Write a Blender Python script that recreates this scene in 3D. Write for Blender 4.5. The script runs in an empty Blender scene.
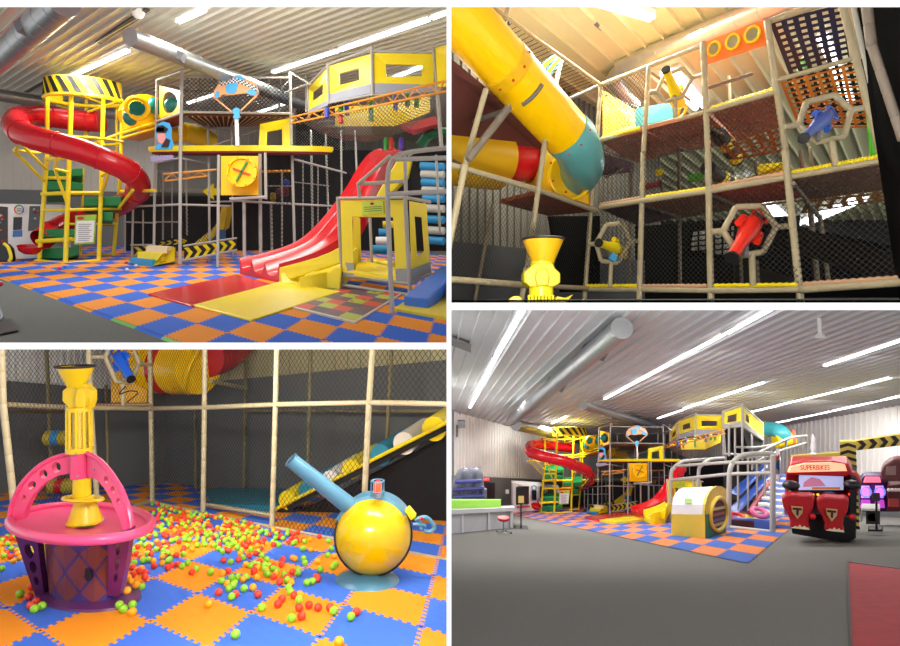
import bpy, bmesh, math, random
from mathutils import Vector, Matrix
random.seed(7)
SC = bpy.context.scene
COL = SC.collection
F = 600.0                      # focal length in pixels of the 900 px wide frame
# ---------------------------------------------------------------- camera, world, exposure
cam = bpy.data.cameras.new('camera'); camo = bpy.data.objects.new('camera', cam); COL.objects.link(camo)
cam.sensor_fit = 'HORIZONTAL'; cam.sensor_width = 36.0; cam.lens = F*36.0/900.0
cam.clip_end = 400; cam.clip_start = 0.05
camo.rotation_euler = (math.pi/2, 0, 0)          # eye at the origin, looking along +Y, Z up
SC.camera = camo
w = bpy.data.worlds.new('world'); SC.world = w; w.use_nodes = True
w.node_tree.nodes['Background'].inputs[0].default_value = (1, 1, 1, 1)
w.node_tree.nodes['Background'].inputs[1].default_value = 1.1
SC.view_settings.view_transform = 'Standard'; SC.view_settings.look = 'None'
SC.view_settings.exposure = 0.0; SC.view_settings.gamma = 1.0
try: SC.view_settings.use_curve_mapping = False
except Exception: pass

def P(px, py, Y): return Vector(((px-450)/F*Y, Y, (323-py)/F*Y))
def area(loc, size, power, color, look=(0,0,-1), sizey=None):
    l = bpy.data.lights.new('ceiling_or_fill_light', 'AREA'); l.energy = power; l.color = color
    l.size = size; l.shape = 'RECTANGLE'; l.size_y = sizey or size
    o = bpy.data.objects.new('ceiling_or_fill_light', l); COL.objects.link(o); o.location = loc
    o.rotation_euler = Vector(look).to_track_quat('-Z', 'Y').to_euler()
    return o
def strip_light(a, b, wdt, power, color):
    """long thin downward lamp between two world points"""
    a = Vector(a); b = Vector(b); l = bpy.data.lights.new('tube_light_source', 'AREA'); l.energy = power; l.color = color
    l.shape = 'RECTANGLE'; l.size = (b-a).length; l.size_y = wdt
    o = bpy.data.objects.new('tube_light_source', l); COL.objects.link(o)
    x = (b-a).normalized(); z = Vector((0,0,1)); z = (z - x*z.dot(x)).normalized(); y = z.cross(x)
    m = Matrix((x, y, z)).transposed().to_4x4(); m.translation = (a+b)/2; o.matrix_world = m
    return o
# per-room horizon line, eye height and ceiling height above the eye
HZ = {1: 212.0, 2: 345.0, 3: 433.0, 4: 490.0}
EH = {1: 1.6, 2: 1.6, 3: 1.6, 4: 1.6}
HC = {1: 4.7, 2: 5.0, 3: 4.0, 4: 5.0}
def FY(k, py): return EH[k]*F/(py-HZ[k])
def FL(k, px, py, dz=0.0):
    v = P(px, py, FY(k, py)); v.z += dz; return v
def CY(k, py): return HC[k]*F/(HZ[k]-py)
def CE(k, px, py, dz=0.0):
    v = P(px, py, CY(k, py)); v.z += dz; return v
def floor_z(k, Y): return (323-HZ[k])/F*Y - EH[k]
def ceil_z(k, Y): return (323-HZ[k])/F*Y + HC[k]
# ---------------------------------------------------------------- room lamps and added fill lamps
LAMPS = []
def ceiling_lamp(k, px, py, ln, wd, power, color):
    v = CE(k, px, py, -0.22); o = area(v, ln, power, color, sizey=wd); return o
# room 1
for px, py, pw in ((190, 22, 130), (300, 60, 180), (380, 30, 60), (96, 62, 300), (206, 98, 170), (270, 106, 170)): ceiling_lamp(1, px, py, 2.4, 0.3, pw, (1.0, 0.98, 0.9))  # lamp over the tower crown is added where only a reflection glows
area(P(200, 16, 11.5), 3.0, 240, (1.0, 0.98, 0.9), (0.0, 1, -0.75), 0.15)  # added front lamp with no fixture, brightens the frame posts
# room 3: added lamps without fixtures, filling the foreground and back walls
area(P(230, 362, 3.2), 1.2, 105, (1.0, 0.93, 0.8), (0.05, 1, -0.75), 0.1)
area(P(150, 360, 7.5), 1.6, 220, (1.0, 0.95, 0.85), (-0.15, 1, -0.12), 0.15)
area(P(380, 360, 6.0), 1.2, 60, (1.0, 0.93, 0.8), (0.1, 0.8, -0.4), 0.15)
# room 2
area(P(560, 287, 2.6), 1.0, 150, (1.0, 0.94, 0.8), (-.05, 1, 0.6), 0.08)  # added front lamp with no fixture, imitates flash on the yellow tube
for px, py, pw in ((620, 4, 190), (684, 84, 50), (560, 20, 110), (740, 20, 140), (836, 60, 150), (762, 190, 200), (830, 200, 200)): ceiling_lamp(2, px, py, 1.6, 0.3, pw, (1.0, 0.95, 0.8))
# room 4
area(P(650, 322, 13), 4, 170, (1.0, 0.98, 0.95), (0.0, 1, -0.6), 0.2)  # added front lamp with no fixture, brightens the play frame
ceiling_lamp(4, 500, 395, 2.4, .3, 420, (1, .98, .95))  # added to brighten the left wall, no fixture at this spot
ceiling_lamp(1, 415, 68, 1.6, .3, 60, (1, .98, .9))
for px, py, pw in ((483, 380, 340), (520, 312, 180), (650, 372, 360), (700, 345, 280), (700, 400, 600), (745, 388, 420), (860, 350, 160), (805, 397, 420), (860, 383, 200), (850, 403, 240), (560, 419, 800)): ceiling_lamp(4, px, py, 2.4, 0.3, pw, (1.0, 0.98, 0.95))
# ---------------------------------------------------------------- materials
def lin(c):
    c = c/255.0
    return c/12.92 if c <= 0.04045 else ((c+0.055)/1.055)**2.4
MATS = {}
def mat(name, rgb, rough=0.5, var=0.06, scale=3.0, metal=0.0, spec=0.5, bump=0.0, emit=None, es=0.0):
    if name in MATS: return MATS[name]
    m = bpy.data.materials.new(name); m.use_nodes = True; nt = m.node_tree; b = nt.nodes['Principled BSDF']
    c = [lin(v) for v in rgb]
    b.inputs['Roughness'].default_value = rough; b.inputs['Metallic'].default_value = metal
    b.inputs['Specular IOR Level'].default_value = spec
    tc = nt.nodes.new('ShaderNodeTexCoord'); n = nt.nodes.new('ShaderNodeTexNoise'); n.inputs['Scale'].default_value = scale
    n.inputs['Detail'].default_value = 4
    nt.links.new(tc.outputs['Object'], n.inputs['Vector'])
    r = nt.nodes.new('ShaderNodeMix'); r.data_type = 'RGBA'
    r.inputs[6].default_value = (*[max(0, v*(1-var)) for v in c], 1); r.inputs[7].default_value = (*[min(1, v*(1+var)) for v in c], 1)
    nt.links.new(n.outputs['Fac'], r.inputs[0]); nt.links.new(r.outputs[2], b.inputs['Base Color'])
    if bump:
        bp = nt.nodes.new('ShaderNodeBump'); bp.inputs['Strength'].default_value = bump; bp.inputs['Distance'].default_value = 0.02
        nt.links.new(n.outputs['Fac'], bp.inputs['Height']); nt.links.new(bp.outputs[0], b.inputs['Normal'])
    if emit:
        b.inputs['Emission Color'].default_value = (*[lin(v) for v in emit], 1); b.inputs['Emission Strength'].default_value = es
    MATS[name] = m; return m
def netmat(name, rgb, n=8.0, t=0.14, diag=True, rough=0.8):
    """knotted netting: threads where the UV grid passes, open air between them"""
    if name in MATS: return MATS[name]
    m = bpy.data.materials.new(name); m.use_nodes = True; nt = m.node_tree; N = nt.nodes; L = nt.links
    b = N['Principled BSDF']; b.inputs['Base Color'].default_value = (*[lin(v) for v in rgb], 1); b.inputs['Roughness'].default_value = rough
    uv = N.new('ShaderNodeUVMap'); sp = N.new('ShaderNodeSeparateXYZ'); L.new(uv.outputs[0], sp.inputs[0])
    def mth(op, a, bb=None):
        q = N.new('ShaderNodeMath'); q.operation = op
        for i, v in enumerate((a, bb)):
            if v is None: continue
            if isinstance(v, (int, float)): q.inputs[i].default_value = v
            else: L.new(v, q.inputs[i])
        return q.outputs[0]
    u, v = sp.outputs[0], sp.outputs[1]
    if diag: u, v = mth('ADD', u, v), mth('SUBTRACT', u, v)
    fu = mth('LESS_THAN', mth('FRACT', mth('MULTIPLY', u, n)), t); fv = mth('LESS_THAN', mth('FRACT', mth('MULTIPLY', v, n)), t)
    f = mth('MAXIMUM', fu, fv)
    tr = N.new('ShaderNodeBsdfTransparent'); mx = N.new('ShaderNodeMixShader')
    L.new(f, mx.inputs[0]); L.new(tr.outputs[0], mx.inputs[1]); L.new(b.outputs[0], mx.inputs[2])
    L.new(mx.outputs[0], N['Material Output'].inputs[0]); MATS[name] = m; return m
# ---------------------------------------------------------------- mesh builder
class MB:
    def __init__(s): s.v = []; s.f = []; s.m = []; s.uv = {}
    def add(s, vs, fs, mi=0, uvs=None):
        o = len(s.v); s.v += [Vector(p) for p in vs]
        for i, f in enumerate(fs):
            s.f.append([o+j for j in f]); s.m.append(mi)
            if uvs: s.uv[len(s.f)-1] = uvs[i]
        return s
    def prism(s, pts, d, mi=0):
        """polygon pts pushed along vector d"""
        n = len(pts); pts = [Vector(p) for p in pts]; d = Vector(d)
        fs = [list(range(n)), [n+i for i in range(n)][::-1]] + [[(i+1) % n, i, n+i, n+(i+1) % n] for i in range(n)]
        return s.add(pts+[p+d for p in pts], fs, mi)
    def hexa(s, a, b, mi=0):
        """box from two matching 4-point rings"""
        return s.add(list(a)+list(b), [[0,1,2,3],[7,6,5,4],[1,0,4,5],[2,1,5,6],[3,2,6,7],[0,3,7,4]], mi)
    def box(s, c, x, y, z, mi=0):
        """centre and three half-axis vectors"""
        c = Vector(c); x = Vector(x); y = Vector(y); z = Vector(z)
        return s.hexa([c-x-y-z, c+x-y-z, c+x+y-z, c-x+y-z], [c-x-y+z, c+x-y+z, c+x+y+z, c-x+y+z], mi)
    def abox(s, x0, x1, y0, y1, z0, z1, mi=0):
        return s.box(((x0+x1)/2, (y0+y1)/2, (z0+z1)/2), ((x1-x0)/2, 0, 0), (0, (y1-y0)/2, 0), (0, 0, (z1-z0)/2), mi)
    def quad(s, pts, mi=0, uvs=None): return s.add(pts, [list(range(len(pts)))], mi, [uvs] if uvs else None)
    def net(s, a, b, c, d, mi=0):
        a, b, c, d = map(Vector, (a, b, c, d)); W = ((b-a).length+(c-d).length)/2; H = ((d-a).length+(c-b).length)/2
        return s.quad([a, b, c, d], mi, [(0, 0), (W, 0), (W, H), (0, H)])
    def tube(s, pts, r, n=10, mi=0, closed=False, caps=True, sy=1.0):
        pts = [Vector(p) for p in pts]; k = len(pts)
        rs = r if isinstance(r, (list, tuple)) else [r]*k
        T = []
        for i in range(k):
            if closed: t = pts[(i+1) % k]-pts[i-1]
            else: t = pts[min(i+1, k-1)]-pts[max(i-1, 0)]
            T.append(t.normalized() if t.length > 1e-9 else Vector((0, 0, 1)))
        up = Vector((0, 0, 1)) if abs(T[0].z) < 0.9 else Vector((0, 1, 0))
        A = (up-T[0]*up.dot(T[0])).normalized(); vs = []
        for i in range(k):
            A = (A-T[i]*A.dot(T[i]))
            A = A.normalized() if A.length > 1e-6 else T[i].orthogonal().normalized()
            B = T[i].cross(A)
            for j in range(n):
                a = 2*math.pi*j/n; vs.append(pts[i]+(A*math.cos(a)*sy+B*math.sin(a))*rs[i])
        fs = []
        for i in range(k if closed else k-1):
            i2 = (i+1) % k
            for j in range(n): fs.append([i*n+j, i*n+(j+1) % n, i2*n+(j+1) % n, i2*n+j])
        if caps and not closed: fs.append(list(range(n))[::-1]); fs.append([(k-1)*n+j for j in range(n)])
        return s.add(vs, fs, mi)
    def ring(s, c, ax, R, r, n=24, m=8, mi=0, a0=0, a1=2*math.pi):
        c = Vector(c); ax = Vector(ax).normalized(); u = ax.orthogonal().normalized(); v = ax.cross(u)
        full = abs(a1-a0-2*math.pi) < 1e-6
        pts = [c+(u*math.cos(a0+(a1-a0)*i/(n if full else n-1))+v*math.sin(a0+(a1-a0)*i/(n if full else n-1)))*R for i in range(n)]
        return s.tube(pts, r, m, mi, closed=full)
    def lathe(s, c, prof, ax=(0,0,1), n=32, mi=0, sx=1.0, cap=True):
        """prof: list of (radius, height) along ax from c"""
        c = Vector(c); ax = Vector(ax).normalized()
        u = Vector((1,0,0)) if abs(ax.x) < 0.9 else Vector((0,1,0)); u = (u-ax*u.dot(ax)).normalized(); v = ax.cross(u); vs = []
        for r, h in prof:
            for j in range(n):
                a = 2*math.pi*j/n; vs.append(c+ax*h+(u*math.cos(a)*sx+v*math.sin(a))*r)
        fs = []
        for i in range(len(prof)-1):
            for j in range(n): fs.append([i*n+j, i*n+(j+1) % n, (i+1)*n+(j+1) % n, (i+1)*n+j])
        if cap:
            if prof[0][0] > 1e-4: fs.append(list(range(n))[::-1])
            if prof[-1][0] > 1e-4: fs.append([(len(prof)-1)*n+j for j in range(n)])
        return s.add(vs, fs, mi)
    def ball(s, c, r, n=16, m=10, mi=0, sz=1.0, sx=1.0, ax=(0,0,1)):
        return s.lathe(c, [(r*math.sin(math.pi*i/m), -r*sz*math.cos(math.pi*i/m)) for i in range(m+1)], ax, n, mi, sx, cap=False)
def frame_holes(mb, outer, hole, d, mi=0):
    """four-sided panel with a four-sided opening, both rings matching corner for corner, pushed by d"""
    d = Vector(d); n = len(outer)
    for i in range(n):
        j = (i+1) % n; mb.prism([outer[i], outer[j], hole[j], hole[i]], d, mi)
def lerp(a, b, t): return a+(b-a)*t
def bil(q, u, v):
    """point at (u,v) of the quad q = a,b,c,d (a->b is u, a->d is v)"""
    a, b, c, d = [Vector(p) for p in q]; return a.lerp(b, u).lerp(d.lerp(c, u), v)
BOUND = {1: (None, 449, 3.5, 346), 2: (449, None, 3.5, 306.5), 3: (None, 449, 346, None), 4: (449, None, 306.5, None)}
def planes(k):
    x0, x1, y0, y1 = BOUND[k]; out = []
    if x0 is not None: out.append(Vector((1, -(x0+1.2-450)/F, 0)))
    if x1 is not None: out.append(Vector((-1, (x1-1.2-450)/F, 0)))
    if y0 is not None: out.append(Vector((0, (323-y0-1.2)/F, -1)))
    if y1 is not None: out.append(Vector((0, -(323-y1+1.2)/F, 1)))
    return [p.normalized() for p in out]
PL = {k: planes(k) for k in (1, 2, 3, 4)}
def inside(k, p): return all(n.dot(p) > 0 for n in PL[k])
WM = {}
def build(name, mb, mats, parent=None, room=None, smooth=False, bevel=0.0, seg=2, recalc=True):
    """links ONE mesh object; geometry is given in world coordinates and cut where the room's dividing walls stand"""
    me = bpy.data.meshes.new(name); 
    if not isinstance(mats, (list, tuple)): mats = [mats]
    me.from_pydata([tuple(v) for v in mb.v], [], mb.f)
    for m in mats: me.materials.append(m)
    me.polygons.foreach_set('material_index', mb.m)
    if mb.uv:
        ul = me.uv_layers.new(name='UVMap')
        for fi, uvs in mb.uv.items():
            pl = me.polygons[fi]
            for li, uvv in zip(pl.loop_indices, uvs): ul.data[li].uv = uvv
    bm = bmesh.new(); bm.from_mesh(me)
    if room and mb.v:
        for n in PL[room]:
            if any(n.dot(v.co) < 0 for v in bm.verts):
                bmesh.ops.bisect_plane(bm, geom=bm.verts[:]+bm.edges[:]+bm.faces[:], plane_co=(0,0,0), plane_no=n, clear_inner=True)
    if not bm.verts:
        bm.free(); bpy.data.meshes.remove(me); return None
    if recalc: bmesh.ops.recalc_face_normals(bm, faces=bm.faces[:])
    xs = [v.co.copy() for v in bm.verts]
    if parent is None:
        org = Vector(((min(v.x for v in xs)+max(v.x for v in xs))/2, (min(v.y for v in xs)+max(v.y for v in xs))/2, min(v.z for v in xs)))
    else: org = Vector((0,0,0))
    base = WM[parent.name] if parent else org
    inv = Matrix.Translation(-base)
    bmesh.ops.transform(bm, matrix=inv, verts=bm.verts[:])
    bm.to_mesh(me); bm.free()
    if smooth:
        for p in me.polygons: p.use_smooth = True
    o = bpy.data.objects.new(name, me); COL.objects.link(o)
    WM[o.name] = base
    if parent: o.parent = parent
    else: o.location = org
    if bevel:
        b = o.modifiers.new('bevel', 'BEVEL'); b.width = bevel; b.segments = seg; b.limit_method = 'ANGLE'
    if smooth:
        try:
            me.set_sharp_from_angle(angle=math.radians(38))
        except Exception: pass
    return o
def tag(o, label, cat, group=None):
    if o is None: return None
    o['label'] = label; o['category'] = cat
    if not 4 <= len(label.replace('-', ' ').split()) <= 16: print('LABELLEN', len(label.replace('-', ' ').split()), label)
    if group: o['group'] = group
    return o
def thing(name, label, cat, loc, group=None):
    o = bpy.data.objects.new(name, None); COL.objects.link(o); o.empty_display_size = 0.1
    loc = Vector(loc); o.location = loc; WM[o.name] = loc; tag(o, label, cat, group); return o
def struct(name, mb, mats, room=None, **kw):
    o = build(name, mb, mats, None, room, **kw)
    if o: o['kind'] = 'structure'
    return o
def empty_part_guard(o): return o
# ---------------------------------------------------------------- colours
YEL = mat('yellow_vinyl', (236, 214, 20), 0.35); YPAINT = mat('yellow_painted_steel', (240, 216, 30), 0.35)
GREY = mat('grey_padding', (168, 166, 160), 0.6); DGREY = mat('dark_grey_padding', (112, 112, 116), 0.6)
BEIGE = mat('beige_padding', (190, 176, 140), 0.5); RED = mat('red_plastic', (200, 22, 36), 0.22, 0.04)
BLACK = mat('black_vinyl', (16, 16, 18), 0.55); WHITE = mat('white_paint', (232, 232, 230), 0.5)
GREEN = mat('green_vinyl', (12, 120, 62), 0.5); BLUE = mat('blue_vinyl', (40, 92, 200), 0.45)
ORG = mat('orange_painted_steel', (240, 160, 40), 0.4); BROWN = mat('brown_deck_carpet', (88, 40, 26), 0.9)
STEEL = mat('galvanised_steel', (164, 168, 170), 0.36, 0.15, 8, metal=0.85); TEAL = mat('teal_plastic', (40, 120, 130), 0.35)
TUBE = mat('lit_fluorescent_tube', (255, 255, 255), 0.4, emit=(250, 252, 255), es=4.0)
NET = netmat('black_netting', (14, 14, 14), 8, 0.17); NETG = netmat('grey_netting', (130, 128, 118), 9, 0.26)
NETD = netmat('dense_black_netting', (12, 12, 13), 8, 0.45)
# ================================================================ COLLAGE GUTTERS and top margin, built as added white walls between the rooms
GUTTERW = mat('gutter_white', (250, 250, 250), 0.8, 0.01)
def gutter_wall(name, p, n_px, a0, a1, vertical):
    Y0, Y1 = (1.97 if vertical else 2.0), 60.0; t = n_px/F*Y0/2; mb = MB()
    if vertical:
        c0, c1 = (p-450)/F*Y0, (p-450)/F*Y1
        q = lambda c, Y: [Vector((c-t, Y, (323-a1)/F*Y)), Vector((c+t, Y, (323-a1)/F*Y)), Vector((c+t, Y, (323-a0)/F*Y)), Vector((c-t, Y, (323-a0)/F*Y))]
    else:
        c0, c1 = (323-p)/F*Y0, (323-p)/F*Y1
        q = lambda c, Y: [Vector(((a0-450)/F*Y, Y, c-t)), Vector(((a1-450)/F*Y, Y, c-t)), Vector(((a1-450)/F*Y, Y, c+t)), Vector(((a0-450)/F*Y, Y, c+t))]
    mb.hexa(q(c0, Y0), q(c1, Y1)); return struct(name, mb, GUTTERW)
gutter_wall('wall_gutter_middle', 449, 5.0, -2, 700, True)  # vertical gutter between left and right panels, added as a wall
gutter_wall('wall_left', 346, 7.0, -120, 449, False)  # horizontal gutter between the left panels, added as a slab, no room wall
gutter_wall('wall_right', 306.4, 7.6, 449, 1020, False)  # horizontal gutter between the right panels, added as a slab, no room wall
gutter_wall('wall_gutter_top', 3.2, 8.0, -120, 1020, False)  # white margin above the upper panels, added as a slab

def hom(H, u, v):
    w = H[6]*u+H[7]*v+1; return (H[0]*u+H[1]*v+H[2])/w, (H[3]*u+H[4]*v+H[5])/w, w
def puzzle_floor(k, H, us, vs, cols, keep, teeth=7, amp=0.03, name='foam_tile_floor', thick=0.02):
    """interlocking foam tiles; neighbouring tiles share their toothed edges"""
    mb = MB(); T2 = teeth*2
    def quads(i, j):
        yield (i+amp, j+amp), (i+1-amp, j+amp), (i+1-amp, j+1-amp), (i+amp, j+1-amp)
        for t in range(T2):
            s0, s1 = max(t/T2, amp*.6), min((t+1)/T2, 1-amp*.6); up = t % 2 == 0
            if not up: yield (i+s0, j-amp), (i+s1, j-amp), (i+s1, j+amp), (i+s0, j+amp)
            if up: yield (i+s0, j+1-amp), (i+s1, j+1-amp), (i+s1, j+1+amp), (i+s0, j+1+amp)
            if not up: yield (i-amp, j+s0), (i+amp, j+s0), (i+amp, j+s1), (i-amp, j+s1)
            if up: yield (i+1-amp, j+s0), (i+1+amp, j+s0), (i+1+amp, j+s1), (i+1-amp, j+s1)
    for i in range(*us):
        for j in range(*vs):
            if not keep(i, j): continue
            far = [hom(H, i+a_, j+b_) for a_, b_ in ((-.1, -.1), (1.1, -.1), (1.1, 1.1), (-.1, 1.1))]
            if any(q[2] <= 0.02 or q[1] < HZ[k]+6 for q in far): continue
            if not any(inside(k, FL(k, q[0], q[1], thick)) for q in far): continue
            for qd in quads(i, j):
                px = [hom(H, *p) for p in qd]; mb.add([FL(k, q[0], q[1], thick) for q in px], [[0, 1, 2, 3]], (i+j) % 2)
    return mb
def tilemat(name, rgb, ridges=14):
    m = mat(name, rgb, 0.75, 0.04, 6, spec=.15); nt = m.node_tree; N = nt.nodes; L = nt.links
    uv = N.new('ShaderNodeTexCoord'); wv = N.new('ShaderNodeTexWave'); wv.inputs['Scale'].default_value = 4.2; wv.bands_direction = 'DIAGONAL'
    L.new(uv.outputs['Object'], wv.inputs[0]); bp = N.new('ShaderNodeBump'); bp.inputs['Strength'].default_value = 0.25; bp.inputs['Distance'].default_value = 0.006
    L.new(wv.outputs[1], bp.inputs['Height']); L.new(bp.outputs[0], N['Principled BSDF'].inputs['Normal']); return m
T_BLUE = tilemat('blue_foam_tile', (48, 100, 204)); T_ORG = tilemat('orange_foam_tile', (222, 140, 46))
CARPET = mat('grey_loop_carpet', (104, 108, 106), 0.95, 0.25, 60, spec=.1)

def ribbed_plane(k, z_of, vp, quadpx, spacing, h, wdt, flip=False, dense=1):
    """sheet with raised ribs running toward a vanishing point; quadpx on the ceiling in pixels"""
    mb = MB(); c = [CE(k, *q) for q in quadpx]; mb.quad(c)
    return mb
def ribs(k, mb, vp, y0, y1, x0, x1, step, wd, h, mi=0):
    """ceiling ribs: straight bars along the direction of the vanishing point"""
    d = Vector(((vp[0]-450)/F, 1, (323-HZ[k])/F)); side = Vector((1, 0, 0))
    z0 = ceil_z(k, y0); n = int((x1-x0)/step)
    for i in range(n):
        a = Vector((x0+i*step, y0, ceil_z(k, y0))); b = a+d*(y1-y0)
        mb.prism([a-side*wd/2, a+side*wd/2, a+side*wd*0.25+Vector((0,0,-h)), a-side*wd*0.25+Vector((0,0,-h))], b-a, mi)
def wall_between(k, pA, YA, pB, YB, z0f, z1f, n=1, off=0):
    """vertical wall from pixel column pA at depth YA to pB at YB; heights as fractions of floor..ceiling"""
    A = Vector(((pA-450)/F*YA, YA, 0)); B = Vector(((pB-450)/F*YB, YB, 0)); out = []
    for q in (A, B):
        f, c = floor_z(k, q.y), ceil_z(k, q.y); out.append((q, f, c))
    g = lambda i, t: Vector((out[i][0].x, out[i][0].y, out[i][1]+(out[i][2]-out[i][1])*t))
    return [g(0, z0f), g(1, z0f), g(1, z1f), g(0, z1f)]
def ribbed_wall(mb, q, n, depth, mi=0, mi2=None):
    """a,b,c,d corners; n vertical ribs standing proud of it"""
    mb.quad(q, mi); a, b, c, d = q; nn = (b-a).cross(d-a).normalized()
    if nn.y > 0: nn = -nn
    for i in range(n):
        t = (i+0.5)/n; lo = a.lerp(b, t)+nn*0.002; hi = d.lerp(c, t)+nn*0.002; s = (b-a).normalized()*((b-a).length/n*0.12)
        mb.prism([lo-s, lo+s, hi+s, hi-s], nn*depth, mi if mi2 is None else mi2)
def fixture(k, a, b, label, w_m=0.1, room_lamp=None, lit=True):
    """strip fluorescent on the ceiling from pixel a to pixel b"""
    A = CE(k, a[0], a[1], -0.06); B = CE(k, b[0], b[1], -0.06)
    t = thing('fluorescent_light', label, 'ceiling light', (A+B)/2, 'strip lights on the ceiling of room %d' % k if False else None)
    d = (B-A).normalized(); s = Vector((0,0,1)).cross(d).normalized()*w_m
    mb = MB(); mb.prism([A-s+Vector((0,0,.055)), A+s+Vector((0,0,.055)), A+s*0.7+Vector((0,0,.0)), A-s*0.7+Vector((0,0,.0))], B-A); build('housing', mb, WHITE, t, k)
    for sg in (-1, 1):
        mb = MB(); mb.tube([A+s*0.4*sg+Vector((0,0,-.04)), B+s*0.4*sg+Vector((0,0,-.04))], w_m*0.3, 8); build('tube', mb, TUBE, t, k)
    return t
class View:
    """the play frame as measured in room 1, or the same frame seen from farther off in room 4"""
    def __init__(s, room, lin_=None):
        s.room = room; s.lin = lin_
    def __call__(s, px, py, Y):
        if s.room == 1: return P(px, py, Y)
        if s.lin: a, A, sx, b, B, sy, f = s.lin; return P(A+(px-a)*sx, B+(py-b)*sy, Y*f)
        xs = [(-60, 490), (0, 521), (49, 545.8), (122, 583), (182, 610.5), (238, 637.6), (292, 664), (373, 696), (433, 722), (480, 744)]
        x = px
        for (a, A), (b, B) in zip(xs, xs[1:]):
            if a <= px <= b: x = A+(B-A)*(px-a)/(b-a); break
        return P(x, 390.8+0.465*py, Y*2.18)
    def r(s, wpx, Y): return wpx/2*Y/F
# ================================================================ THE BIG PLAY FRAME (rooms 1 and 4 show the same one)
def bar(V, par, name, a, b, wpx, m, n=8):
    mb = MB(); mb.tube([V(*a), V(*b)], V.r(wpx, (a[2]+b[2])/2), n); return build(name, mb, m, par, V.room, smooth=True)
def pipe(V, par, name, pts, wpx, m, n=8, closed=False):
    mb = MB(); mb.tube([V(*p) for p in pts], V.r(wpx, pts[0][2]), n, closed=closed); return build(name, mb, m, par, V.room, smooth=True)
def along(c, d):
    """push deep blocks squarely away from the viewer"""
    return Vector((c.x/c.y*d, d, 0)) if abs(d) > .25 else Vector((0, d, 0))
def plate(V, par, name, pts, d, m, **kw):
    if d[0] == 0 and d[2] == 0 and d[1] > .25: d = along(sum([V(*p) for p in pts], Vector())/len(pts), d[1])
    mb = MB(); mb.prism([V(*p) for p in pts], d); return build(name, mb, m, par, V.room, **kw)
def smoothpath(pts, n=6):
    out = []; k = len(pts); pts = [Vector(p) for p in pts]
    for i in range(k-1):
        p0, p1, p2, p3 = pts[max(i-1, 0)], pts[i], pts[i+1], pts[min(i+2, k-1)]
        for j in range(n):
            t = j/n; out.append(0.5*((2*p1)+(p2-p0)*t+(2*p0-5*p1+4*p2-p3)*t*t+(3*p1-p0-3*p2+p3)*t**3))
    out.append(pts[-1]); return out
def stripes(mb, q, n, slant, mi, off=-0.012, w=0.5, clipu=True, bend=None):
    """slanted stripes on quad q (a,b along u)"""
    a, b, c, d = [Vector(p) for p in q]; nn = (b-a).cross(d-a).normalized()
    if nn.y > 0: nn = -nn
    for i in range(-1, n+1):
        u0 = i/n; u1 = (i+w)/n
        pts = [(u0, 0), (u1, 0), (u1+slant/n, 1), (u0+slant/n, 1)]
        pts = [(min(max(u, 0), 1), v) for u, v in pts]
        if abs(pts[0][0]-pts[1][0])+abs(pts[2][0]-pts[3][0]) < 1e-4: continue
        mb.prism([bil(q, u, v)+nn*0.002 for u, v in pts], nn*-off, mi)
def chevrons(mb, q, n, mi, w=0.45, tip=0.5, off=0.012, flip=1):
    a, b, c, d = [Vector(p) for p in q]; nn = (b-a).cross(d-a).normalized()
    if nn.y > 0: nn = -nn
    for i in range(n):
        u0 = i/n; s = 1/n
        for v0, v1, ua, ub in ((0, .5, 0, tip), (.5, 1, tip, 0)):
            if flip < 0: ua, ub = tip-ua, tip-ub
            pts = [(u0+ua*s, v0), (u0+(ua+w)*s, v0), (u0+(ub+w)*s, v1), (u0+ub*s, v1)]
            mb.prism([bil(q, min(u, 1), v)+nn*0.002 for u, v in pts], nn*off, mi)
def windowed(V, par, name, outer, hole, dY, m, lower=None, m2=None):
    mb = MB(); frame_holes(mb, [V(*p) for p in outer], [V(*p) for p in hole], (0, dY, 0)); o = build(name, mb, m, par, V.room)
    if lower: plate(V, par, 'lower_skirt', lower, (0, dY, 0), m2)
    return o
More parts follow.
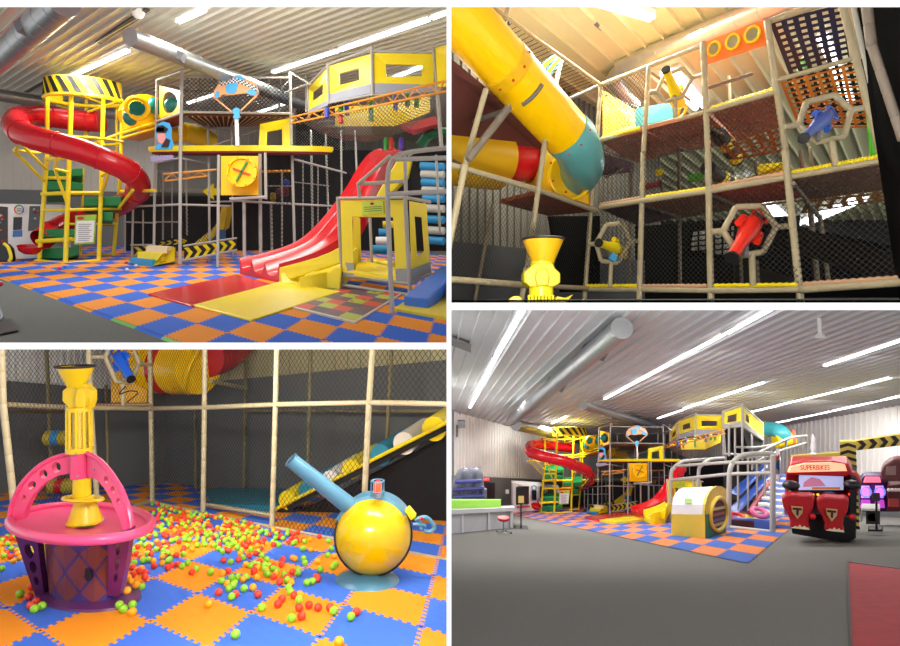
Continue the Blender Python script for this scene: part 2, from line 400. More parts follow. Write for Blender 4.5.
def spiral_tower(V, where):
    k = V.room; c = V(82, 262, 20)
    t = thing('climbing_tower', 'yellow steel tower with black-striped crown and green steps, '+where, 'climbing tower', c)
    Yc, Rx = 20.0, 39.5
    cx = V(84.5, 90, Yc); s = (V(124, 90, Yc).x-cx.x)*(.86 if k == 1 else 1.12)
    def el(a, py, f=1.0, R=1.0):
        return cx+Vector((s*R*math.cos(a), s*R*f*math.sin(a), V(84, py, Yc).z-cx.z+(323-HZ[k])/F*s*R*f*math.sin(a)))
    # striped crown: a band around the top, open at the back right
    mb = MB(); n = 28; a0, a1 = math.pi*0.86, math.pi*2.06
    for i in range(n):
        A, B = a0+(a1-a0)*i/n, a0+(a1-a0)*(i+1)/n
        q = [el(A, 99), el(B, 99), el(B, 82.5), el(A, 82.5)]
        o = [p+(p-Vector((cx.x, cx.y, p.z))).normalized()*0.02 for p in q]
        mb.hexa(q, o)
    cr = build('striped_crown', mb, mat('matt_yellow', (232, 206, 30), .75, spec=.2), t, k)
    mb = MB(); ns = 13
    for i in range(ns):
        A = a0+(a1-a0)*(i+0.15)/ns; B = A+(a1-a0)/ns*0.5; sl = -(a1-a0)/ns*0.9
        pts = [el(A, 98.7, 1, 1.025), el(B, 98.7, 1, 1.025), el(B+sl, 83, 1, 1.025), el(A+sl, 83, 1, 1.025)]
        if i == 0: continue
        mid = [(pts[0]+pts[3])/2, (pts[1]+pts[2])/2]
        mb.prism(pts, (pts[0]-Vector((cx.x, cx.y, pts[0].z))).normalized()*0.01)
    if cr: build('black_stripe', mb, BLACK, cr, k)
    mb = MB(); mb.tube([el(2*math.pi*i/36, 100.5) for i in range(36)], V.r(3.6, Yc), 8, closed=True); build('top_ring', mb, YPAINT, t, k, smooth=True)
    mb = MB(); mb.tube([el(2*math.pi*i/36, 141) for i in range(36)], V.r(2.6, Yc), 8, closed=True); build('middle_ring', mb, YPAINT, t, k, smooth=True)
    for a, b, w in (((47.5, 94, 19.4), (47, 157, 19.4), 4), ((71.5, 89, 19), (69.4, 157, 19), 4.4), ((86.5, 95, 21.4), (86, 140, 21.4), 3), ((103.5, 96, 19.6), (101.6, 169, 19.6), 4),
                    ((122, 102, 20.4), (121, 169, 20.4), 3.4), ((117, 101, 21.2), (116.5, 162, 21.2), 2.6),
                    ((47, 157, 19.4), (39, 263, 19.4), 4), ((69.4, 157, 19), (65.4, 264, 18.9), 4.4), ((101.6, 169, 19.6), (98.8, 261.5, 19.6), 4), ((121, 169, 20.4), (113.5, 255, 21.5), 3.4),
                    ((83.5, 168, 21.4), (80.5, 256, 22.3), 2.4)):
        bar(V, t, 'post', a, b, w, YPAINT)
    for a, b, w in (((42, 194, 19.4), (67, 193, 19), 4), ((67, 193, 19), (100, 193, 19.6), 4), ((43, 210, 19.4), (67, 210, 19), 3), ((67, 210, 19), (121, 208.5, 20.2), 3),
                    ((37, 241.5, 19.4), (73, 239, 19.2), 4.5), ((36, 261, 19.4), (66, 264, 18.8), 4), ((66, 264, 18.8), (99, 260.5, 19.5), 4), ((38, 261, 19.4), (60, 256.5, 21.6), 3), ((80, 256, 22), (113, 254.5, 21.3), 2.4),
                    ((70, 224, 20), (118, 223.4, 20.4), 2.4), ((46, 159, 19.4), (69, 157.5, 19), 4), ((46, 178, 19.6), (69, 178, 19.2), 3.4), ((57, 105, 22), (82, 113, 22), 2.4), ((71, 92, 19.2), (104, 104, 20.5), 2.2), ((88, 112, 21), (122, 100, 20), 2.4),
                    ((77, 150, 20), (121, 133, 20.4), 2.6)):
        bar(V, t, 'rail', a, b, w, YPAINT)
    for pts in ([(17, 147, 17.6), (14, 151, 18), (44, 181, 19.3)], [(24, 147, 18), (46, 169, 19.3)], [(14, 150, 17.8), (40, 153, 19)], [(58, 152, 18.2), (55, 170, 18.4), (67, 203, 18.8)], [(54, 169, 18.3), (68, 172, 18.9)],
                [(110, 169, 18.6), (101, 196, 19.3)], [(110, 171, 18.6), (102, 176, 19.3)], [(133, 190, 18.4), (119, 208, 19.8)], [(121, 191.5, 20), (155, 190.5, 18.2)]):
        pipe(V, t, 'slide_bracket', pts, 3, YPAINT)
    for q, dY in (([(42, 248.5), (66, 247.5), (65, 259), (41, 258)], 2), ([(66, 247.5), (79, 246.5), (79, 255), (65, 259)], 1.4), ([(44, 229), (66, 228.6), (66, 237.5), (43, 237.5)], 2), ([(66, 229), (75, 229), (75, 236), (66, 237)], 1),
                  ([(47, 181), (69, 180.5), (67, 190), (46, 190.5)], 2), ([(69, 181), (83, 183), (83, 190), (68, 190)], 1), ([(48, 170), (69, 169), (69, 176), (47, 177)], 2), ([(70, 169), (83, 168), (83, 176), (70, 177)], 1), ([(84, 198), (121, 196), (121, 206), (84, 206)], 1.6), ([(101, 212), (113, 212), (113, 221), (101, 221)], 1)):
        Y0 = 19.7
        plate(V, t, 'foam_step', [(x, y, Y0) for x, y in q], (0, dY, 0), GREEN, bevel=0.03)
    # notice board on the tower
    s_ = thing('notice_board', 'white rules board with green edge on the yellow tower, '+where, 'sign', V(84, 244, 18.4))
    plate(V, s_, 'board', [(74, 244.5, 18.4), (94, 243.5, 18.4), (96, 214.5, 18.4), (75.5, 215.5, 18.4)], (0, .04, 0), mat('lime_edge', (150, 200, 60)))
    plate(V, s_, 'sheet', [(75.3, 242.8, 18.38), (93, 242, 18.38), (94.6, 220.5, 18.38), (76.6, 221, 18.38)], (0, .01, 0), WHITE)
    mb = MB(); mb.ball(V(80.5, 218.2, 18.38), V.r(3.4, 18.4), 16, 8, sx=1.0); 
    for v in mb.v: v.y = V(80, 218, 18.37).y+(v.y-V(80, 218, 18.37).y)*0.05; v.x = V(80.5, 218, 18.38).x+(v.x-V(80.5, 218, 18.38).x)*2.1
    build('heading_oval', mb, RED, s_, k)
    mb = MB()
    for i in range(9):
        y = 224+i*2.0; mb.prism([V(78.2, y, 18.37), V(91.5-(i % 3)*1.4, y-.1, 18.37), V(91.5-(i % 3)*1.4, y+.5, 18.37), V(78.2, y+.6, 18.37)], (0, .005, 0))
    build('text_lines', mb, mat('print_grey', (120, 120, 125)), s_, k)
def tube_slide(V, where):
    k = V.room; t = thing('tube_slide', 'red ribbed tube slide curling around the yellow tower, '+where, 'slide', V(60, 258, 18))
    ctl = [(100, 122, 21.3), (84, 121, 21.2), (62, 118.5, 20.9), (42, 116, 20.4), (24, 117, 19.6), (15, 123, 18.6), (19, 131, 17.8), (35, 138, 17.4), (58, 144.5, 17.3), (82, 151, 17.4), (103, 159, 17.6), (121, 167, 17.9), (134, 176, 18.4), (139, 187, 19.2), (132, 198, 20.4), (116, 207, 21.2), (98, 213, 21.5), (78, 219, 21.3), (62, 226, 20.8), (50, 233, 20.2), (41, 240, 19.8)]
    pts = smoothpath([V(*p) for p in ctl], 5); R = V.r(24, 17.4)
    mb = MB(); mb.tube(pts, R, 24, caps=False); build('tube', mb, RED, t, k, smooth=True)
    for i in range(4, len(pts)-1, 9):
        d = (pts[i+1]-pts[i-1]).normalized(); mb = MB(); mb.ring(pts[i], d, R*1.02, R*0.055, 24, 6); build('joint_flange', mb, RED, t, k, smooth=True)
    d = (pts[1]-pts[0]).normalized(); mb = MB(); mb.lathe(pts[0]-d*0.05, [(R, 0.1), (R*1.25, -0.02), (R*1.25, 0)], d, 24); build('entry_flange', mb, RED, t, k, smooth=True)
    # open scoop at the foot
    mb = MB(); c = V(30, 248, 19.3); r0 = V.r(22, 19.3)
    prof = [(0.05, -0.95), (0.55, -0.85), (0.9, -0.5), (1.0, 0.0), (1.04, 0.02), (1.0, .06), (0.93, 0.0), (0.83, -0.45), (0.5, -0.74), (0.02, -0.84)]
    mb.lathe(c+Vector((0, 0, .05)), [(r*r0, h*r0*0.78) for r, h in prof], (0.12, -0.25, 1), 24); build('exit_scoop', mb, RED, t, k, smooth=True)
def frame(V, where):
    k = V.room; t = thing('climbing_structure', 'tall netted grey climbing structure behind the round yellow deck, '+where, 'play structure', V(240, 262, 18))
    posts = [((157, 79.5, 19), (155.5, 163, 19), 2.6), ((182, 70, 17.6), (180.3, 157, 17.6), 3.4), ((180.3, 157, 17.6), (180, 264.5, 17.6), 3.4), ((155, 163, 19), (154, 247, 19), 2.6), ((133, 206, 20.6), (132, 258, 20.6), 2.2),
             ((208.6, 157, 18.6), (209.7, 262, 19), 2.4), ((218.7, 155, 17.2), (217.7, 267, 17.2), 3), ((290, 72.5, 18.6), (291.5, 154, 18.6), 2.8), ((292, 154, 18.6), (294.6, 247, 18.6), 2.8), ((311, 130, 20), (312.7, 232, 20), 2.4), ((325.7, 134, 20.5), (328.5, 222, 20.5), 2.2), ((341, 130, 21), (341.5, 196, 21), 2.2), ((355, 130, 21.5), (357, 180, 21.5), 2),
             ((244, 201, 17.4), (244.5, 262, 17.6), 3.4), ((271, 204, 18.4), (272, 252, 18.8), 2.6), ((260, 154, 17.8), (260.6, 258, 18.2), 3.6), ((265.3, 153, 16.8), (266, 199, 16.8), 3), ((232, 150, 19), (233, 262, 20), 1.6),
             ((282, 170, 22), (282, 246, 22), 1.8), ((303, 160, 22.5), (303, 238, 22.5), 1.4), ((318, 165, 22.5), (318, 232, 22.5), 1.4), ((163, 170, 22), (163, 240, 22), 1.8), ((186, 160, 21.5), (187, 235, 21.5), 1.8), ((196, 90, 21.5), (196, 150, 21.5), 1.6), ((216, 82, 22), (216, 150, 22), 1.4),
             ((172, 165, 23.5), (172, 238, 23.5), 1.4), ((125, 210, 23), (125, 252, 23), 1.8), ((143, 210, 22), (143, 246, 22), 1.6), ((208, 120, 20.5), (208, 146, 20.5), 2.2), ((232, 118, 20), (232, 147, 20), 2), ((280, 92, 20), (279, 112, 20), 2.6), ((306, 72, 20.5), (306, 112, 20.5), 2), ((294, 92, 21), (294, 114, 21), 1.8)]
    for a, b, w in posts: bar(V, t, 'post', a, b, w, GREY)
    rails = [((157, 80, 19), (182, 71, 17.6), 2.2), ((182, 77, 17.6), (289, 78, 18.6), 2), ((183, 112, 17.6), (291, 113.5, 18.6), 2.4), ((157, 121.5, 19), (183, 112.5, 17.6), 2.4), ((182, 113, 17.6), (212, 123, 20.4), 2), ((157, 81, 19), (186, 91, 21), 2), ((186, 91, 21), (240, 91.5, 21.5), 1.6), ((291, 73, 18.6), (310, 84, 15.2), 2.2),
             ((282, 94, 20), (308, 84, 15.4), 2), ((230, 91, 21.5), (280, 92, 20), 1.6), ((280, 92, 20), (290, 80, 18.6), 2), ((293, 159, 18.6), (346, 173, 21), 2.2), ((245, 201.5, 17.4), (332, 206, 20.6), 2.2), ((230, 199, 16.8), (267, 197, 16.8), 3.2), ((133, 206.5, 20.6), (181, 204.5, 17.6), 2.2), ((180, 204.5, 17.6), (230, 206, 18), 2.2),
             ((156, 171.5, 19), (208, 174, 20), 1.4), ((155, 163, 19), (181, 158, 17.6), 1.8), ((181, 158, 17.6), (210, 164, 19), 1.6), ((154, 222, 22), (182, 222, 22), 1.6), ((124, 222, 23), (156, 223, 22.5), 1.6), ((291, 112, 18.6), (300, 124, 20), 1.6), ((208, 202, 19), (245, 201, 20), 1.6),
             ((155, 190, 21), (208, 190, 21), 1.2), ((183, 123, 20.5), (240, 133, 21), 1.8), ((212, 146, 20.5), (262, 128, 20.8), 1.8), ((222, 160, 20.5), (262, 160, 20.5), 1.2), ((294, 182, 22), (330, 186, 22), 1.2), ((268, 186, 22.6), (294, 186, 22.6), 1.2), ((133, 256.5, 20.6), (156, 251, 19.4), 1.8), ((183, 246, 17.8), (237, 238, 18.6), 2), ((180, 261, 17.8), (237, 250, 18.8), 2.4), ((131, 245, 20.6), (155, 245, 19.6), 2)]
    for a, b, w in rails: bar(V, t, 'rail', a, b, w, GREY)
    # dark inner levels and back netting panels
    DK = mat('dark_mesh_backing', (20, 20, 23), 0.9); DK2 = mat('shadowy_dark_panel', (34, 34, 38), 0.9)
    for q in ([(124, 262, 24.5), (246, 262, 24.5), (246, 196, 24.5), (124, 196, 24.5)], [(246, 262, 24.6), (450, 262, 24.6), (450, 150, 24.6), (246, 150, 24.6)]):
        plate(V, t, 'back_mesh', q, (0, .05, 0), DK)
    for q in ([(157, 196, 24.7), (232, 196, 24.7), (232, 153, 24.7), (157, 153, 24.7)], [(296, 150, 24.8), (345, 150, 24.8), (345, 92, 24.8), (296, 84, 24.8)]):
        mb = MB(); mb.net(*[V(*p) for p in q]); build('dense_net', mb, NETD, t, k)
    for q in ([(292, 245, 19), (331, 226, 20.6), (331, 134, 20.6), (292, 130, 19)], [(331, 205, 20.6), (360, 188, 21.6), (357, 134, 21.6), (331, 134, 20.6)], [(245, 250, 17.9), (293, 246, 18.6), (292, 155, 18.6), (245, 155, 17.6)], [(156, 247, 19.2), (180, 260, 17.7), (180, 158, 17.7), (156, 164, 19.2)], [(182, 112, 17.7), (289, 113, 18.6), (289, 79, 18.6), (182, 78, 17.7)], [(181, 246, 17.8), (209, 244, 18.9), (209, 206, 18.9), (181, 206, 17.8)]):
        mb = MB(); mb.net(*[V(*p) for p in q]); build('safety_net', mb, NET, t, k)
    # upper deck underside, seen from below (brown carpet slats)
    mb = MB(); a, b, c, d = V(183, 113, 17.7), V(290, 114.5, 18.7), V(258, 124, 21.5), V(205, 125, 21.5); mb.prism([a, b, c, d], (0, 0, -.08)); up = build('upper_deck', mb, BROWN, t, k)
    mb = MB()
    for i in range(18):
        p, q = a.lerp(b, (i+.5)/18), d.lerp(c, (i+.5)/18); mb.tube([p+Vector((0, 0, -.1)), q+Vector((0, 0, -.1))], 0.018, 5)
    if up: build('deck_lath', mb, mat('pale_lath', (190, 170, 130)), up, k)
    plate(V, t, 'left_deck', [(158, 121, 19), (182, 113, 17.7), (182, 123, 20.5), (166, 127, 21)], (0, 0, -.06), mat('red_brown_deck', (130, 40, 30), .8))
    for i in range(9):
        x = 188+i*11.5; bar(V, t, 'hanging_cord', (x, 78.5, 18), (x, 84, 18), .9, DGREY, 5)
    # yellow panels at the back of the frame
    windowed(V, t, 'yellow_panel', [(258.5, 148, 18.4), (290.5, 148, 18.6), (290, 118, 18.6), (260, 124, 18.4)], [(266.5, 147, 18.4), (282.5, 147, 18.6), (282, 129, 18.6), (267, 131.5, 18.4)], .04, YEL)
    plate(V, t, 'yellow_panel', [(221, 195, 17), (258, 195, 17), (258, 156, 17), (221, 156, 17)], (0, .05, 0), mat('amber_panel', (244, 190, 20), .4))
    # chevron kick boards
    for q, n in (([(184, 260, 18), (236, 248.5, 19.2), (236, 239.5, 19.2), (184, 248, 18)], 6), ([(134, 256, 20.7), (152, 252, 19.8), (152, 246, 19.8), (134, 247, 20.7)], 2), ([(157, 246, 20.5), (188, 243, 21.5), (186, 238, 21.5), (160, 242, 20.5)], 4)):
        o = plate(V, t, 'kick_board', [(x, y, Y) for x, y, Y in q], (0, .05, 0), BLACK)
        mb = MB(); chevrons(mb, [V(*p) for p in q], n, 0)
        if o: build('chevron', mb, YEL, o, k)
    # orange ladder beam inside the frame
    for a, b, w in (((164, 174, 18), (217, 169.5, 17.2), 1.6), ((165, 181, 18), (207, 176, 17.4), 1.6)): bar(V, t, 'orange_beam', a, b, w, ORG)
    z = [(165, 180), (172, 173.5), (178, 179), (186, 172.5), (192, 178), (200, 171.5), (206, 176)]
    pipe(V, t, 'orange_beam', [(x, y, 17.8) for x, y in z], 1.2, ORG)
    plate(V, t, 'yellow_arrow', [(202, 191.5, 20), (214, 183, 20), (213, 188, 20), (220, 188, 20), (220, 195, 20), (213, 195, 20), (214, 200, 20)], (0, .04, 0), YEL)
    plate(V, t, 'inner_slide', [(192, 245, 20), (202, 247, 20), (224, 228, 20.5), (228, 205, 20.5), (222, 205, 20.5), (218, 224, 20.5)], (0, .5, .1), mat('muted_yellow', (190, 160, 20), .5))
    plate(V, t, 'inner_block', [(211, 243, 20.3), (226, 243, 20.3), (226, 230, 20.3), (211, 228, 20.3)], (0, .6, 0), mat('dusky_blue', (30, 70, 110), .6), bevel=.05)
    for q, c in (([(276, 195), (289, 195), (289, 186), (276, 188)], (110, 20, 30)), ([(283, 185), (290, 185), (290, 179), (283, 179)], (30, 60, 150)), ([(270, 200), (276, 200), (276, 192), (270, 192)], (150, 130, 20))):
        plate(V, t, 'hanging_bag', [(x, y, 22.8) for x, y in q], (0, .4, 0), mat('bag_%d_%d' % c[:2], c), bevel=.08)
    mb = MB(); d0 = V(262, 171.5, 19); mb.tube([d0, V(291, 171, 19)], V.r(2.4, 19), 8); build('orange_beam', mb, ORG, t, k)
def deck(V, where):
    k = V.room; t = thing('round_deck', 'wide round deck edged in yellow, above the wheel panel, '+where, 'platform', V(241, 152, 17.6))
    c = V(241, 149.6, 18.3); s = V(333.5, 149, 18.3).x-c.x; f = 0.16
    mb = MB(); th = V(0, 147, 17).z-V(0, 150, 17).z
    mb.lathe(c, [(s*0.985, -th*1.0), (s, -th*.2), (s, th*0.9), (s*.97, th)], n=56)
    for v in mb.v: v.y = c.y+(v.y-c.y)*f; v.z += (323-HZ[k])/F*(v.y-c.y)
    build('yellow_rim', mb, YEL, t, k, smooth=True)
    mb = MB(); mb.lathe(c, [(s*0.2, -th*1.9), (s*0.955, -th*1.7), (s*0.965, -th*1.02)], n=56)
    for v in mb.v: v.y = c.y+(v.y-c.y)*f; v.z += (323-HZ[k])/F*(v.y-c.y)
    build('underside', mb, mat('maroon_underside', (110, 30, 24), .8), t, k)
    s2 = thing('steering_wheel', 'round yellow play wheel with coloured hands on an amber panel, '+where, 'toy wheel', V(242, 184, 16.6))
    cc = V(242, 172, 16.6); R = V.r(30.5, 16.6)
    mb = MB(); mb.lathe(cc, [(0.02, .02), (R*.84, .02), (R*.86, -.05), (R, -.05), (R, .09)], (0, 1, 0), 32); build('dial', mb, mat('amber_plastic', (246, 200, 10), .3), s2, k, smooth=True)
    for i, (a, l, c3) in enumerate(((math.radians(62), 1.5, (40, 130, 60)), (math.radians(160), 1.2, (200, 60, 50)))):
        d = Vector((math.cos(a), 0, math.sin(a)))*R*l/2; q = Vector((-d.z, 0, d.x)).normalized()*R*0.06
        mb = MB(); o = cc+Vector((0, -.05, 0)); mb.prism([o-d-q, o+d-q, o+d+q, o-d+q], (0, .03, 0)); build('hand', mb, mat('hand_%d' % i, c3), s2, k)
    for i in range(8):
        a = 2*math.pi*i/8+.3; mb = MB(); mb.ball(cc+Vector((math.cos(a)*R*.93, -.05, math.sin(a)*R*.93)), R*.045, 8, 6); build('bolt', mb, RED, s2, k)
def eggtube(V, where):
    k = V.room; t = thing('crawl_tube', 'bulging amber crawl tube with teal windows beside the crown, '+where, 'crawl tube', V(142, 128, 20))
    AM = mat('amber_plastic', (246, 200, 10), .3)
    a, b = V(126, 119, 19.4), V(158, 106, 20.6); d = (b-a); n = 16; R = V.r(34, 20)
    mb = MB(); ax = d.normalized(); L = d.length
    mb.lathe(a, [(R*.55*(1)+R*.42*math.sin(math.pi*i/n)**0.8, L*i/n) for i in range(n+1)], ax, 28); build('egg_body', mb, AM, t, k, smooth=True)
    def disc(px, py, Y, w, m, nm, hole=.62, tilt=(-.35, 1, .1), dep=.1):
        cc = V(px, py, Y); r = V.r(w, Y); mb = MB()
        mb.lathe(cc, [(r*hole, 0), (r*.8, -dep), (r, -dep*.6), (r, dep)], tilt, 28, cap=False); build(nm, mb, m, t, k, smooth=True)
        mb = MB(); mb.lathe(cc+Vector(tilt).normalized()*0.03, [(0.01, 0), (r*hole, 0)], tilt, 24); build('window_bubble', mb, mat('teal_bubble', (30, 125, 120), .2), t, k, smooth=True)
    disc(137, 108, 18.9, 24, AM, 'window_ring')
    plate(V, t, 'end_panel', [(122, 131, 19.2), (134, 126, 19.5), (132, 104, 19.5), (122, 108, 19.2)], (0, .06, 0), AM)
    mb = MB(); mb.ball(V(130, 117.5, 19), V.r(16, 19), 20, 12, sx=.8); build('window_bubble', mb, mat('teal_bubble', (30, 125, 120), .2), t, k, smooth=True)
    # square panel with its round opening at the right end
    q = [V(159.5, 118, 18.9), V(180, 112.5, 17.9), V(180, 91, 17.9), V(159.5, 85.5, 18.9)]
    mb = MB(); cc = [bil(q, .52+.36*math.cos(2*math.pi*i/24), .48+.4*math.sin(2*math.pi*i/24)) for i in range(24)]
    per = []
    for i in range(24):
        aa = 2*math.pi*i/24; cx_, sy_ = math.cos(aa), math.sin(aa); m_ = max(abs(cx_), abs(sy_)); per.append(bil(q, .5+.5*cx_/m_, .5+.5*sy_/m_))
    for i in range(24):
        j = (i+1) % 24; mb.prism([per[i], per[j], cc[j], cc[i]], (0.02, .06, 0))
    build('end_panel', mb, AM, t, k)
    mb = MB(); m0 = sum(cc, Vector())/24; mb.ball(m0+Vector((-.05, .25, 0)), V.r(14.5, 18.5), 20, 12); build('window_bubble', mb, mat('teal_bubble', (30, 125, 120), .2), t, k, smooth=True)
    mb = MB(); mb.ball(V(155, 106, 19.6), V.r(17, 19.6), 18, 10, sx=.75); build('window_bubble', mb, mat('teal_bubble', (30, 125, 120), .2), t, k, smooth=True)
    t2 = thing('tower_walkway', 'yellow railed walkway leading from the striped tower, '+where, 'walkway', V(140, 133, 19.4))
    for a, b, w in (((121, 133.5, 19.6), (160, 121, 19), 2.4), ((121, 138.5, 19.6), (158, 127.5, 19), 2.4), ((122, 101.5, 20.4), (133, 104, 21), 2)): bar(V, t2, 'rail', a, b, w, YPAINT)
    plate(V, t2, 'walkway_deck', [(122, 137, 19.8), (157, 127, 19.2), (160, 134, 21.5), (140, 140, 21.5)], (0, 0, -.05), mat('amber_panel', (244, 190, 20), .4))
    mb = MB(); mb.tube([V(184, 132, 20.2), V(206, 138, 20.8), V(212, 142, 21)], V.r(18, 20.4), 16); o = build('yellow_tunnel', mb, mat('muted_yellow2', (214, 180, 20), .4), t2, k, smooth=True)
    mb = MB(); mb.tube([V(158, 140, 20.6), V(182, 134, 20.6)], V.r(14, 20.4), 16); build('yellow_tunnel', mb, mat('muted_yellow2', (214, 180, 20), .4), t2, k, smooth=True)
def parachute(V, where):
    k = V.room; t = thing('parachute_sign', 'flat blue and peach parachute cutout with checked band, '+where, 'sign', V(236, 118, 16.9))
    Y = 16.9
    OR = mat('peach_print', (228, 164, 110)); BL = mat('sky_blue_print', (70, 170, 230)); 
    out = [(213, 96), (214, 91), (218, 84), (224, 79), (232, 75.5), (240, 75), (247, 79), (253, 81), (257, 87), (259, 93), (256, 96), (250, 95), (246, 93), (238, 94), (230, 95), (223, 94), (218, 98), (214, 99)]
    plate(V, t, 'canopy', [(x, y, Y) for x, y in out], (0, .05, 0), OR)
    for q in ([(214.5, 95), (217, 90), (219, 92), (218.5, 98), (216, 98)], [(226, 92), (226, 86), (229, 82), (236, 81.5), (238, 84), (236, 92), (230, 94)], [(232, 78), (236, 75.8), (241, 76), (245, 79), (244, 81)], [(246.5, 93), (248, 90), (254, 87.5), (258, 92), (255, 95), (250, 94.5)]):
        plate(V, t, 'blue_gore', [(x, y, Y-.02) for x, y in q], (0, .02, 0), BL)
    n = 22; mb = MB(); mw = MB()
    for i in range(n):
        x0 = 219+i*1.7; yy = lambda x: 86-7.5*math.sin((x-215)/44*math.pi*0.62+.25)+max(0, x-236)*.42-1
        for j in range(3):
            q = [V(x0, yy(x0)+j*1.4, Y-.03), V(x0+1.7, yy(x0+1.7)+j*1.4, Y-.03), V(x0+1.7, yy(x0+1.7)+j*1.4+1.4, Y-.03), V(x0, yy(x0)+j*1.4+1.4, Y-.03)]
            (mb if (i+j) % 2 else mw).prism(q, (0, .01, 0))
    build('black_checks', mb, BLACK, t, k); build('white_checks', mw, WHITE, t, k)
    for a, b in (((215, 98), (232, 112)), ((256, 96), (240, 111))):
        plate(V, t, 'cord', [(a[0]-1.2, a[1], Y), (a[0]+1.2, a[1], Y), (b[0]+1, b[1], Y), (b[0]-1, b[1], Y)], (0, .03, 0), OR)
    plate(V, t, 'jumper_figure', [(233, 118), (237, 119), (240, 117), (239, 113), (241, 110), (238, 108), (236, 107.5), (233, 109), (232, 112), (234, 114)] and [(x, y, Y) for x, y in [(233, 118), (237, 119), (240, 117), (239, 113), (241, 110), (238, 108), (236, 107.5), (233, 109), (232, 112), (234, 114)]], (0, .04, 0), BL)
    bar(V, t, 'stand_post', (236.5, 119, 17), (237.5, 146, 17), 4, WHITE)
    # plain aviator cut-out at the left end of the deck
    p = thing('aviator_sign', 'flat aviator cutout at left end of the round deck, '+where, 'sign', V(163, 149, 17))
    plate(V, p, 'backing', [(x, y, 17.0) for x, y in [(154, 149), (158, 143), (156, 136), (155, 130), (158, 124), (163, 121.5), (169, 123), (171, 128), (171, 137), (173, 144), (171, 149)]], (0, .05, 0), BL)
    plate(V, p, 'face', [(x, y, 16.97) for x, y in [(157, 133), (165, 133), (166, 139), (162, 144), (158, 142)]], (0, .02, 0), mat('pink_print', (225, 150, 150)))
    plate(V, p, 'goggle_strap', [(x, y, 16.96) for x, y in [(156, 132), (157, 126), (163, 125), (168, 129), (165, 133)]], (0, .02, 0), mat('dark_brown_print', (50, 34, 40)))
    for x, y in ((158.8, 129.6), (162.6, 129.6)):
        mb = MB(); mb.lathe(V(x, y, 16.94), [(0.01, -.03), (V.r(4.2, 17), -.03)], (0, 1, 0), 14); build('goggle', mb, mat('pale_print', (210, 210, 205)), p, k)
    plate(V, p, 'scarf', [(x, y, 16.96) for x, y in [(161, 147), (166, 138), (170, 140), (168, 147)]], (0, .02, 0), mat('dark_brown_print', (50, 34, 40)))
    b2 = plate(V, None, 'name_plank', [(x, y, 17.0) for x, y in [(151, 162), (174, 159), (172, 155), (151, 156)]], (0, .04, 0), mat('lilac_board', (150, 140, 175)))
    tag(b2, 'small lilac board under the aviator cutout, '+where, 'sign')
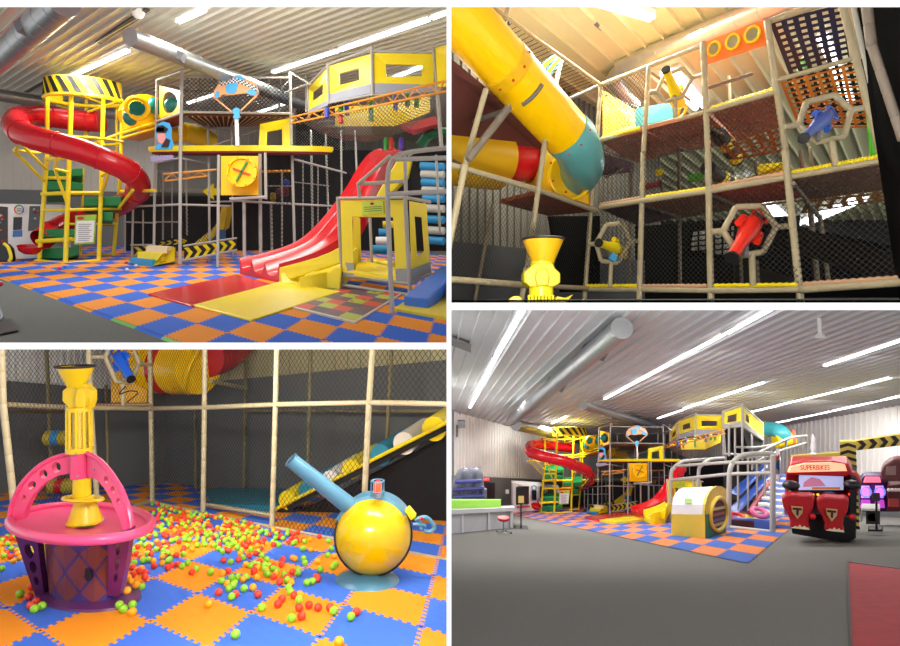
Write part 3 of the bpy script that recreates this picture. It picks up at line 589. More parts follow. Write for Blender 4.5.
def gallery(V, where):
    k = V.room; t = thing('lookout_gallery', 'high faceted yellow gallery with windows above the orange truss, '+where, 'gallery', V(375, 120, 14))
    Ya, Yb, Yc, Yd, Ye = 16.2, 14.6, 13.2, 13.0, 12.4
    GB = mat('grey_blue_skirt', (150, 154, 166), .6)
    windowed(V, t, 'yellow_panel', [(308.7, 110, Ya), (327.9, 99.5, Yb), (327, 68, Yb), (308.4, 88.3, Ya)], [(313, 101, Ya-.2), (322.6, 94, Yb+.4), (322.8, 84, Yb+.4), (313, 92, Ya-.2)], .04, YEL, [(308.7, 114, Ya), (327.9, 105, Yb), (327.9, 99.5, Yb), (308.7, 110, Ya)], GB)
    windowed(V, t, 'yellow_panel', [(329.7, 94, Yb), (370.6, 84, Yc), (370.6, 54, Yc), (328.8, 66, Yb)], [(340, 85, 14.2), (359.2, 79.8, 13.6), (358.6, 68, 13.6), (339.4, 73.5, 14.2)], .04, YEL, [(328.8, 102, Yb), (370.6, 93, Yc), (370.6, 83.7, Yc), (329.7, 94, Yb)], GB)
    windowed(V, t, 'yellow_panel', [(373.4, 82.8, Yc), (433.8, 85, Yd), (433, 54, Yd), (373.4, 53, Yc)], [(386.4, 76.6, Yc), (421.8, 76.2, Yd), (422.5, 65, Yd), (385.5, 64, Yc)], .04, YEL, [(373.4, 93.5, Yc), (433.8, 90, Yd), (433.8, 85, Yd), (373.4, 82.8, Yc)], GB)
    if k == 1: plate(V, t, 'yellow_panel', [(436.6, 86.5, Yd), (452, 86, Ye), (452, 43, Ye), (434.8, 47.4, Yd)], (0, .04, 0), YEL)
    for a, b, w in (((308, 88, Ya), (309, 118, Ya), 2.4), ((327.6, 64, Yb), (328.8, 104, Yb), 3), ((371.8, 46, Yc), (372.6, 96, Yc), 3.4), ((433, 46.5, Yd), (436.5, 82, Yd), 3), ((436.5, 82, Yd), (441.5, 148, Yd), 4),
                    ((308, 85.5, Ya), (327.6, 65.5, Yb), 2.2), ((327.6, 64.5, Yb), (371.8, 48.5, Yc), 2.4), ((372, 51, Yc), (433, 52.5, Yd), 2.2), ((329, 103, Yb), (372, 94.5, Yc), 2.2), ((372, 95, Yc), (437, 91, Yd), 2.2)): bar(V, t, 'frame_pipe', a, b, w, GREY)
    if k == 1: bar(V, t, 'frame_pipe', (432, 47, Yd), (452, 41, Ye), 2.4, GREY)
    # back wall panels seen through the windows and under the skirt
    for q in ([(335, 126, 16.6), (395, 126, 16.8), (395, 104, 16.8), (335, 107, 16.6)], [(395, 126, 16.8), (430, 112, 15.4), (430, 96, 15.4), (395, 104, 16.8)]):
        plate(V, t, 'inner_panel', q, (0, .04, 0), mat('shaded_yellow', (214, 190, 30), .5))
    # hanging net bowl
    mb = MB(); top = [(300, 119), (320, 117), (345, 110), (372, 104), (405, 98), (438, 91)]; low = [(306, 124), (322, 134), (345, 141), (372, 142), (408, 131), (436, 107)]
    yt = [15.9, 15.3, 14.4, 13.4, 13.1, 12.9]
    N_ = 5
    for i in range(5):
        for j in range(N_):
            def g(ii, jj):
                f = jj/N_; p, q = top[ii], low[ii]; bx = math.sin(f*math.pi/2)
                return V(p[0]+(q[0]-p[0])*f, p[1]+(q[1]-p[1])*bx, yt[ii]+1.6*(1-math.cos(f*math.pi/2)))
            a, b, c, d = g(i, j+1), g(i+1, j+1), g(i+1, j), g(i, j)
            mb.quad([a, b, c, d], 0, [(i*1.0, 1-(j+1)/N_*1.3), (i+1.0, 1-(j+1)/N_*1.3), (i+1.0, 1-j/N_*1.3), (i*1.0, 1-j/N_*1.3)])
    build('net_bowl', mb, NETG, t, k)
    tr = thing('truss_beam', 'long orange lattice truss below the yellow gallery, '+where, 'beam', V(370, 105, 12.5))
    A0, A1 = (290, 117.5, 16.5), (452, 79.5, 11.2); B0, B1 = (291, 123.5, 16.5), (452, 90, 11.2)
    if k == 4: A1, B1 = (440, 83, 11.6), (440, 92, 11.6)
    bar(V, tr, 'chord', A0, A1, 2, ORG); bar(V, tr, 'chord', B0, B1, 2, ORG)
    n = 22
    for i in range(n):
        f0, f1 = i/n, (i+1)/n
        p = [A0[j]+(A1[j]-A0[j])*f0 for j in range(3)] if i % 2 else [B0[j]+(B1[j]-B0[j])*f0 for j in range(3)]
        q = [B0[j]+(B1[j]-B0[j])*f1 for j in range(3)] if i % 2 else [A0[j]+(A1[j]-A0[j])*f1 for j in range(3)]
        bar(V, tr, 'web', p, q, 1.5, ORG, 6)
    bags = [((327, 108), (327, 118), (40, 70, 170), 'blue'), ((341, 115), (341, 123), (190, 50, 50), 'red'), ((346.5, 101), (347, 115), (50, 80, 180), 'blue'), ((371, 97), (371, 121), (40, 130, 50), 'green'), ((395.5, 94), (395.5, 110), (70, 90, 180), 'blue'), ((407.5, 95), (407.5, 106), (50, 130, 60), 'green'), ((416.5, 97), (416.5, 107), (70, 150, 70), 'green'), ((341, 105), (341, 112), (60, 160, 50), 'green')]
    for n_, (a, b, c, nm) in enumerate(bags):
        mb = MB(); mb.tube([V(a[0], a[1], 14.6), V(b[0], b[1], 14.6)], V.r(5, 14.6), 12)
        o = build('punch_bag', mb, mat('bag_'+nm, c), None, k, smooth=True)
        tag(o, ('%s bag in the net bowl, %s of the hanging bags, ' % (nm, ['leftmost', 'low second', 'third', 'long fourth', 'sixth', 'seventh', 'rightmost', 'short upper'][n_]))+where, 'hanging bag', 'bags under the gallery')
    return t
def step_blocks(V, where):
    k = V.room; t = thing('soft_steps', 'blue, yellow and beige soft steps by the chevron board, '+where, 'soft steps', V(155, 264, 17.5))
    def blk(nm, f, d, m):
        mb = MB(); mb.hexa([V(*p) for p in f], [V(*p) for p in d]); build(nm, mb, m, t, k, bevel=.02)
    Y = 17.4
    blk('blue_step', [(129.5, 263.5, 18), (152, 267.5, Y), (152, 260, Y), (130, 258, 18)], [(134, 261, 19.4), (175, 264, 18.4), (175, 257, 18.4), (134, 257, 19.4)], mat('azure_vinyl', (30, 140, 200), .5))
    blk('yellow_step', [(137, 258.5, 18), (162, 262, Y), (162, 252.5, Y), (138, 252, 18)], [(144, 256, 19.4), (175, 259, 18.2), (175, 252, 18.2), (142, 251, 19.4)], YEL)
    blk('yellow_step', [(152, 266.5, Y-.1), (175, 261.5, 17.9), (175, 247.5, 17.9), (162, 254, Y-.1)], [(160, 262, 18.2), (176, 260, 18.6), (176, 247, 18.6), (164, 252, 18.2)], YEL)
    blk('beige_step', [(145.5, 253, 18), (167, 254, Y), (167, 247, Y), (146, 246, 18)], [(150, 252, 19), (174, 252, 18.4), (174, 246.5, 18.4), (150, 245, 19)], mat('beige_vinyl', (226, 206, 170), .5))
def slides(V, where):
    k = V.room
    def chute(name, label, Lp, Rp, lanes, m, lip):
        t = thing(name, label+where, 'slide', V(Lp[0][0], Lp[0][1], Lp[0][2]))
        L_ = smoothpath([V(*p) for p in Lp], 5); R_ = smoothpath([V(*p) for p in Rp], 5); mb = MB(); n = len(L_); prof = []
        for ln in range(lanes):
            for i in range(9):
                f = i/8; prof.append(((ln+f)/lanes, lip*(abs(2*f-1)**4)))
        kk = len(prof); vs = []
        for i in range(n):
            for u, h in prof: vs.append(L_[i].lerp(R_[i], u)+Vector((0, 0, h*min(1, (n-1-i)/8+.15))))
        for i in range(n):
            for u, h in prof: vs.append(L_[i].lerp(R_[i], u)+Vector((0, 0, -lip*1.2 if i > 4 else -lip*1.2)))
        fs = []; o = n*kk
        for i in range(n-1):
            for j in range(kk-1):
                fs.append([i*kk+j, i*kk+j+1, (i+1)*kk+j+1, (i+1)*kk+j]); fs.append([o+i*kk+j+1, o+i*kk+j, o+(i+1)*kk+j, o+(i+1)*kk+j+1])
            fs.append([i*kk, (i+1)*kk, o+(i+1)*kk, o+i*kk]); fs.append([i*kk+kk-1, o+i*kk+kk-1, o+(i+1)*kk+kk-1, (i+1)*kk+kk-1])
        for j in range(kk-1):
            fs.append([j, o+j, o+j+1, j+1]); e = (n-1)*kk; fs.append([e+j, e+j+1, o+e+j+1, o+e+j])
        mb.add(vs, fs); build('chute', mb, m, t, k, smooth=True); return t
    rt = chute('wave_slide', 'glossy red wave slide with several lanes, ', [(240, 270, 15.2), (262, 265, 15.4), (290, 256, 15.6), (306, 246, 15.7), (322, 230, 15.9), (334, 215, 16), (347, 197, 16.2), (358, 178, 16.4), (372, 160, 16.6), (381, 150, 17)],
          [(279, 277, 13.4), (300, 271, 13.5), (322, 262, 13.6), (342, 248, 13.8), (356, 228, 14.2), (368, 208, 14.6), (376, 190, 15.2), (384, 172, 15.6), (394, 160, 16), (402, 150, 16.4)], 3, RED, .3)
    mb = MB(); mb.hexa([V(238, 274, 15.3), V(279, 279, 13.4), V(279, 268, 13.4), V(238, 259, 15.3)], [V(246, 272, 15.6), V(285, 277, 13.8), V(284, 264, 13.9), V(246, 256, 15.7)]); 
    yt = chute('yellow_slide', 'short yellow slide end beside the red wave slide, ', [(280, 287, 13), (292, 284, 13.1), (310, 278, 13.2), (330, 270, 13.4), (341, 262, 13.6), (352, 244, 13.8)], [(300, 292, 12.2), (312, 290, 12.2), (325, 287, 12.3), (340, 283, 12.5), (343, 272, 12.6), (358, 250, 13)], 1, YEL, .3)
    mb = MB(); mb.hexa([V(279, 283, 13.05), V(340, 290, 11.9), V(341.5, 268, 11.95), V(334, 259, 12.6)], [V(281, 281, 13.3), V(342, 288, 12.2), V(343, 262, 12.3), V(336, 255, 12.9)])
    mb = MB(); mb.prism([V(x, y, 13.1-(x-279)*.012) for x, y, Y in ((279, 283, 13.1), (279, 267.5, 13.1), (300, 262, 13.4), (316, 257.5, 13.5), (330, 252, 13.6), (341, 246, 13.6), (341, 263, 13.3), (312, 273, 13.3), (298, 277, 13.2))], (0, .12, 0)); build('side_wall', mb, YEL, yt, k, bevel=.03)
    mb = MB(); mb.prism([V(x, y, 12.6-(x-303)*.012) for x, y, Y in ((303, 289, 12.6), (304, 275, 12.6), (312, 271, 12.6), (330, 271, 12.3), (334, 267, 12.2), (340, 266, 12.1), (341.5, 270, 12.1), (340, 290, 12))], (0, .15, 0)); build('side_wall', mb, YEL, yt, k, bevel=.04)
    o = MB(); q = [(147.7, 293.4), (192, 305.6), (284, 287), (237, 274)]
    def flatmat(nm, q, hpx, m, label, cat='mat'):
        top = [Vector(V(x, y, FY(1, y+hpx))) for x, y in q]; dz = Vector((0, 0, V(0, 0, 10).z-V(0, 10*hpx/12.0, 10).z))
        mb = MB(); mb.prism(top, -dz*0.9); o = build(nm, mb, m, None, k, bevel=.02); tag(o, label+where, cat)
    if k == 4: return
    flatmat('landing_mat', q, 3, RED, 'flat red landing mat in front of the red wave slide, ')
    flatmat('landing_mat', [(193, 304.5), (251, 319.5), (341, 291), (281, 281)], 3.5, YEL, 'flat yellow landing mat in front of the yellow slide, ')
PURP = mat('purple_print', (90, 50, 90), .6)
def house(V, where, x0=0):
    k = V.room; t = thing('play_house', 'yellow vinyl play house with open doorway, right of the slides, '+where, 'play house', V(375, 296, 12))
    for a, b, w in (((338, 197, 12.3), (343, 291, 12.3), 4), ((405, 196, 11.4), (410, 295, 11.3), 4.4), ((370, 218, 13.2), (372, 266, 13.2), 3), ((424, 203, 12.2), (431, 285, 12.2), 3.4)): bar(V, t, 'post', a, b, w, GREY)
    for a, b, w in (((338, 198.5, 12.3), (405, 197.5, 11.4), 3.4), ((405, 197.5, 11.4), (430, 202, 12.2), 3.4), ((342, 275, 12.3), (409, 284, 11.3), 3.8), ((342, 285, 12.3), (409, 295, 11.3), 3.4), ((409, 284, 11.3), (430, 274, 12.2), 3.4)): bar(V, t, 'rail', a, b, w, GREY)
    Y0, Y1 = 12.25, 11.45; SK = mat('grey_skirt', (150, 156, 160), .6)
    yy = lambda x: Y0+(Y1-Y0)*(x-340)/65
    W_ = lambda x, y: (x, y, yy(x))
    windowed(V, t, 'front_wall', [W_(342.5, 272), W_(407, 281), W_(404, 200), W_(340.6, 200.5)], [W_(353.5, 270), W_(396, 277), W_(393, 217), W_(352, 216.5)], .05, YEL)
    plate(V, t, 'lower_skirt', [W_(342.8, 274), W_(354, 276), W_(354, 263), W_(342.3, 262.5)], (0, .05, 0), SK)
    plate(V, t, 'lower_skirt', [(396, 281, 11.44), (407.5, 283, 11.3), (407, 269, 11.3), (395, 268.5, 11.44)], (0, .05, 0), SK)
    windowed(V, t, 'side_wall', [(411.5, 279, 11.4), (430, 269, 12.1), (426.5, 204, 12.1), (409, 201, 11.4)], [(417, 257, 11.6), (424, 251, 11.9), (421.5, 217, 11.9), (414.5, 216, 11.6)], .05, YEL, [(411.8, 282, 11.35), (430.5, 271.5, 12.1), (430, 262, 12.1), (411.5, 269, 11.35)], SK)
    plate(V, t, 'floor_pad', [(354, 276, 12), (396, 282, 11.5), (396, 270, 12.4), (358, 262, 13.4)], (0, 0, .05), YEL)
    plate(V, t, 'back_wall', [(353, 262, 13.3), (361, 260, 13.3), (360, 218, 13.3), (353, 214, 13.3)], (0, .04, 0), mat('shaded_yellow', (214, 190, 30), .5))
    sg = plate(V, t, 'rules_sign', [(362, 215.5, 11.95), (384, 213, 11.68), (383, 201, 11.68), (362, 202, 11.95)], (0, .01, 0), mat('lime_sheet', (190, 210, 60)))
    if sg:
        mb = MB(); c = V(372, 203.7, 11.75); mb.ball(c, V.r(2.6, 11.8), 14, 8, sx=1)
        for v in mb.v: v.y = c.y+(v.y-c.y)*.05; v.x = c.x+(v.x-c.x)*1.6
        build('red_oval', mb, RED, sg, k)
        mb = MB()
        for i in range(3): mb.prism([V(364, 207+i*2, 11.8), V(382, 206+i*2, 11.6), V(382, 206.7+i*2, 11.6), V(364, 207.7+i*2, 11.8)], (0, .005, 0))
        build('text_lines', mb, mat('print_green', (90, 120, 50)), sg, k)
    # stairs of soft rollers seen through the doorway
    s = thing('roller_steps', 'blue, white and yellow rollers inside the yellow house, '+where, 'soft steps', V(383, 262, 13.6))
    rows = [((371, 262, 13.5), (394, 266, 13.2), 9, YEL), ((371.5, 249.5, 13.8), (389, 249.5, 13.8), 9, mat('azure_vinyl', (30, 140, 200), .5)), ((376, 240.8, 14.2), (389, 240.8, 14.2), 8, WHITE), ((379, 232.6, 14.6), (391, 232.6, 14.6), 8, mat('azure_vinyl', (30, 140, 200), .5)), ((383, 224.5, 15), (393, 224.5, 15), 7, YEL)]
    for a, b, w, m in rows: mb = MB(); mb.tube([V(*a), V(*b)], V.r(w, a[2]), 14); build('roller', mb, m, s, k, smooth=True)
# ================================================================ ROOM 1 (upper left): the play frame from the front
H1 = [-15.3136, 54.99442, 227.3289, 15.28621, 26.6041, 334.1998, 0.07558781, 0.1189444]
V1 = View(1); W1 = 'upper-left room'
def carpet(k, y_far, x0=-400, x1=1300, m=CARPET, name='floor'):
    mb = MB(); yb = 346 if k == 1 else 660
    mb.quad([FL(k, x0, y_far), FL(k, x1, y_far), FL(k, x1 if k != 1 else 449, yb), FL(k, x0, yb)]); return struct(name, mb, m, k)
carpet(1, 236, -300, 449)
mb = puzzle_floor(1, H1, (-12, 26), (-1, 24), None, lambda i, j: j >= -1, teeth=9, amp=0.022)
tag(build('foam_tile_floor', mb, [T_BLUE, T_ORG], None, 1), 'orange and blue checkered foam tile floor in front of the play frame, upper-left room', 'foam floor')
mb = MB()
for i in range(-2, 12):
    q = [hom(H1, i, -1.0), hom(H1, i+1, -1.0), hom(H1, i+1, -1.1), hom(H1, i, -1.1)]
    if min(a[2] for a in q) > .02: mb.add([FL(1, a[0], a[1], z) for a, z in zip(q, (.02, .02, 0, 0))], [[0, 1, 2, 3]], 0 if i in (0, 2) else 1+(i % 2))
o = build('edge_strip', mb, [mat('green_foam_edge', (60, 170, 50)), T_ORG, T_BLUE], None, 1); tag(o, 'thin multicoloured strip along the foam floor edge, upper-left room', 'edge strip')
# ceiling
CEIL1 = mat('ribbed_ceiling_panel', (204, 204, 188), 0.3, 0.04)
mb = MB(); mb.quad([CE(1, -300, 0), CE(1, 900, 0), Vector(((900-450)/F*40, 42, ceil_z(1, 42))), Vector(((-300-450)/F*42, 42, ceil_z(1, 42)))][:4])
d1 = Vector(((-195-450)/F, 1, (323-212)/F))
mb = MB(); yy0, yy1 = 9.0, 46.0
mb.quad([Vector((-60, yy0, ceil_z(1, yy0))), Vector((20, yy0, ceil_z(1, yy0))), Vector((20, yy1, ceil_z(1, yy1))), Vector((-60, yy1, ceil_z(1, yy1)))])
ribs(1, mb, (-195, 212), yy0, yy1, -8, 40, 0.42, 0.06, 0.07)
struct('ceiling', mb, CEIL1, 1)
# walls
WPAN = mat('white_ribbed_wall', (214, 214, 206), 0.5, .03); WAIN = mat('grey_wainscot', (112, 116, 120), .7, .05)
mb = MB(); ribbed_wall(mb, wall_between(1, -60, 24, 470, 43, .40, 1.0), 90, .04); struct('wall_back', mb, WPAN, 1)
mb = MB(); mb.quad(wall_between(1, -60, 23.9, 470, 42.9, 0, .405)); struct('baseboard_back', mb, WAIN, 1)
# ducts
def duct(k, name, label, pts, R, bands=6, cap=True):
    t = thing(name, label, 'duct', (pts[0][0], pts[0][1], pts[0][2])); mb = MB(); mb.tube(pts, R, 28, caps=cap); build('duct_pipe', mb, STEEL, t, k, smooth=True)
    a, b = Vector(pts[0]), Vector(pts[-1])
    for i in range(bands):
        c = a.lerp(b, (i+.5)/bands) if len(pts) == 2 else Vector(pts[i % len(pts)]); mb = MB(); mb.ring(c, b-a, R*1.003, R*.025, 28, 6); build('seam_band', mb, STEEL, t, k, smooth=True)
    return t
R_ = 10.5/600*18
t = duct(1, 'air_duct', 'round silver air duct crossing the top-left corner of the ceiling, upper-left room', [P(64, 0, 10.5), P(-8, 66, 16)], .27, 9)
mb = MB(); mb.box(P(25, 26, 12), (.1, 0, .07), (0.03, .1, 0), (-.04, 0, .1)); build('air_vent', mb, mat('vent_grey', (120, 122, 125)), t, 1)
t = duct(1, 'air_duct', 'silver air duct with closed end pointing down to the right, upper-left room', [P(130, 37, 13.5), P(300, 104, 21)], .2, 12)
mb = MB(); mb.box(P(179, 56, 14.8), (.12, 0, -.05), (0, .1, 0), (.04, 0, .09)); build('air_vent', mb, mat('vent_grey', (120, 122, 125)), t, 1)
duct(1, 'air_duct', 'low silver air duct running along the back wall behind the striped tower, upper-left room', [P(-20, 92, 21), P(128, 116, 24.5)], .22, 8)
fixture(1, (178, 18), (204, 6), 'short strip light at the top edge, upper-left room')
fixture(1, (273, 69.5), (337, 47.5), 'lit strip light above the yellow gallery, nearer the frame, upper-left room')
fixture(1, (340, 46.5), (428, 15.5), 'longest lit strip light on the right of the ceiling, upper-left room')
fixture(1, (432, 14), (455, 5), 'strip light cut by the top right corner, upper-left room')
fixture(1, (64, 77), (128, 47), 'glowing strip imitating a reflection above the striped tower crown, upper-left room')  # reflected glow on the ceiling, built as an added fixture
fixture(1, (188, 101), (232, 86), 'strip light seen through the upper netting left of the parachute, upper-left room')
fixture(1, (248, 114), (292, 99), 'strip light seen through the netting right of the parachute, upper-left room')
fixture(1, (384, 79), (440, 56), 'strip light seen through the gallery windows, upper-left room')
fixture(1, (326, 98), (366, 84), 'strip light behind the small gallery window, upper-left room')
for a, b, l in (((98, 41), (148, 8), 'long dark slot in the ceiling between the two ducts, upper-left room'), ((26, 91), (50, 76), 'short dark slot in the ceiling left of the striped crown, upper-left room')):
    A, B = CE(1, *a, -.06), CE(1, *b, -.06); mb = MB(); s = Vector((.05, .05, 0)); mb.prism([A-s, A+s, A+s+Vector((0, 0, .04)), A-s+Vector((0, 0, .04))], B-A); tag(build('ceiling_slot', mb, mat('slot_grey', (70, 70, 68)), None, 1), l, 'ceiling track')
mb = MB(); c = CE(1, 138, 10); mb.lathe(c, [(.16, 0), (.16, -.05), (.1, -.16), (.02, -.2)], n=20); tag(build('ceiling_dome', mb, WHITE, None, 1, smooth=True), 'small white dome on the ceiling above the ducts, upper-left room', 'ceiling fitting')
# vending wall on the left
t = thing('prize_machine', 'white glass-fronted prize machine wall left of the yellow tower, upper-left room', 'prize machine', P(22, 258, 20.4))
mb = MB(); q = [P(-8, 262, 20), P(62, 255.5, 20.8), P(62, 204.5, 20.8), P(-8, 203.5, 20)]; mb.prism(q, (0, .5, 0)); build('cabinet', mb, WHITE, t, 1, bevel=.02)
for q, c, nm in (([(-4, 248), (7.5, 246), (7.5, 207), (-4, 206)], (50, 30, 34), 'display_window'), ([(28, 231), (39, 230), (40, 206), (29.5, 206)], (70, 74, 78), 'display_window'), ([(13, 230), (21.5, 229.5), (22, 217), (13.5, 217)], (12, 16, 30), 'touch_screen'), ([(12.5, 237), (22, 236.5), (22, 230), (13, 230.5)], (50, 110, 190), 'control_panel')):
    mb = MB(); mb.prism([P(x, y, 20+.8*(x+8)/70-.02) for x, y in q], (0, .03, 0)); build(nm, mb, mat('m_%s%d' % (nm, c[0]), c, .2), t, 1)
for i in range(12):
    x, y = random.choice([(random.uniform(0, 6), random.uniform(212, 244)), (random.uniform(31, 38), random.uniform(209, 228))]); mb = MB(); mb.ball(P(x, y, 20+.8*(x+8)/70-.03), .05, 8, 6); build('boxed_prize', mb, mat('prize%d' % (i % 4), [(190, 40, 60), (190, 190, 190), (150, 110, 100), (90, 120, 140)][i % 4]), t, 1)
c = P(19, 209.5, 20.25)
for i, col in enumerate(((30, 120, 200), (230, 180, 30), (220, 60, 50), (60, 170, 70))):
    mb = MB(); mb.ring(c, (0, 1, 0), .145, .02, 8, 6, 0, math.pi/2*i, math.pi/2*(i+1)); build('logo_arc', mb, mat('logo%d' % i, col), t, 1)
mb = MB()
for i in range(2): mb.prism([P(16.6, 208.5+i*2, 20.2), P(21.6, 208.4+i*2, 20.2), P(21.6, 209.2+i*2, 20.2), P(16.6, 209.3+i*2, 20.2)], (0, .01, 0))
build('logo_text', mb, mat('print_grey', (120, 120, 125)), t, 1)
mb = MB(); mb.prism([P(-6, 262, 19), P(8, 262, 19), P(10, 258, 19), P(8, 247, 19), P(4, 242.5, 19), P(-6, 243, 19)], (0, .3, 0)); o = build('ride_toy', mb, mat('dark_rubber', (30, 32, 36)), None, 1, bevel=.05); tag(o, 'dark ride toy with a yellow curved rim at the left edge, upper-left room', 'ride toy')
if o:
    mb = MB(); mb.tube(smoothpath([P(4, 243.5, 18.9), P(8.5, 248, 18.9), (P(11, 257, 18.9)), P(9, 261.5, 18.9)]), .05, 8); build('yellow_rim', mb, YPAINT, o, 1, smooth=True)
# shelf unit behind the tower
mb = MB()
for q in ([(46, 236, 21), (55, 235, 21.2), (55, 204.5, 21.2), (46, 205, 21)],): mb.prism([P(*p) for p in q], (0, .3, 0))
tag(build('wall_rack', mb, mat('pale_grey_metal', (170, 172, 174)), None, 1), 'pale grey rack against the wall behind the yellow tower, upper-left room', 'rack')
spiral_tower(V1, W1); tube_slide(V1, W1); frame(V1, W1); deck(V1, W1); eggtube(V1, W1); parachute(V1, W1); gallery(V1, W1); step_blocks(V1, W1); slides(V1, W1); house(V1, W1)
# padded hoops on the right
t = thing('hoop_frame', 'grey padded hoop frame arching in front of the yellow house, upper-left room', 'climbing frame', P(392, 315, 9.3))
GP = mat('light_grey_padding', (176, 176, 172), .55)
def hb(pts, w, nm='padded_pipe', n=12):
    p = [P(*q) for q in pts]; mb = MB(); mb.tube(smoothpath(p, 5) if len(p) > 2 else p, w/2*pts[0][2]/F, n); build(nm, mb, GP, t, 1, smooth=True)
hb([(392.5, 314, 9.4), (391, 285, 9.4), (389.5, 250, 9.4), (387.8, 205, 9.4), (387.6, 180, 9.4), (390, 165, 9.5), (397, 156, 9.7), (408, 152.5, 9.9), (430, 149.5, 10), (460, 147, 10)], 5)
for p_ in ([(393.5, 159.5, 9.6), (455, 157.6, 9)], [(387.6, 194, 9.4), (455, 191, 8.6)]): hb(p_, 4.6)
hb([(358, 184, 11), (390, 156, 10)], 3.6); hb([(358.5, 184, 11), (404, 181, 10.6)], 3.6); hb([(358, 183, 11), (359.5, 197, 11)], 3.4)
hb([(405, 156, 10.8), (406, 196, 10.8)], 3.8); hb([(436, 155, 12), (440, 232, 12)], 2.6); hb([(418, 150, 11.5), (408, 156, 11.5)], 2.6)
mb = MB(); mb.lathe(P(392.6, 315.5, 9.4), [(.055, 0), (.055, .04)], n=16); build('foot_collar', mb, BLACK, t, 1)
# soft beam, yellow mat, board game mat
mb = MB(); mb.hexa([P(403.3, 296, 9.9), P(427.7, 298.7, 9.6), P(428.3, 315, 9.6), P(403.9, 311, 9.9)], [P(441, 266, 12.4), P(462, 264, 12.0), P(462, 276, 12.0), P(441, 276, 12.4)]); tag(build('soft_beam', mb, mat('bright_blue_vinyl', (44, 110, 214), .4), None, 1, bevel=.03), 'long blue soft beam lying on the yellow mat at the right edge, upper-left room', 'soft block')
mb = MB(); mb.prism([FL(1, 394, 312, .06), FL(1, 412, 300, .06), FL(1, 480, 296, .06), FL(1, 480, 328, .06)], (0, 0, -.04)); tag(build('floor_mat', mb, mat('sun_yellow_vinyl', (216, 196, 30), .5), None, 1), 'flat yellow mat under the blue soft beam, upper-left room', 'mat')
q = [FL(1, 291.4, 309.6, .045), FL(1, 355, 325.5, .045), FL(1, 403, 295.5, .045), FL(1, 345, 288, .045)]
t = thing('hopscotch_mat', 'patchwork number mat in front of the play house, upper-left room', 'game mat', sum(q, Vector())/4)
mb = MB(); mb.prism(q, (0, 0, -.03)); build('border', mb, mat('pale_border', (196, 190, 176)), t, 1)
cols = [(200, 56, 36), (160, 176, 50), (96, 52, 84), (70, 56, 70)]
for i in range(4):
    for j in range(7):
        off = .3*(i % 2); u0, u1 = .03+i*.235, .03+(i+1)*.235; v0, v1 = .03+j*.134, .03+(j+1)*.134
        c = cols[(i*3+j*2+(j//2)) % 4]; mb = MB(); mb.prism([bil(q, a, b)+Vector((0, 0, .004)) for a, b in ((u0, v0), (u1, v0), (u1, v1), (u0, v1))], (0, 0, -.003)); build('coloured_square', mb, mat('hop_%d_%d' % c[:2], c), t, 1)
for i in range(8):
    u, v = .15+.7*random.random(), .1+.8*random.random(); mb = MB(); mb.quad([bil(q, u+a, v+b)+Vector((0, 0, .008)) for a, b in ((-.03, -.01), (.03, -.01), (.02, .012), (-.02, .012))]); build('printed_number', mb, BLACK, t, 1)
# things seen behind the slides and hoops at the right
mb = MB(); mb.prism([P(401, 124, 15), P(436, 116, 15), P(438, 124, 15), P(412, 130, 15)], (0, .4, 0)); tag(build('red_canopy', mb, mat('rose_canopy', (214, 90, 100), .5), None, 1), 'rosy red canopy under the right end of the gallery, upper-left room', 'canopy')
mb = MB(); mb.tube(smoothpath([P(420, 146, 15.4), P(428, 136, 15.4), P(438, 133, 15.2), P(450, 132, 15)], 5), .12, 12); tag(build('green_slide', mb, mat('bottle_green', (16, 110, 70), .4), None, 1, smooth=True), 'dark green bent slide end under the gallery at the right, upper-left room', 'slide')
for x, c, nm in ((386, (50, 160, 60), 'green'), (391, (214, 60, 40), 'red'), (401, (90, 60, 190), 'violet')):
    mb = MB(); mb.tube([P(x, 150, 14.6), P(x, 138, 14.6)], .055, 10); tag(build('coloured_light', mb, mat('light_paint_'+nm, c, .5), None, 1, smooth=True), nm+' coloured light above the top of the red wave slide, upper-left room', 'light', 'lights above the slide')  # coloured lights, modelled as plain painted cylinders without glow
t = thing('side_slide', 'yellow slide edge running beside the red wave slide behind the hoops, upper-left room', 'slide', P(385, 205, 14))
mb = MB(); mb.prism([P(x, y, 13.9) for x, y in [(398, 158), (412, 158), (408, 176), (392, 192), (380, 206), (372, 206), (378, 192), (390, 172)]], (0, .3, 0)); build('slide_side', mb, mat('sun_yellow_vinyl', (216, 196, 30), .5), t, 1, bevel=.03)
t = thing('roller_steps', 'blue and white roller climb seen through the hoops at the right, upper-left room', 'soft steps', P(432, 250, 13.6))
for i, y in enumerate((166, 174, 182, 190, 198, 208, 219, 230, 240)):
    mb = MB(); mb.tube([P(421+i*.6, y, 13.9), P(444, y+1, 13.7)], 3.9/F*13.8, 12); build('roller', mb, mat('azure_vinyl', (30, 140, 200), .5) if i % 2 == 0 else mat('dim_white', (190, 190, 184)), t, 1, smooth=True)
mb = MB(); mb.prism([P(412, 250, 15), P(452, 250, 15), P(452, 150, 15), P(412, 156, 15)], (0, .05, 0)); build('dark_backing', mb, mat('dark_mesh_backing', (20, 20, 23)), t, 1)
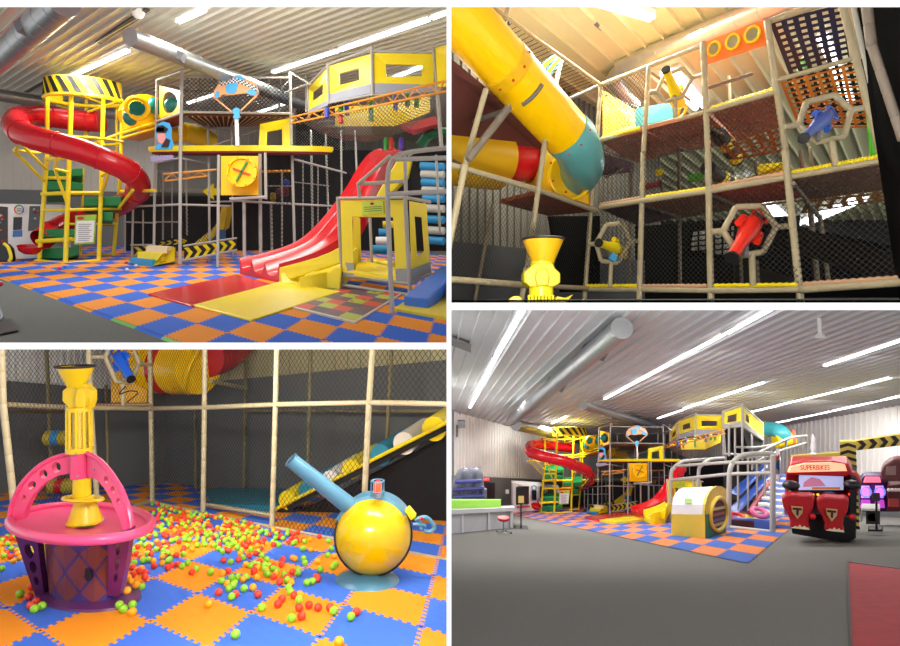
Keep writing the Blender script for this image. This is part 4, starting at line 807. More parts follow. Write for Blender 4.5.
# seating foot cut by the left edge
t = thing('equipment_foot', 'black rubber foot with chrome leg and red cap cut by the left edge, upper-left room', 'equipment', FL(1, 2, 332))
mb = MB(); mb.prism([FL(1, -8, 322, .04), FL(1, 12, 321, .04), FL(1, 18, 332.5, .04), FL(1, -8, 338, .04)], (0, 0, -.035)); build('rubber_foot', mb, mat('dark_rubber', (30, 32, 36)), t, 1, bevel=.01)
mb = MB(); mb.tube(smoothpath([P(-6, 300, 8.2), P(1, 312, 8.2), P(2, 318, 8.2), P(-4, 322, 8.2)]), .02, 8); build('chrome_leg', mb, STEEL, t, 1, smooth=True)
mb = MB(); mb.ball(P(0, 284, 8.4), .035, 10, 8); build('red_cap', mb, RED, t, 1, smooth=True)
for i, (x, y, c, l) in enumerate(((59.5, 269, (230, 50, 160), 'pink'), (64.5, 267.5, (50, 140, 220), 'blue'), (126, 263, (220, 60, 30), 'red'), (207, 262.5, (230, 80, 30), 'orange-red'), (127, 270.6, (225, 225, 225), 'white'), (136, 266.5, (220, 220, 225), 'pale'))):
    mb = MB(); c0 = FL(1, x, y+1.2, .06); mb.ball(c0, .045, 12, 8)
    tag(build('play_ball', mb, mat('stray_%s' % l, c), None, 1, smooth=True), l+' ball lying loose on the foam floor, '+['below the yellow tower', 'beside the pink one', 'left of the soft steps', 'in front of the chevron board', 'in front of the soft steps', 'just behind the white one'][i]+', upper-left room', 'ball', 'loose balls by the tower')
# ================================================================ ROOM 4 (lower right): the whole hall from the entrance
H4 = [42.01806, 89.16642, 747.4578, 50.56986, 49.49371, 563.9444, 0.1025223, 0.1042801]
V4 = View(4); W4 = 'lower-right room'
carpet(4, 500, 300, 1400, mat('hall_carpet', (120, 118, 114), .95, .25, 60, spec=.1))
mb = puzzle_floor(4, H4, (0, 40), (0, 30), None, lambda i, j: True, teeth=9, amp=0.022)
tag(build('foam_tile_floor', mb, [tilemat('hall_blue_tile', (66, 100, 176)), tilemat('hall_orange_tile', (214, 126, 74))], None, 4), 'orange and blue checkered foam tile floor around the play frame, lower-right room', 'foam floor')
mb = MB(); mb.prism([FL(4, 848, 562.5, .01), FL(4, 1050, 589, .01), FL(4, 1050, 660, .01), FL(4, 852.5, 660, .01)], (0, 0, -.01)); struct('floor_red', mb, mat('red_concrete', (168, 60, 64), .6, .3, 5, spec=.2), 4)
mb = MB(); mb.prism([FL(4, 846.5, 561.5, .02), FL(4, 848.6, 562.6, .02), FL(4, 853, 660, .02), FL(4, 850.5, 660, .02)], (0, 0, -.02)); struct('trim_1', mb, mat('carpet_trim', (70, 60, 60)), 4)
mb = MB(); mb.prism([FL(4, 846.5, 561.5, .02), FL(4, 1050, 587, .02), FL(4, 1050, 589, .02), FL(4, 848, 562.8, .02)], (0, 0, -.02)); struct('trim_2', mb, mat('carpet_trim', (70, 60, 60)), 4)
mb = MB(); yy0, yy1 = 11.0, 100.0
mb.quad([Vector((-40, yy0, ceil_z(4, yy0))), Vector((90, yy0, ceil_z(4, yy0))), Vector((90, yy1, ceil_z(4, yy1))), Vector((-40, yy1, ceil_z(4, yy1)))])
ribs(4, mb, (420, 490), yy0, yy1, -3, 75, 0.46, 0.07, 0.09)
struct('ceiling', mb, mat('hall_ceiling_panel', (194, 197, 200), .3, .04), 4)
HW = mat('hall_white_wall', (236, 234, 230), .5, .03)
for nm, a in (('left', (430, 35.3, 620, 84)), ('right', (620, 84, 960, 31))):
    mb = MB(); ribbed_wall(mb, wall_between(4, *a, .38, 1.0), 110, .06); struct('wall_'+nm, mb, HW, 4)
    mb = MB(); mb.quad(wall_between(4, a[0], a[1]-.05, a[2], a[3]-.05, 0, .385)); struct('baseboard_'+nm, mb, mat('hall_wainscot', (112, 112, 116), .7), 4)
def fx4(a, b, l): fixture(4, a, b, l+', lower-right room', .12)
fx4((470, 406), (495, 356), 'farthest strip light of the row at the left')
fx4((496, 354), (514, 322), 'middle strip light of the row at the left')
fx4((515, 320), (524, 304), 'strip light of the left row cut by the top edge')
fx4((605, 397), (632, 382), 'farthest strip light of the row above the parachute')
fx4((634, 381), (669, 361.5), 'second strip light of the row above the parachute')
fx4((671, 360), (723, 331.5), 'broad bright strip light right of the top centre')
fx4((727, 330), (770, 306), 'strip light running off the top edge')
fx4((658, 417), (682, 408.5), 'farthest strip light just left of the yellow gallery')
fx4((684, 407), (718, 395.5), 'strip light directly above the yellow gallery')
fx4((720, 395), (763, 380.5), 'strip light right above the gallery corner')
fx4((825, 363), (905, 336), 'single strip light at the upper right edge')
fx4((751, 410.5), (778, 404), 'faint thin strip light right of the gallery')
fx4((780, 403), (828, 391.5), 'bright strip light in the middle of the right ceiling')
fx4((830, 391), (890, 375.5), 'strip light reaching toward the right edge, third row')
fx4((763, 424), (790, 418.8), 'farthest strip light of the row nearest the right wall')
fx4((792, 418), (830, 410), 'second strip light of the row nearest the right wall')
fx4((833, 409.3), (880, 398.8), 'third strip light of the row nearest the right wall')
fx4((882, 398.4), (910, 392), 'nearest strip light of the row along the right wall')
fx4((552, 422), (566, 415), 'short strip light behind the striped crown')
t = duct(4, 'air_duct', 'large silver air duct with flat round end crossing the ceiling, lower-right room', [P(622, 328, 17), P(512, 420, 37)], .32, 7)
for x, y, Y in ((596, 349, 20.3), (556.5, 383, 26.5)):
    mb = MB(); mb.box(P(x, y, Y), (.3, 0, -.2), (0, .3, 0), (.13, 0, .2)); build('air_vent', mb, mat('dark_vent', (90, 92, 94)), t, 4)
duct(4, 'air_duct', 'short silver duct low on the left wall behind the tower, lower-right room', [P(516, 425, 38), P(556, 434, 44)], .36, 4)
duct(4, 'air_duct', 'thin silver duct pointing toward the parachute sign, lower-right room', [P(583, 405, 31), P(655, 426, 45)], .24, 6)
t = thing('ceiling_fan_bracket', 'small white bracket hanging from the right part of the ceiling, lower-right room', 'ceiling fitting', CE(4, 819, 320))
mb = MB(); mb.tube([P(819, 318, 17.3), P(820, 338, 17.3)], .05, 8); build('drop_rod', mb, WHITE, t, 4); mb = MB(); mb.lathe(P(820, 338, 17.3), [(.16, 0), (.1, .1), (.05, .16)], n=12); build('cap', mb, WHITE, t, 4)
mb = MB(); mb.prism([CE(4, 448, 333, -.05), CE(4, 471, 342, -.05), CE(4, 471, 348, -.05), CE(4, 448, 339, -.05)], (0, 0, -.12)); tag(build('ceiling_box', mb, mat('box_grey', (110, 108, 106)), None, 4), 'grey rectangular box on the ceiling at the left edge, lower-right room', 'ceiling box')
t = thing('wall_speaker', 'small grey speaker on the white wall by the left edge, lower-right room', 'speaker', P(461, 430, 37))
mb = MB(); mb.box(P(461.5, 424, 36.6), (.22, 0, 0), (0, .2, 0), (0, 0, .22)); build('body', mb, mat('speaker_grey', (110, 110, 112)), t, 4, bevel=.03); mb = MB(); mb.tube([P(457, 425, 37.2), P(457, 437, 37.2)], .06, 8); build('bracket', mb, DGREY, t, 4)
mb = MB(); mb.tube([P(453, 410, 36.3), P(453, 490, 36.3)], .07, 8); tag(build('wall_conduit', mb, DGREY, None, 4), 'dark vertical conduit at the left edge of the wall, lower-right room', 'pipe')
t = thing('exit_sign', 'small red lit EXIT sign over the dark doorway, lower-right room', 'sign', P(486, 481, 40))
mb = MB(); mb.box(P(486, 479.2, 40), (.22, 0, 0), (0, .06, 0), (0, 0, .1)); build('sign_box', mb, mat('exit_red', (220, 40, 50), emit=(230, 60, 60), es=.8), t, 4)
def text3(s, body, c, size, m, par, k, ext=.005, rot=(math.pi/2, 0, 0), sx=1.0):
    cu = bpy.data.curves.new('lettering', 'FONT'); cu.body = body; cu.size = size; cu.extrude = ext; cu.align_x = 'CENTER'; cu.align_y = 'CENTER'; cu.materials.append(m)
    tmp = bpy.data.objects.new('lettering', cu); COL.objects.link(tmp); bpy.context.view_layer.update()
    me = bpy.data.meshes.new_from_object(tmp.evaluated_get(bpy.context.evaluated_depsgraph_get())); COL.objects.unlink(tmp); bpy.data.objects.remove(tmp)
    o = bpy.data.objects.new(s, me); COL.objects.link(o); o.rotation_euler = rot; o.scale = (sx, 1, 1)
    base = WM[par.name] if par else Vector((0, 0, 0)); o.location = Vector(c)-base; WM[o.name] = base
    if par: o.parent = par
    return o
text3('sign_lettering', 'EXIT', P(486, 479.2, 39.9), .2, WHITE, t, 4)
mb = MB(); mb.prism([P(479, 511, 40.5), P(495, 511, 43), P(495, 483, 43), P(479, 482, 40.5)], (0, .1, 0)); o = struct('door_1', mb, mat('dark_brown_door', (52, 34, 38), .7), 4)
# reception counter
t = thing('reception_counter', 'white panelled counter with raised lime top at the left edge, lower-right room', 'counter', P(480, 534, 23))
mb = MB(); mb.hexa([P(440, 540, 21.5), P(513, 531, 25.5), P(513, 510, 25.5), P(440, 512.5, 21.5)], [P(440, 534, 24), P(513, 527, 29), P(513.5, 507, 29), P(440, 508, 24)]); build('base', mb, mat('counter_white', (176, 176, 182), .5), t, 4)
for x, y0, y1, Y in ((462.5, 537, 511, 22.6), (489, 533.5, 510.5, 24), (511.5, 531, 510, 25.3)):
    mb = MB(); mb.prism([P(x-1, y0, Y-.1), P(x+1, y0, Y-.1), P(x+1, y1, Y-.1), P(x-1, y1, Y-.1)], (0, .1, 0)); build('panel_rib', mb, mat('counter_rib', (226, 226, 230)), t, 4)
mb = MB(); mb.hexa([P(440, 515, 21.3), P(514.5, 511, 25.2), P(514.5, 507.5, 25.2), P(440, 510.5, 21.3)], [P(440, 511, 24), P(514, 508, 29), P(514.5, 505.5, 29), P(440, 507.5, 24)]); build('worktop', mb, mat('counter_white2', (190, 190, 195), .4), t, 4)
mb = MB(); mb.hexa([P(440, 511, 22.5), P(501, 508, 26), P(501, 500, 26), P(440, 500.5, 22.5)], [P(440, 508, 24), P(501, 506, 28), P(501, 499.2, 28), P(440, 499, 24)]); build('raised_screen', mb, mat('lime_laminate', (150, 214, 70), .4), t, 4)
t = thing('bar_stool', 'low stool with red seat and chrome star base by the counter, lower-right room', 'stool', P(503, 534, 22))
mb = MB(); mb.lathe(P(503.5, 519.5, 22), [(.02, -.02), (.2, -.02), (.23, .03), (.22, .08), (.02, .1)], n=20); build('seat', mb, mat('red_seat', (200, 30, 45), .4), t, 4, smooth=True)
mb = MB(); mb.tube([P(503.5, 520, 22), P(503.5, 531, 22)], .03, 8); build('column', mb, STEEL, t, 4)
for i in range(5):
    a = 2*math.pi*i/5; c = P(503.5, 531, 22); e = c+Vector((math.cos(a)*.28, math.sin(a)*.28, -.04)); mb = MB(); mb.tube([c, e], .02, 6); build('leg', mb, STEEL, t, 4)
    mb = MB(); mb.ball(e+Vector((0, 0, -.03)), .035, 8, 6); build('castor', mb, BLACK, t, 4)
t = thing('sign_stand', 'black floor stand with a small yellow notice beside the counter, lower-right room', 'sign stand', P(521, 529, 24.6))
mb = MB(); mb.tube([P(521, 529, 24.6), P(521, 500, 24.6)], .03, 8); build('pole', mb, BLACK, t, 4)
mb = MB(); mb.abox(P(515, 529, 24.6).x, P(528, 529, 24.6).x, 24.4, 24.9, P(0, 529.5, 24.6).z, P(0, 528, 24.6).z); build('foot_plate', mb, BLACK, t, 4)
mb = MB(); mb.prism([P(516, 505, 24.5), P(525.5, 504, 24.5), P(525.5, 486.5, 24.5), P(516, 487, 24.5)], (0, .05, 0)); build('board', mb, BLACK, t, 4)
mb = MB(); mb.prism([P(518.3, 503, 24.47), P(524, 503, 24.47), P(524, 496, 24.47), P(518.3, 496, 24.47)], (0, .02, 0)); build('notice', mb, mat('notice_yellow', (230, 200, 120)), t, 4)
t = thing('ride_machine', 'dark grey and blue simulator ride behind the lime counter, lower-right room', 'ride', P(468, 500, 31))
for x in (463, 474):
    mb = MB(); mb.tube(smoothpath([P(x-8, 499, 31), P(x-5, 484, 31), P(x-1, 473, 31), P(x+3, 473, 31), P(x+5, 484, 31), P(x+6, 498, 31)], 5), [.26]*25+[.26], 12); build('arched_pod', mb, mat('pod_grey', (96, 98, 110), .3), t, 4, smooth=True)
for a, b in (((453, 490), (484, 488)), ((453, 497), (484, 496)), ((455, 482), (482, 481))): mb = MB(); mb.tube([P(*a, 30.4), P(*b, 30.4)], .1, 8); build('blue_bar', mb, mat('navy_metal', (40, 44, 110), .4), t, 4)
mb = MB(); mb.prism([P(482, 499, 30.5), P(487, 499, 30.5), P(487, 489, 30.5), P(482, 489, 30.5)], (0, .3, 0)); build('side_pod', mb, mat('pod_grey', (96, 98, 110), .3), t, 4, bevel=.05)
# prize wall
t = thing('prize_machine', 'white glass-fronted prize machine left of the yellow tower, lower-right room', 'prize machine', P(530, 511, 43))
mb = MB(); mb.prism([P(512.5, 513, 42), P(546, 510, 44), P(546, 486, 44), P(512.5, 484, 42)], (0, 1, 0)); build('cabinet', mb, mat('machine_white', (226, 226, 228), .4), t, 4, bevel=.04)
mb = MB(); mb.prism([P(546.5, 506, 44.2), P(559, 505, 45), P(559, 487, 45), P(546.5, 486, 44.2)], (0, .5, 0)); build('side_cabinet', mb, mat('side_grey', (190, 190, 194), .4), t, 4)
for q, c, nm in (([(518, 504), (529, 504), (529, 486.5), (518, 486)], (60, 34, 40), 'display_window'), ([(532, 500), (536.5, 500), (536.5, 490.5), (532, 490.5)], (16, 20, 36), 'touch_screen'), ([(540, 498), (544.5, 498), (544.5, 486.8), (540, 486.5)], (88, 56, 60), 'display_window'), ([(548, 496), (553, 496), (553, 489), (548, 489)], (90, 94, 100), 'display_window')):
    mb = MB(); mb.prism([P(x, y, 41.8+2*(x-512)/34) for x, y in q], (0, .1, 0)); build(nm, mb, mat('m4_%s%d' % (nm, c[0]), c, .2), t, 4)
mb = MB(); mb.ring(P(534, 487.8, 43), (0, 1, 0), .16, .03, 16, 6); build('logo_ring', mb, mat('logo0', (30, 120, 200)), t, 4)
mb = MB(); mb.prism([P(517, 508, 42.1), P(530, 507.3, 42.8), P(530, 506, 42.8), P(517, 506.4, 42.1)], (0, .1, 0)); build('prize_slot', mb, mat('slot_red', (190, 70, 80)), t, 4)
mb = MB(); mb.prism([P(505.5, 494, 44), P(509, 494, 44), P(509, 490, 44), P(505.5, 490, 44)], (0, .1, 0)); tag(build('wall_switch', mb, WHITE, None, 4), 'small white box on the grey wall left of the prize machine, lower-right room', 'switch')
# the play frame again
spiral_tower(V4, W4); tube_slide(V4, W4); frame(V4, W4); deck(V4, W4); eggtube(V4, W4); parachute(V4, W4); gallery(V4, W4); step_blocks(V4, W4)
slides(View(4, (238, 630, .345, 258, 506.5, .39, 2.3)), W4)
house(View(4, (338, 667, .39, 197, 479.5, .44, 2.5)), W4)
for q, m, l in (([(584.6, 518.9), (598.6, 522.2), (646, 516.5), (630, 512.5)], RED, 'flat red landing mat in front of the red wave slide'), ([(598.8, 522), (616.5, 524.8), (667, 518.5), (647, 514.5)], YEL, 'flat yellow landing mat in front of the yellow slide')):
    mb = MB(); mb.prism([FL(4, *p, .12) for p in q], (0, 0, -.1)); tag(build('landing_mat', mb, m, None, 4), l+', lower-right room', 'mat')
mb = MB(); mb.prism([FL(4, 645, 521.5, .03), FL(4, 662, 523.5, .03), FL(4, 672, 519.8, .03), FL(4, 655, 518.5, .03)], (0, 0, -.02)); tag(build('hopscotch_mat', mb, mat('hop4', (150, 90, 60)), None, 4), 'small patchwork mat in front of the yellow play house, lower-right room', 'game mat')
# square end tower of the gallery with dark netted legs
t = thing('corner_tower', 'yellow windowed corner box on dark netted legs right of the gallery, lower-right room', 'tower', P(740, 520, 29))
G4 = GREY
def w4(par, nm, o_, h_, m): mb = MB(); frame_holes(mb, [P(*p) for p in o_], [P(*p) for p in h_], (0, .1, 0)); return build(nm, mb, m, par, 4)
w4(t, 'yellow_panel', [(723.5, 424, 27.5), (742, 421, 26.5), (742, 406.5, 26.5), (723.5, 412, 27.5)], [(727.5, 423, 27.3), (737.5, 421.5, 26.7), (737.5, 413.5, 26.7), (727.5, 416, 27.3)], YEL)
w4(t, 'yellow_panel', [(743, 421, 26.5), (763, 437, 34), (763, 424, 34), (743, 406.5, 26.5)], [(746, 421, 27.5), (750, 424.5, 29), (750, 417, 29), (746, 414, 27.5)], YEL)
mb = MB(); mb.prism([P(723.5, 427.5, 27.5), P(742, 425.5, 26.5), P(742, 421, 26.5), P(723.5, 424, 27.5)], (0, .1, 0)); build('lower_skirt', mb, GREY, t, 4)
mb = MB(); mb.prism([P(743, 425.5, 26.5), P(763, 440, 34), P(763, 437, 34), P(743, 421, 26.5)], (0, .1, 0)); build('lower_skirt', mb, GREY, t, 4)
for x, y0, y1, Y in ((723.5, 410, 455, 27.5), (735, 425, 456, 27), (742.3, 404, 460, 26.5), (752, 428, 470, 30), (763, 423, 470, 34), (729, 424, 456, 27)): mb = MB(); mb.tube([P(x, y0, Y), P(x, y1, Y)], .05, 8); build('post', mb, G4, t, 4)
for a, b in (((723, 411.5, 27.5), (742, 405.5, 26.5)), ((742, 405.5, 26.5), (763, 423.5, 34)), ((723, 428, 27.5), (742, 426, 26.5)), ((742, 426, 26.5), (763, 440.5, 34)), ((724, 454, 27.5), (763, 455, 33))): mb = MB(); mb.tube([P(*a), P(*b)], .05, 8); build('rail', mb, G4, t, 4)
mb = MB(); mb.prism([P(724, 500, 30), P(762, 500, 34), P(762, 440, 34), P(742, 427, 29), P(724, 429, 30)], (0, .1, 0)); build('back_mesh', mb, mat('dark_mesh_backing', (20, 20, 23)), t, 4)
# hoop frame
t = thing('hoop_frame', 'grey padded tube frame of arches over the ramp, lower-right room', 'climbing frame', P(729, 528, 24.5))
def h4(pts, r=.07, nm='padded_pipe', m=GREY): p = [P(*q) for q in pts]; mb = MB(); mb.tube(smoothpath(p, 5) if len(p) > 2 else p, r, 10); return build(nm, mb, m, t, 4, smooth=True)
h4([(670.5, 521.5, 30), (671, 476, 30), (674, 468, 30.2), (680, 463, 30.5), (690, 460.5, 31), (750, 457, 31), (772, 456, 31)], .09)
h4([(698, 521, 28), (698.5, 474, 28), (702, 465, 28), (710, 459.5, 28.5), (724, 458, 29)], .08)
h4([(728.7, 528, 24.5), (729.5, 476, 24.5), (733, 463, 24.6), (741, 456, 25), (752, 454, 25.5), (772, 453.5, 26)], .1)
for a, b in (((671, 480, 30), (729.5, 474, 24.5)), ((676, 466, 30), (733, 462, 24.5)), ((729.5, 474, 24.5), (772, 473, 23.5)), ((729, 527, 24.5), (773, 532, 22.5)), ((733, 463, 24.6), (772, 462, 24))): h4([a, b])
h4([(772.5, 533, 22.5), (773, 455, 22.5)], .1)
for pts in ([(750, 457, 28), (770, 447, 29), (790, 438, 31), (806, 436, 32)], [(755, 462, 28), (780, 451, 29), (806, 443, 32)], [(806, 436, 32), (808, 452, 32)], [(735, 447, 30), (760, 447, 30), (786, 441, 31)], [(786, 441, 31), (787, 460, 31)]): h4(pts, .06)
for x in (738, 748, 757, 765): h4([(x, 456, 27), (x, 520, 27)], .045)
# ramp, rolls, base
t = thing('climbing_ramp', 'blue and white striped padded climbing ramp right of the cube tunnel, lower-right room', 'ramp', P(765, 520, 25))
mb = MB(); q = [P(752, 514, 25), P(784, 518, 24.5), P(786, 474, 31), P(774, 474, 31)]; mb.prism(q, (0, .4, -.1)); build('ramp_pad', mb, mat('ramp_blue', (46, 84, 170), .5), t, 4)
for i in range(7):
    f = .05+i*.135; a, b = bil(q, 0.04, f), bil(q, .96, f); mb = MB(); mb.tube([a, a.lerp(b, .33)+Vector((0, 0, .05)), a.lerp(b, .66)-Vector((0, 0, .04)), b], .13-.008*i, 8); build('white_roll', mb, mat('cream_vinyl', (232, 228, 216), .5), t, 4, smooth=True)
mb = MB(); mb.tube([P(749, 513, 24.8), P(775, 474, 30.8)], .1, 8); build('red_edge', mb, mat('maroon_vinyl', (150, 36, 50)), t, 4)
t = thing('slide_base', 'blue and yellow padded platform at the ramp foot with dark skirt, lower-right room', 'soft platform', P(752, 527, 24))
mb = MB(); mb.hexa([P(727, 527, 25), P(771, 530, 23.6), P(771, 520, 23.6), P(727, 518, 25)], [P(731, 524, 26.5), P(776, 527, 25), P(776, 517, 25), P(731, 515.5, 26.5)]); build('platform', mb, mat('ramp_blue', (46, 84, 170), .5), t, 4, bevel=.03)
mb = MB(); mb.prism([P(727, 526.5, 24.9), P(762, 529, 23.9), P(762, 522, 23.9), P(727, 519.5, 24.9)], (0, .04, 0)); build('dark_skirt', mb, mat('maroon_dark', (60, 24, 34)), t, 4)
mb = MB(); mb.prism([P(733, 519.3, 24.9), P(765, 521, 23.8), P(768, 516, 25), P(742, 515, 26)], (0, 0, .03)); build('yellow_top', mb, mat('mustard_vinyl', (216, 190, 60)), t, 4)
mb = MB(); mb.ring(P(759.5, 512.5, 24.4), (0, -.35, 1), .27, .09, 24, 10); tag(build('ring_float', mb, mat('pink_rubber', (220, 100, 160), .4), None, 4, smooth=True), 'pink inflatable ring lying at the foot of the striped ramp, lower-right room', 'tube ring')
mb = MB(); mb.ring(P(737, 516.3, 25.2), (0, -.2, 1), .25, .07, 20, 8); tag(build('ring_float', mb, mat('red_rubber', (200, 30, 40), .4), None, 4, smooth=True), 'flat red ring on the blue platform left of the pink one, lower-right room', 'tube ring')
for a, b, l in (((729, 512, 27), (766, 478, 30), 'lower'), ((731, 494, 28.5), (764, 466, 31), 'upper')):
    mb = MB(); mb.hexa([P(a[0], a[1], a[2]), P(a[0]+9, a[1]+2, a[2]-.6), P(b[0]+4, b[1]+2, b[2]-.6), P(b[0], b[1], b[2])], [P(a[0], a[1]-4, a[2]+.3), P(a[0]+9, a[1]-1, a[2]-.3), P(b[0]+4, b[1]-2, b[2]-.3), P(b[0], b[1]-4, b[2]+.3)])
    tag(build('blue_slide', mb, mat('slide_blue', (36, 66, 140), .35), None, 4, bevel=.03), l+' dark blue slide sloping down inside the grey arches, lower-right room', 'slide')
t = thing('round_sign', 'tall oval painted sign with orange and blue shapes on the arch pole, lower-right room', 'sign', P(778, 480, 23))
mb = MB(); c = P(777.5, 465, 23); mb.lathe(c, [(.01, 0), (.62, 0), (.62, .05), (.01, .05)], (.85, -.5, 0), 28)
for v in mb.v: v.x = c.x+(v.x-c.x)*.6
build('panel', mb, mat('sign_silver', (176, 180, 190), .3), t, 4)
for dx, dz, r, cc in ((-1.5, 6, .16, (230, 130, 60)), (1, 0, .2, (70, 130, 200)), (0, -6, .14, (220, 200, 200)), (2, 9, .1, (200, 60, 60))):
    mb = MB(); mb.lathe(P(777.5+dx, 465-dz, 22.7), [(.01, 0), (r, 0)], (.5, -.8, 0), 14); build('painted_patch', mb, mat('sp%d' % cc[0], cc), t, 4)
# crawl tube beyond
t = thing('crawl_tube', 'teal and yellow bent crawl tube sticking out past the corner box, lower-right room', 'crawl tube', P(775, 445, 38))
mb = MB(); mb.tube(smoothpath([P(768, 429, 38), P(775, 430, 37.5), (P(781, 433, 37)), P(784, 438, 37)], 5), .48, 18); build('teal_bend', mb, mat('teal_plastic2', (70, 170, 180), .3), t, 4, smooth=True)
mb = MB(); mb.tube([P(762, 428.5, 38.5), P(769, 430, 38.2)], .5, 18); build('yellow_collar', mb, YEL, t, 4, smooth=True)
mb = MB(); mb.tube([P(775, 441, 37), P(793, 438, 37)], .45, 18); build('yellow_tube', mb, YEL, t, 4, smooth=True)
mb = MB(); mb.ring(P(793, 438, 37), (1, -.4, 0), .42, .12, 20, 8); build('orange_rim', mb, mat('coral_rim', (240, 120, 90)), t, 4, smooth=True)
mb = MB(); mb.prism([P(774, 444, 37.6), P(780, 444, 37.6), P(780, 433, 37.6), P(774, 433, 37.6)], (0, .2, 0)); build('entry_panel', mb, YEL, t, 4)
# cube tunnel
t = thing('cube_tunnel', 'yellow, white and green cube tunnel with round porthole on the foam floor, lower-right room', 'play tunnel', P(700, 540, 21))
Ya, Yb, Yc = 20.9, 19.6, 22.4
YC = mat('soft_yellow_vinyl', (226, 200, 70), .45); WC = mat('soft_white_vinyl', (226, 222, 222), .45); GC = mat('soft_green_vinyl', (20, 120, 70), .5)
mb = MB(); mb.hexa([P(671.3, 536.5, Ya), P(705.2, 542.3, Yb), P(725.8, 534.5, Yc), P(690, 531, 24)], [P(671.3, 514, Ya), P(705, 514.5, Yb), P(725.8, 511, Yc), P(690, 511.5, 24)]); build('lower_body', mb, [YC, GC], t, 4, bevel=.02)
prof = [(0, 0), (.03, .35), (.1, .62), (.22, .82), (.38, .94), (.56, 1.0), (.78, .98), (1.0, .86)]
mb = MB(); n = len(prof); A, B, C, D = P(671.3, 514, Ya), P(705, 514.5, Yb), P(725.8, 510, Yc), P(690, 510.5, 24); H_ = A.z-P(0, 536.5, Ya).z
H_ = P(0, 490.5, 22).z-P(0, 514, 22).z
front = [A.lerp(D, s)+Vector((0, 0, h*H_*1.05)) for s, h in prof]; back = [B.lerp(C, s)+Vector((0, 0, h*H_*1.05)) for s, h in prof]
front.append(D); back.append(C)
for i in range(len(front)-1): mb.quad([front[i], back[i], back[i+1], front[i+1]])
mb.quad(front[::-1]); mb.quad(back); build('curved_top', mb, WC, t, 4)
mb = MB()
for i in range(len(front)-1):
    d = (back[i]-front[i])*.07; o_ = Vector((-.01, -.01, .012)); mb.quad([back[i]-d+o_, back[i]+o_, back[i+1]+o_, back[i+1]-d+o_])
build('yellow_edge', mb, YC, t, 4)
cc = P(718.5, 513.8, 20.9); sd = (C-B).normalized(); sn = Vector((sd.y, -sd.x, 0)).normalized()
R4 = 16.5/600*20.9; La = (C-B).length*.40; cc = B.lerp(C, .56); cc.z = P(0, 513.8, cc.y).z
hp4 = [cc+sn*.05+sd*math.cos(2*math.pi*i/36)*La+Vector((0, 0, math.sin(2*math.pi*i/36)*R4)) for i in range(36)]
mb = MB(); mb.tube(hp4, .075, 10, closed=True)
build('porthole_ring', mb, YC, t, 4, smooth=True)
side = [P(705.4, 541.5, Yb-.02), P(725.9, 534, Yc-.03), P(725.9, 511, Yc-.03), P(705.3, 514.5, Yb-.02)]
mb = MB(); mb.prism(side, sn*.015); build('green_side', mb, GC, t, 4)
up = [B+sn*.02]+[p+sn*.02 for p in back[1:-1]]+[C+sn*.02]; mb = MB(); mb.quad(up); build('yellow_side', mb, YC, t, 4)
mb = MB(); mb.prism([p-sn*.02 for p in hp4], sn*.005); build('porthole_interior', mb, mat('dim_interior', (84, 60, 54), .8), t, 4)
for i, (dz, c_) in enumerate(((.2, (200, 190, 120)), (.0, (150, 70, 60)), (-.2, (60, 80, 120)), (-.36, (190, 170, 80)))):
    mb = MB(); w_ = math.sqrt(max(.01, 1-(dz/R4)**2))*La*.92; c0 = cc+sn*.04+Vector((0, 0, dz)); mb.prism([c0-sd*w_-Vector((0, 0, .05)), c0+sd*w_-Vector((0, 0, .05)), c0+sd*w_+Vector((0, 0, .05)), c0-sd*w_+Vector((0, 0, .05))], sn*.005); build('inner_padding', mb, mat('ip%d' % i, c_), t, 4)
mb = MB(); mb.prism([P(684, 497, 21), P(699, 497.5, 20.5), P(703, 492.6, 21.4), P(688, 492.2, 22)], (0, -.06, .04)); build('top_window', mb, mat('smoked_window', (60, 60, 66), .2), t, 4)
mb = MB(); mb.prism([P(685.3, 503, 20.4), P(692, 503.3, 20.2), P(692, 499, 20.4), P(685.3, 498.8, 20.6)], (0, .03, 0)); build('green_label', mb, mat('label_green', (130, 170, 70)), t, 4)
# ---- racing arcade cabinet
t = thing('arcade_racer', 'red twin-seat racing arcade with lit marquee and shield emblems, lower-right room', 'arcade machine', P(818, 543, 18))
AR = mat('arcade_red', (190, 30, 40), .3); AD = mat('arcade_black', (22, 18, 26), .4)
def q4(par, nm, pts, Y, m, d=.05, **kw): mb = MB(); pp = [P(x, y, Y) for x, y in pts]; mb.prism(pp, along(sum(pp, Vector())/len(pp), d)); return build(nm, mb, m, par, 4, **kw)
q4(t, 'base_box', [(792, 534), (848, 544), (856, 538), (856, 516), (790, 512)], 18.3, AD, 1.6, bevel=.04)
q4(t, 'cabinet', [(786, 512), (853, 516), (853, 470), (848, 462), (790, 462), (786, 474)], 19.6, AR, .9, bevel=.06)
q4(t, 'side_panel', [(850, 540), (856, 538), (857, 480), (850, 476)], 18.6, AD, 1.6)
q4(t, 'marquee_surround', [(787, 475), (848, 477), (853, 473), (849, 464), (832, 460.5), (805, 461), (790, 465)], 18.8, AR, .5, bevel=.05)
m_ = q4(t, 'marquee', [(789, 472.5), (847, 471), (845, 464.5), (832, 462.8), (806, 463.5), (791, 467)], 18.7, mat('marquee_lit', (255, 170, 130), emit=(255, 176, 140), es=1.0), .1)
text3('marquee_lettering', 'SUPERBIKES', P(815, 467.8, 18.6), .22, RED, t, 4, sx=.8)
q4(t, 'screen_bezel', [(797, 492), (846, 492), (846, 474), (797, 474)], 19, AD, .3)
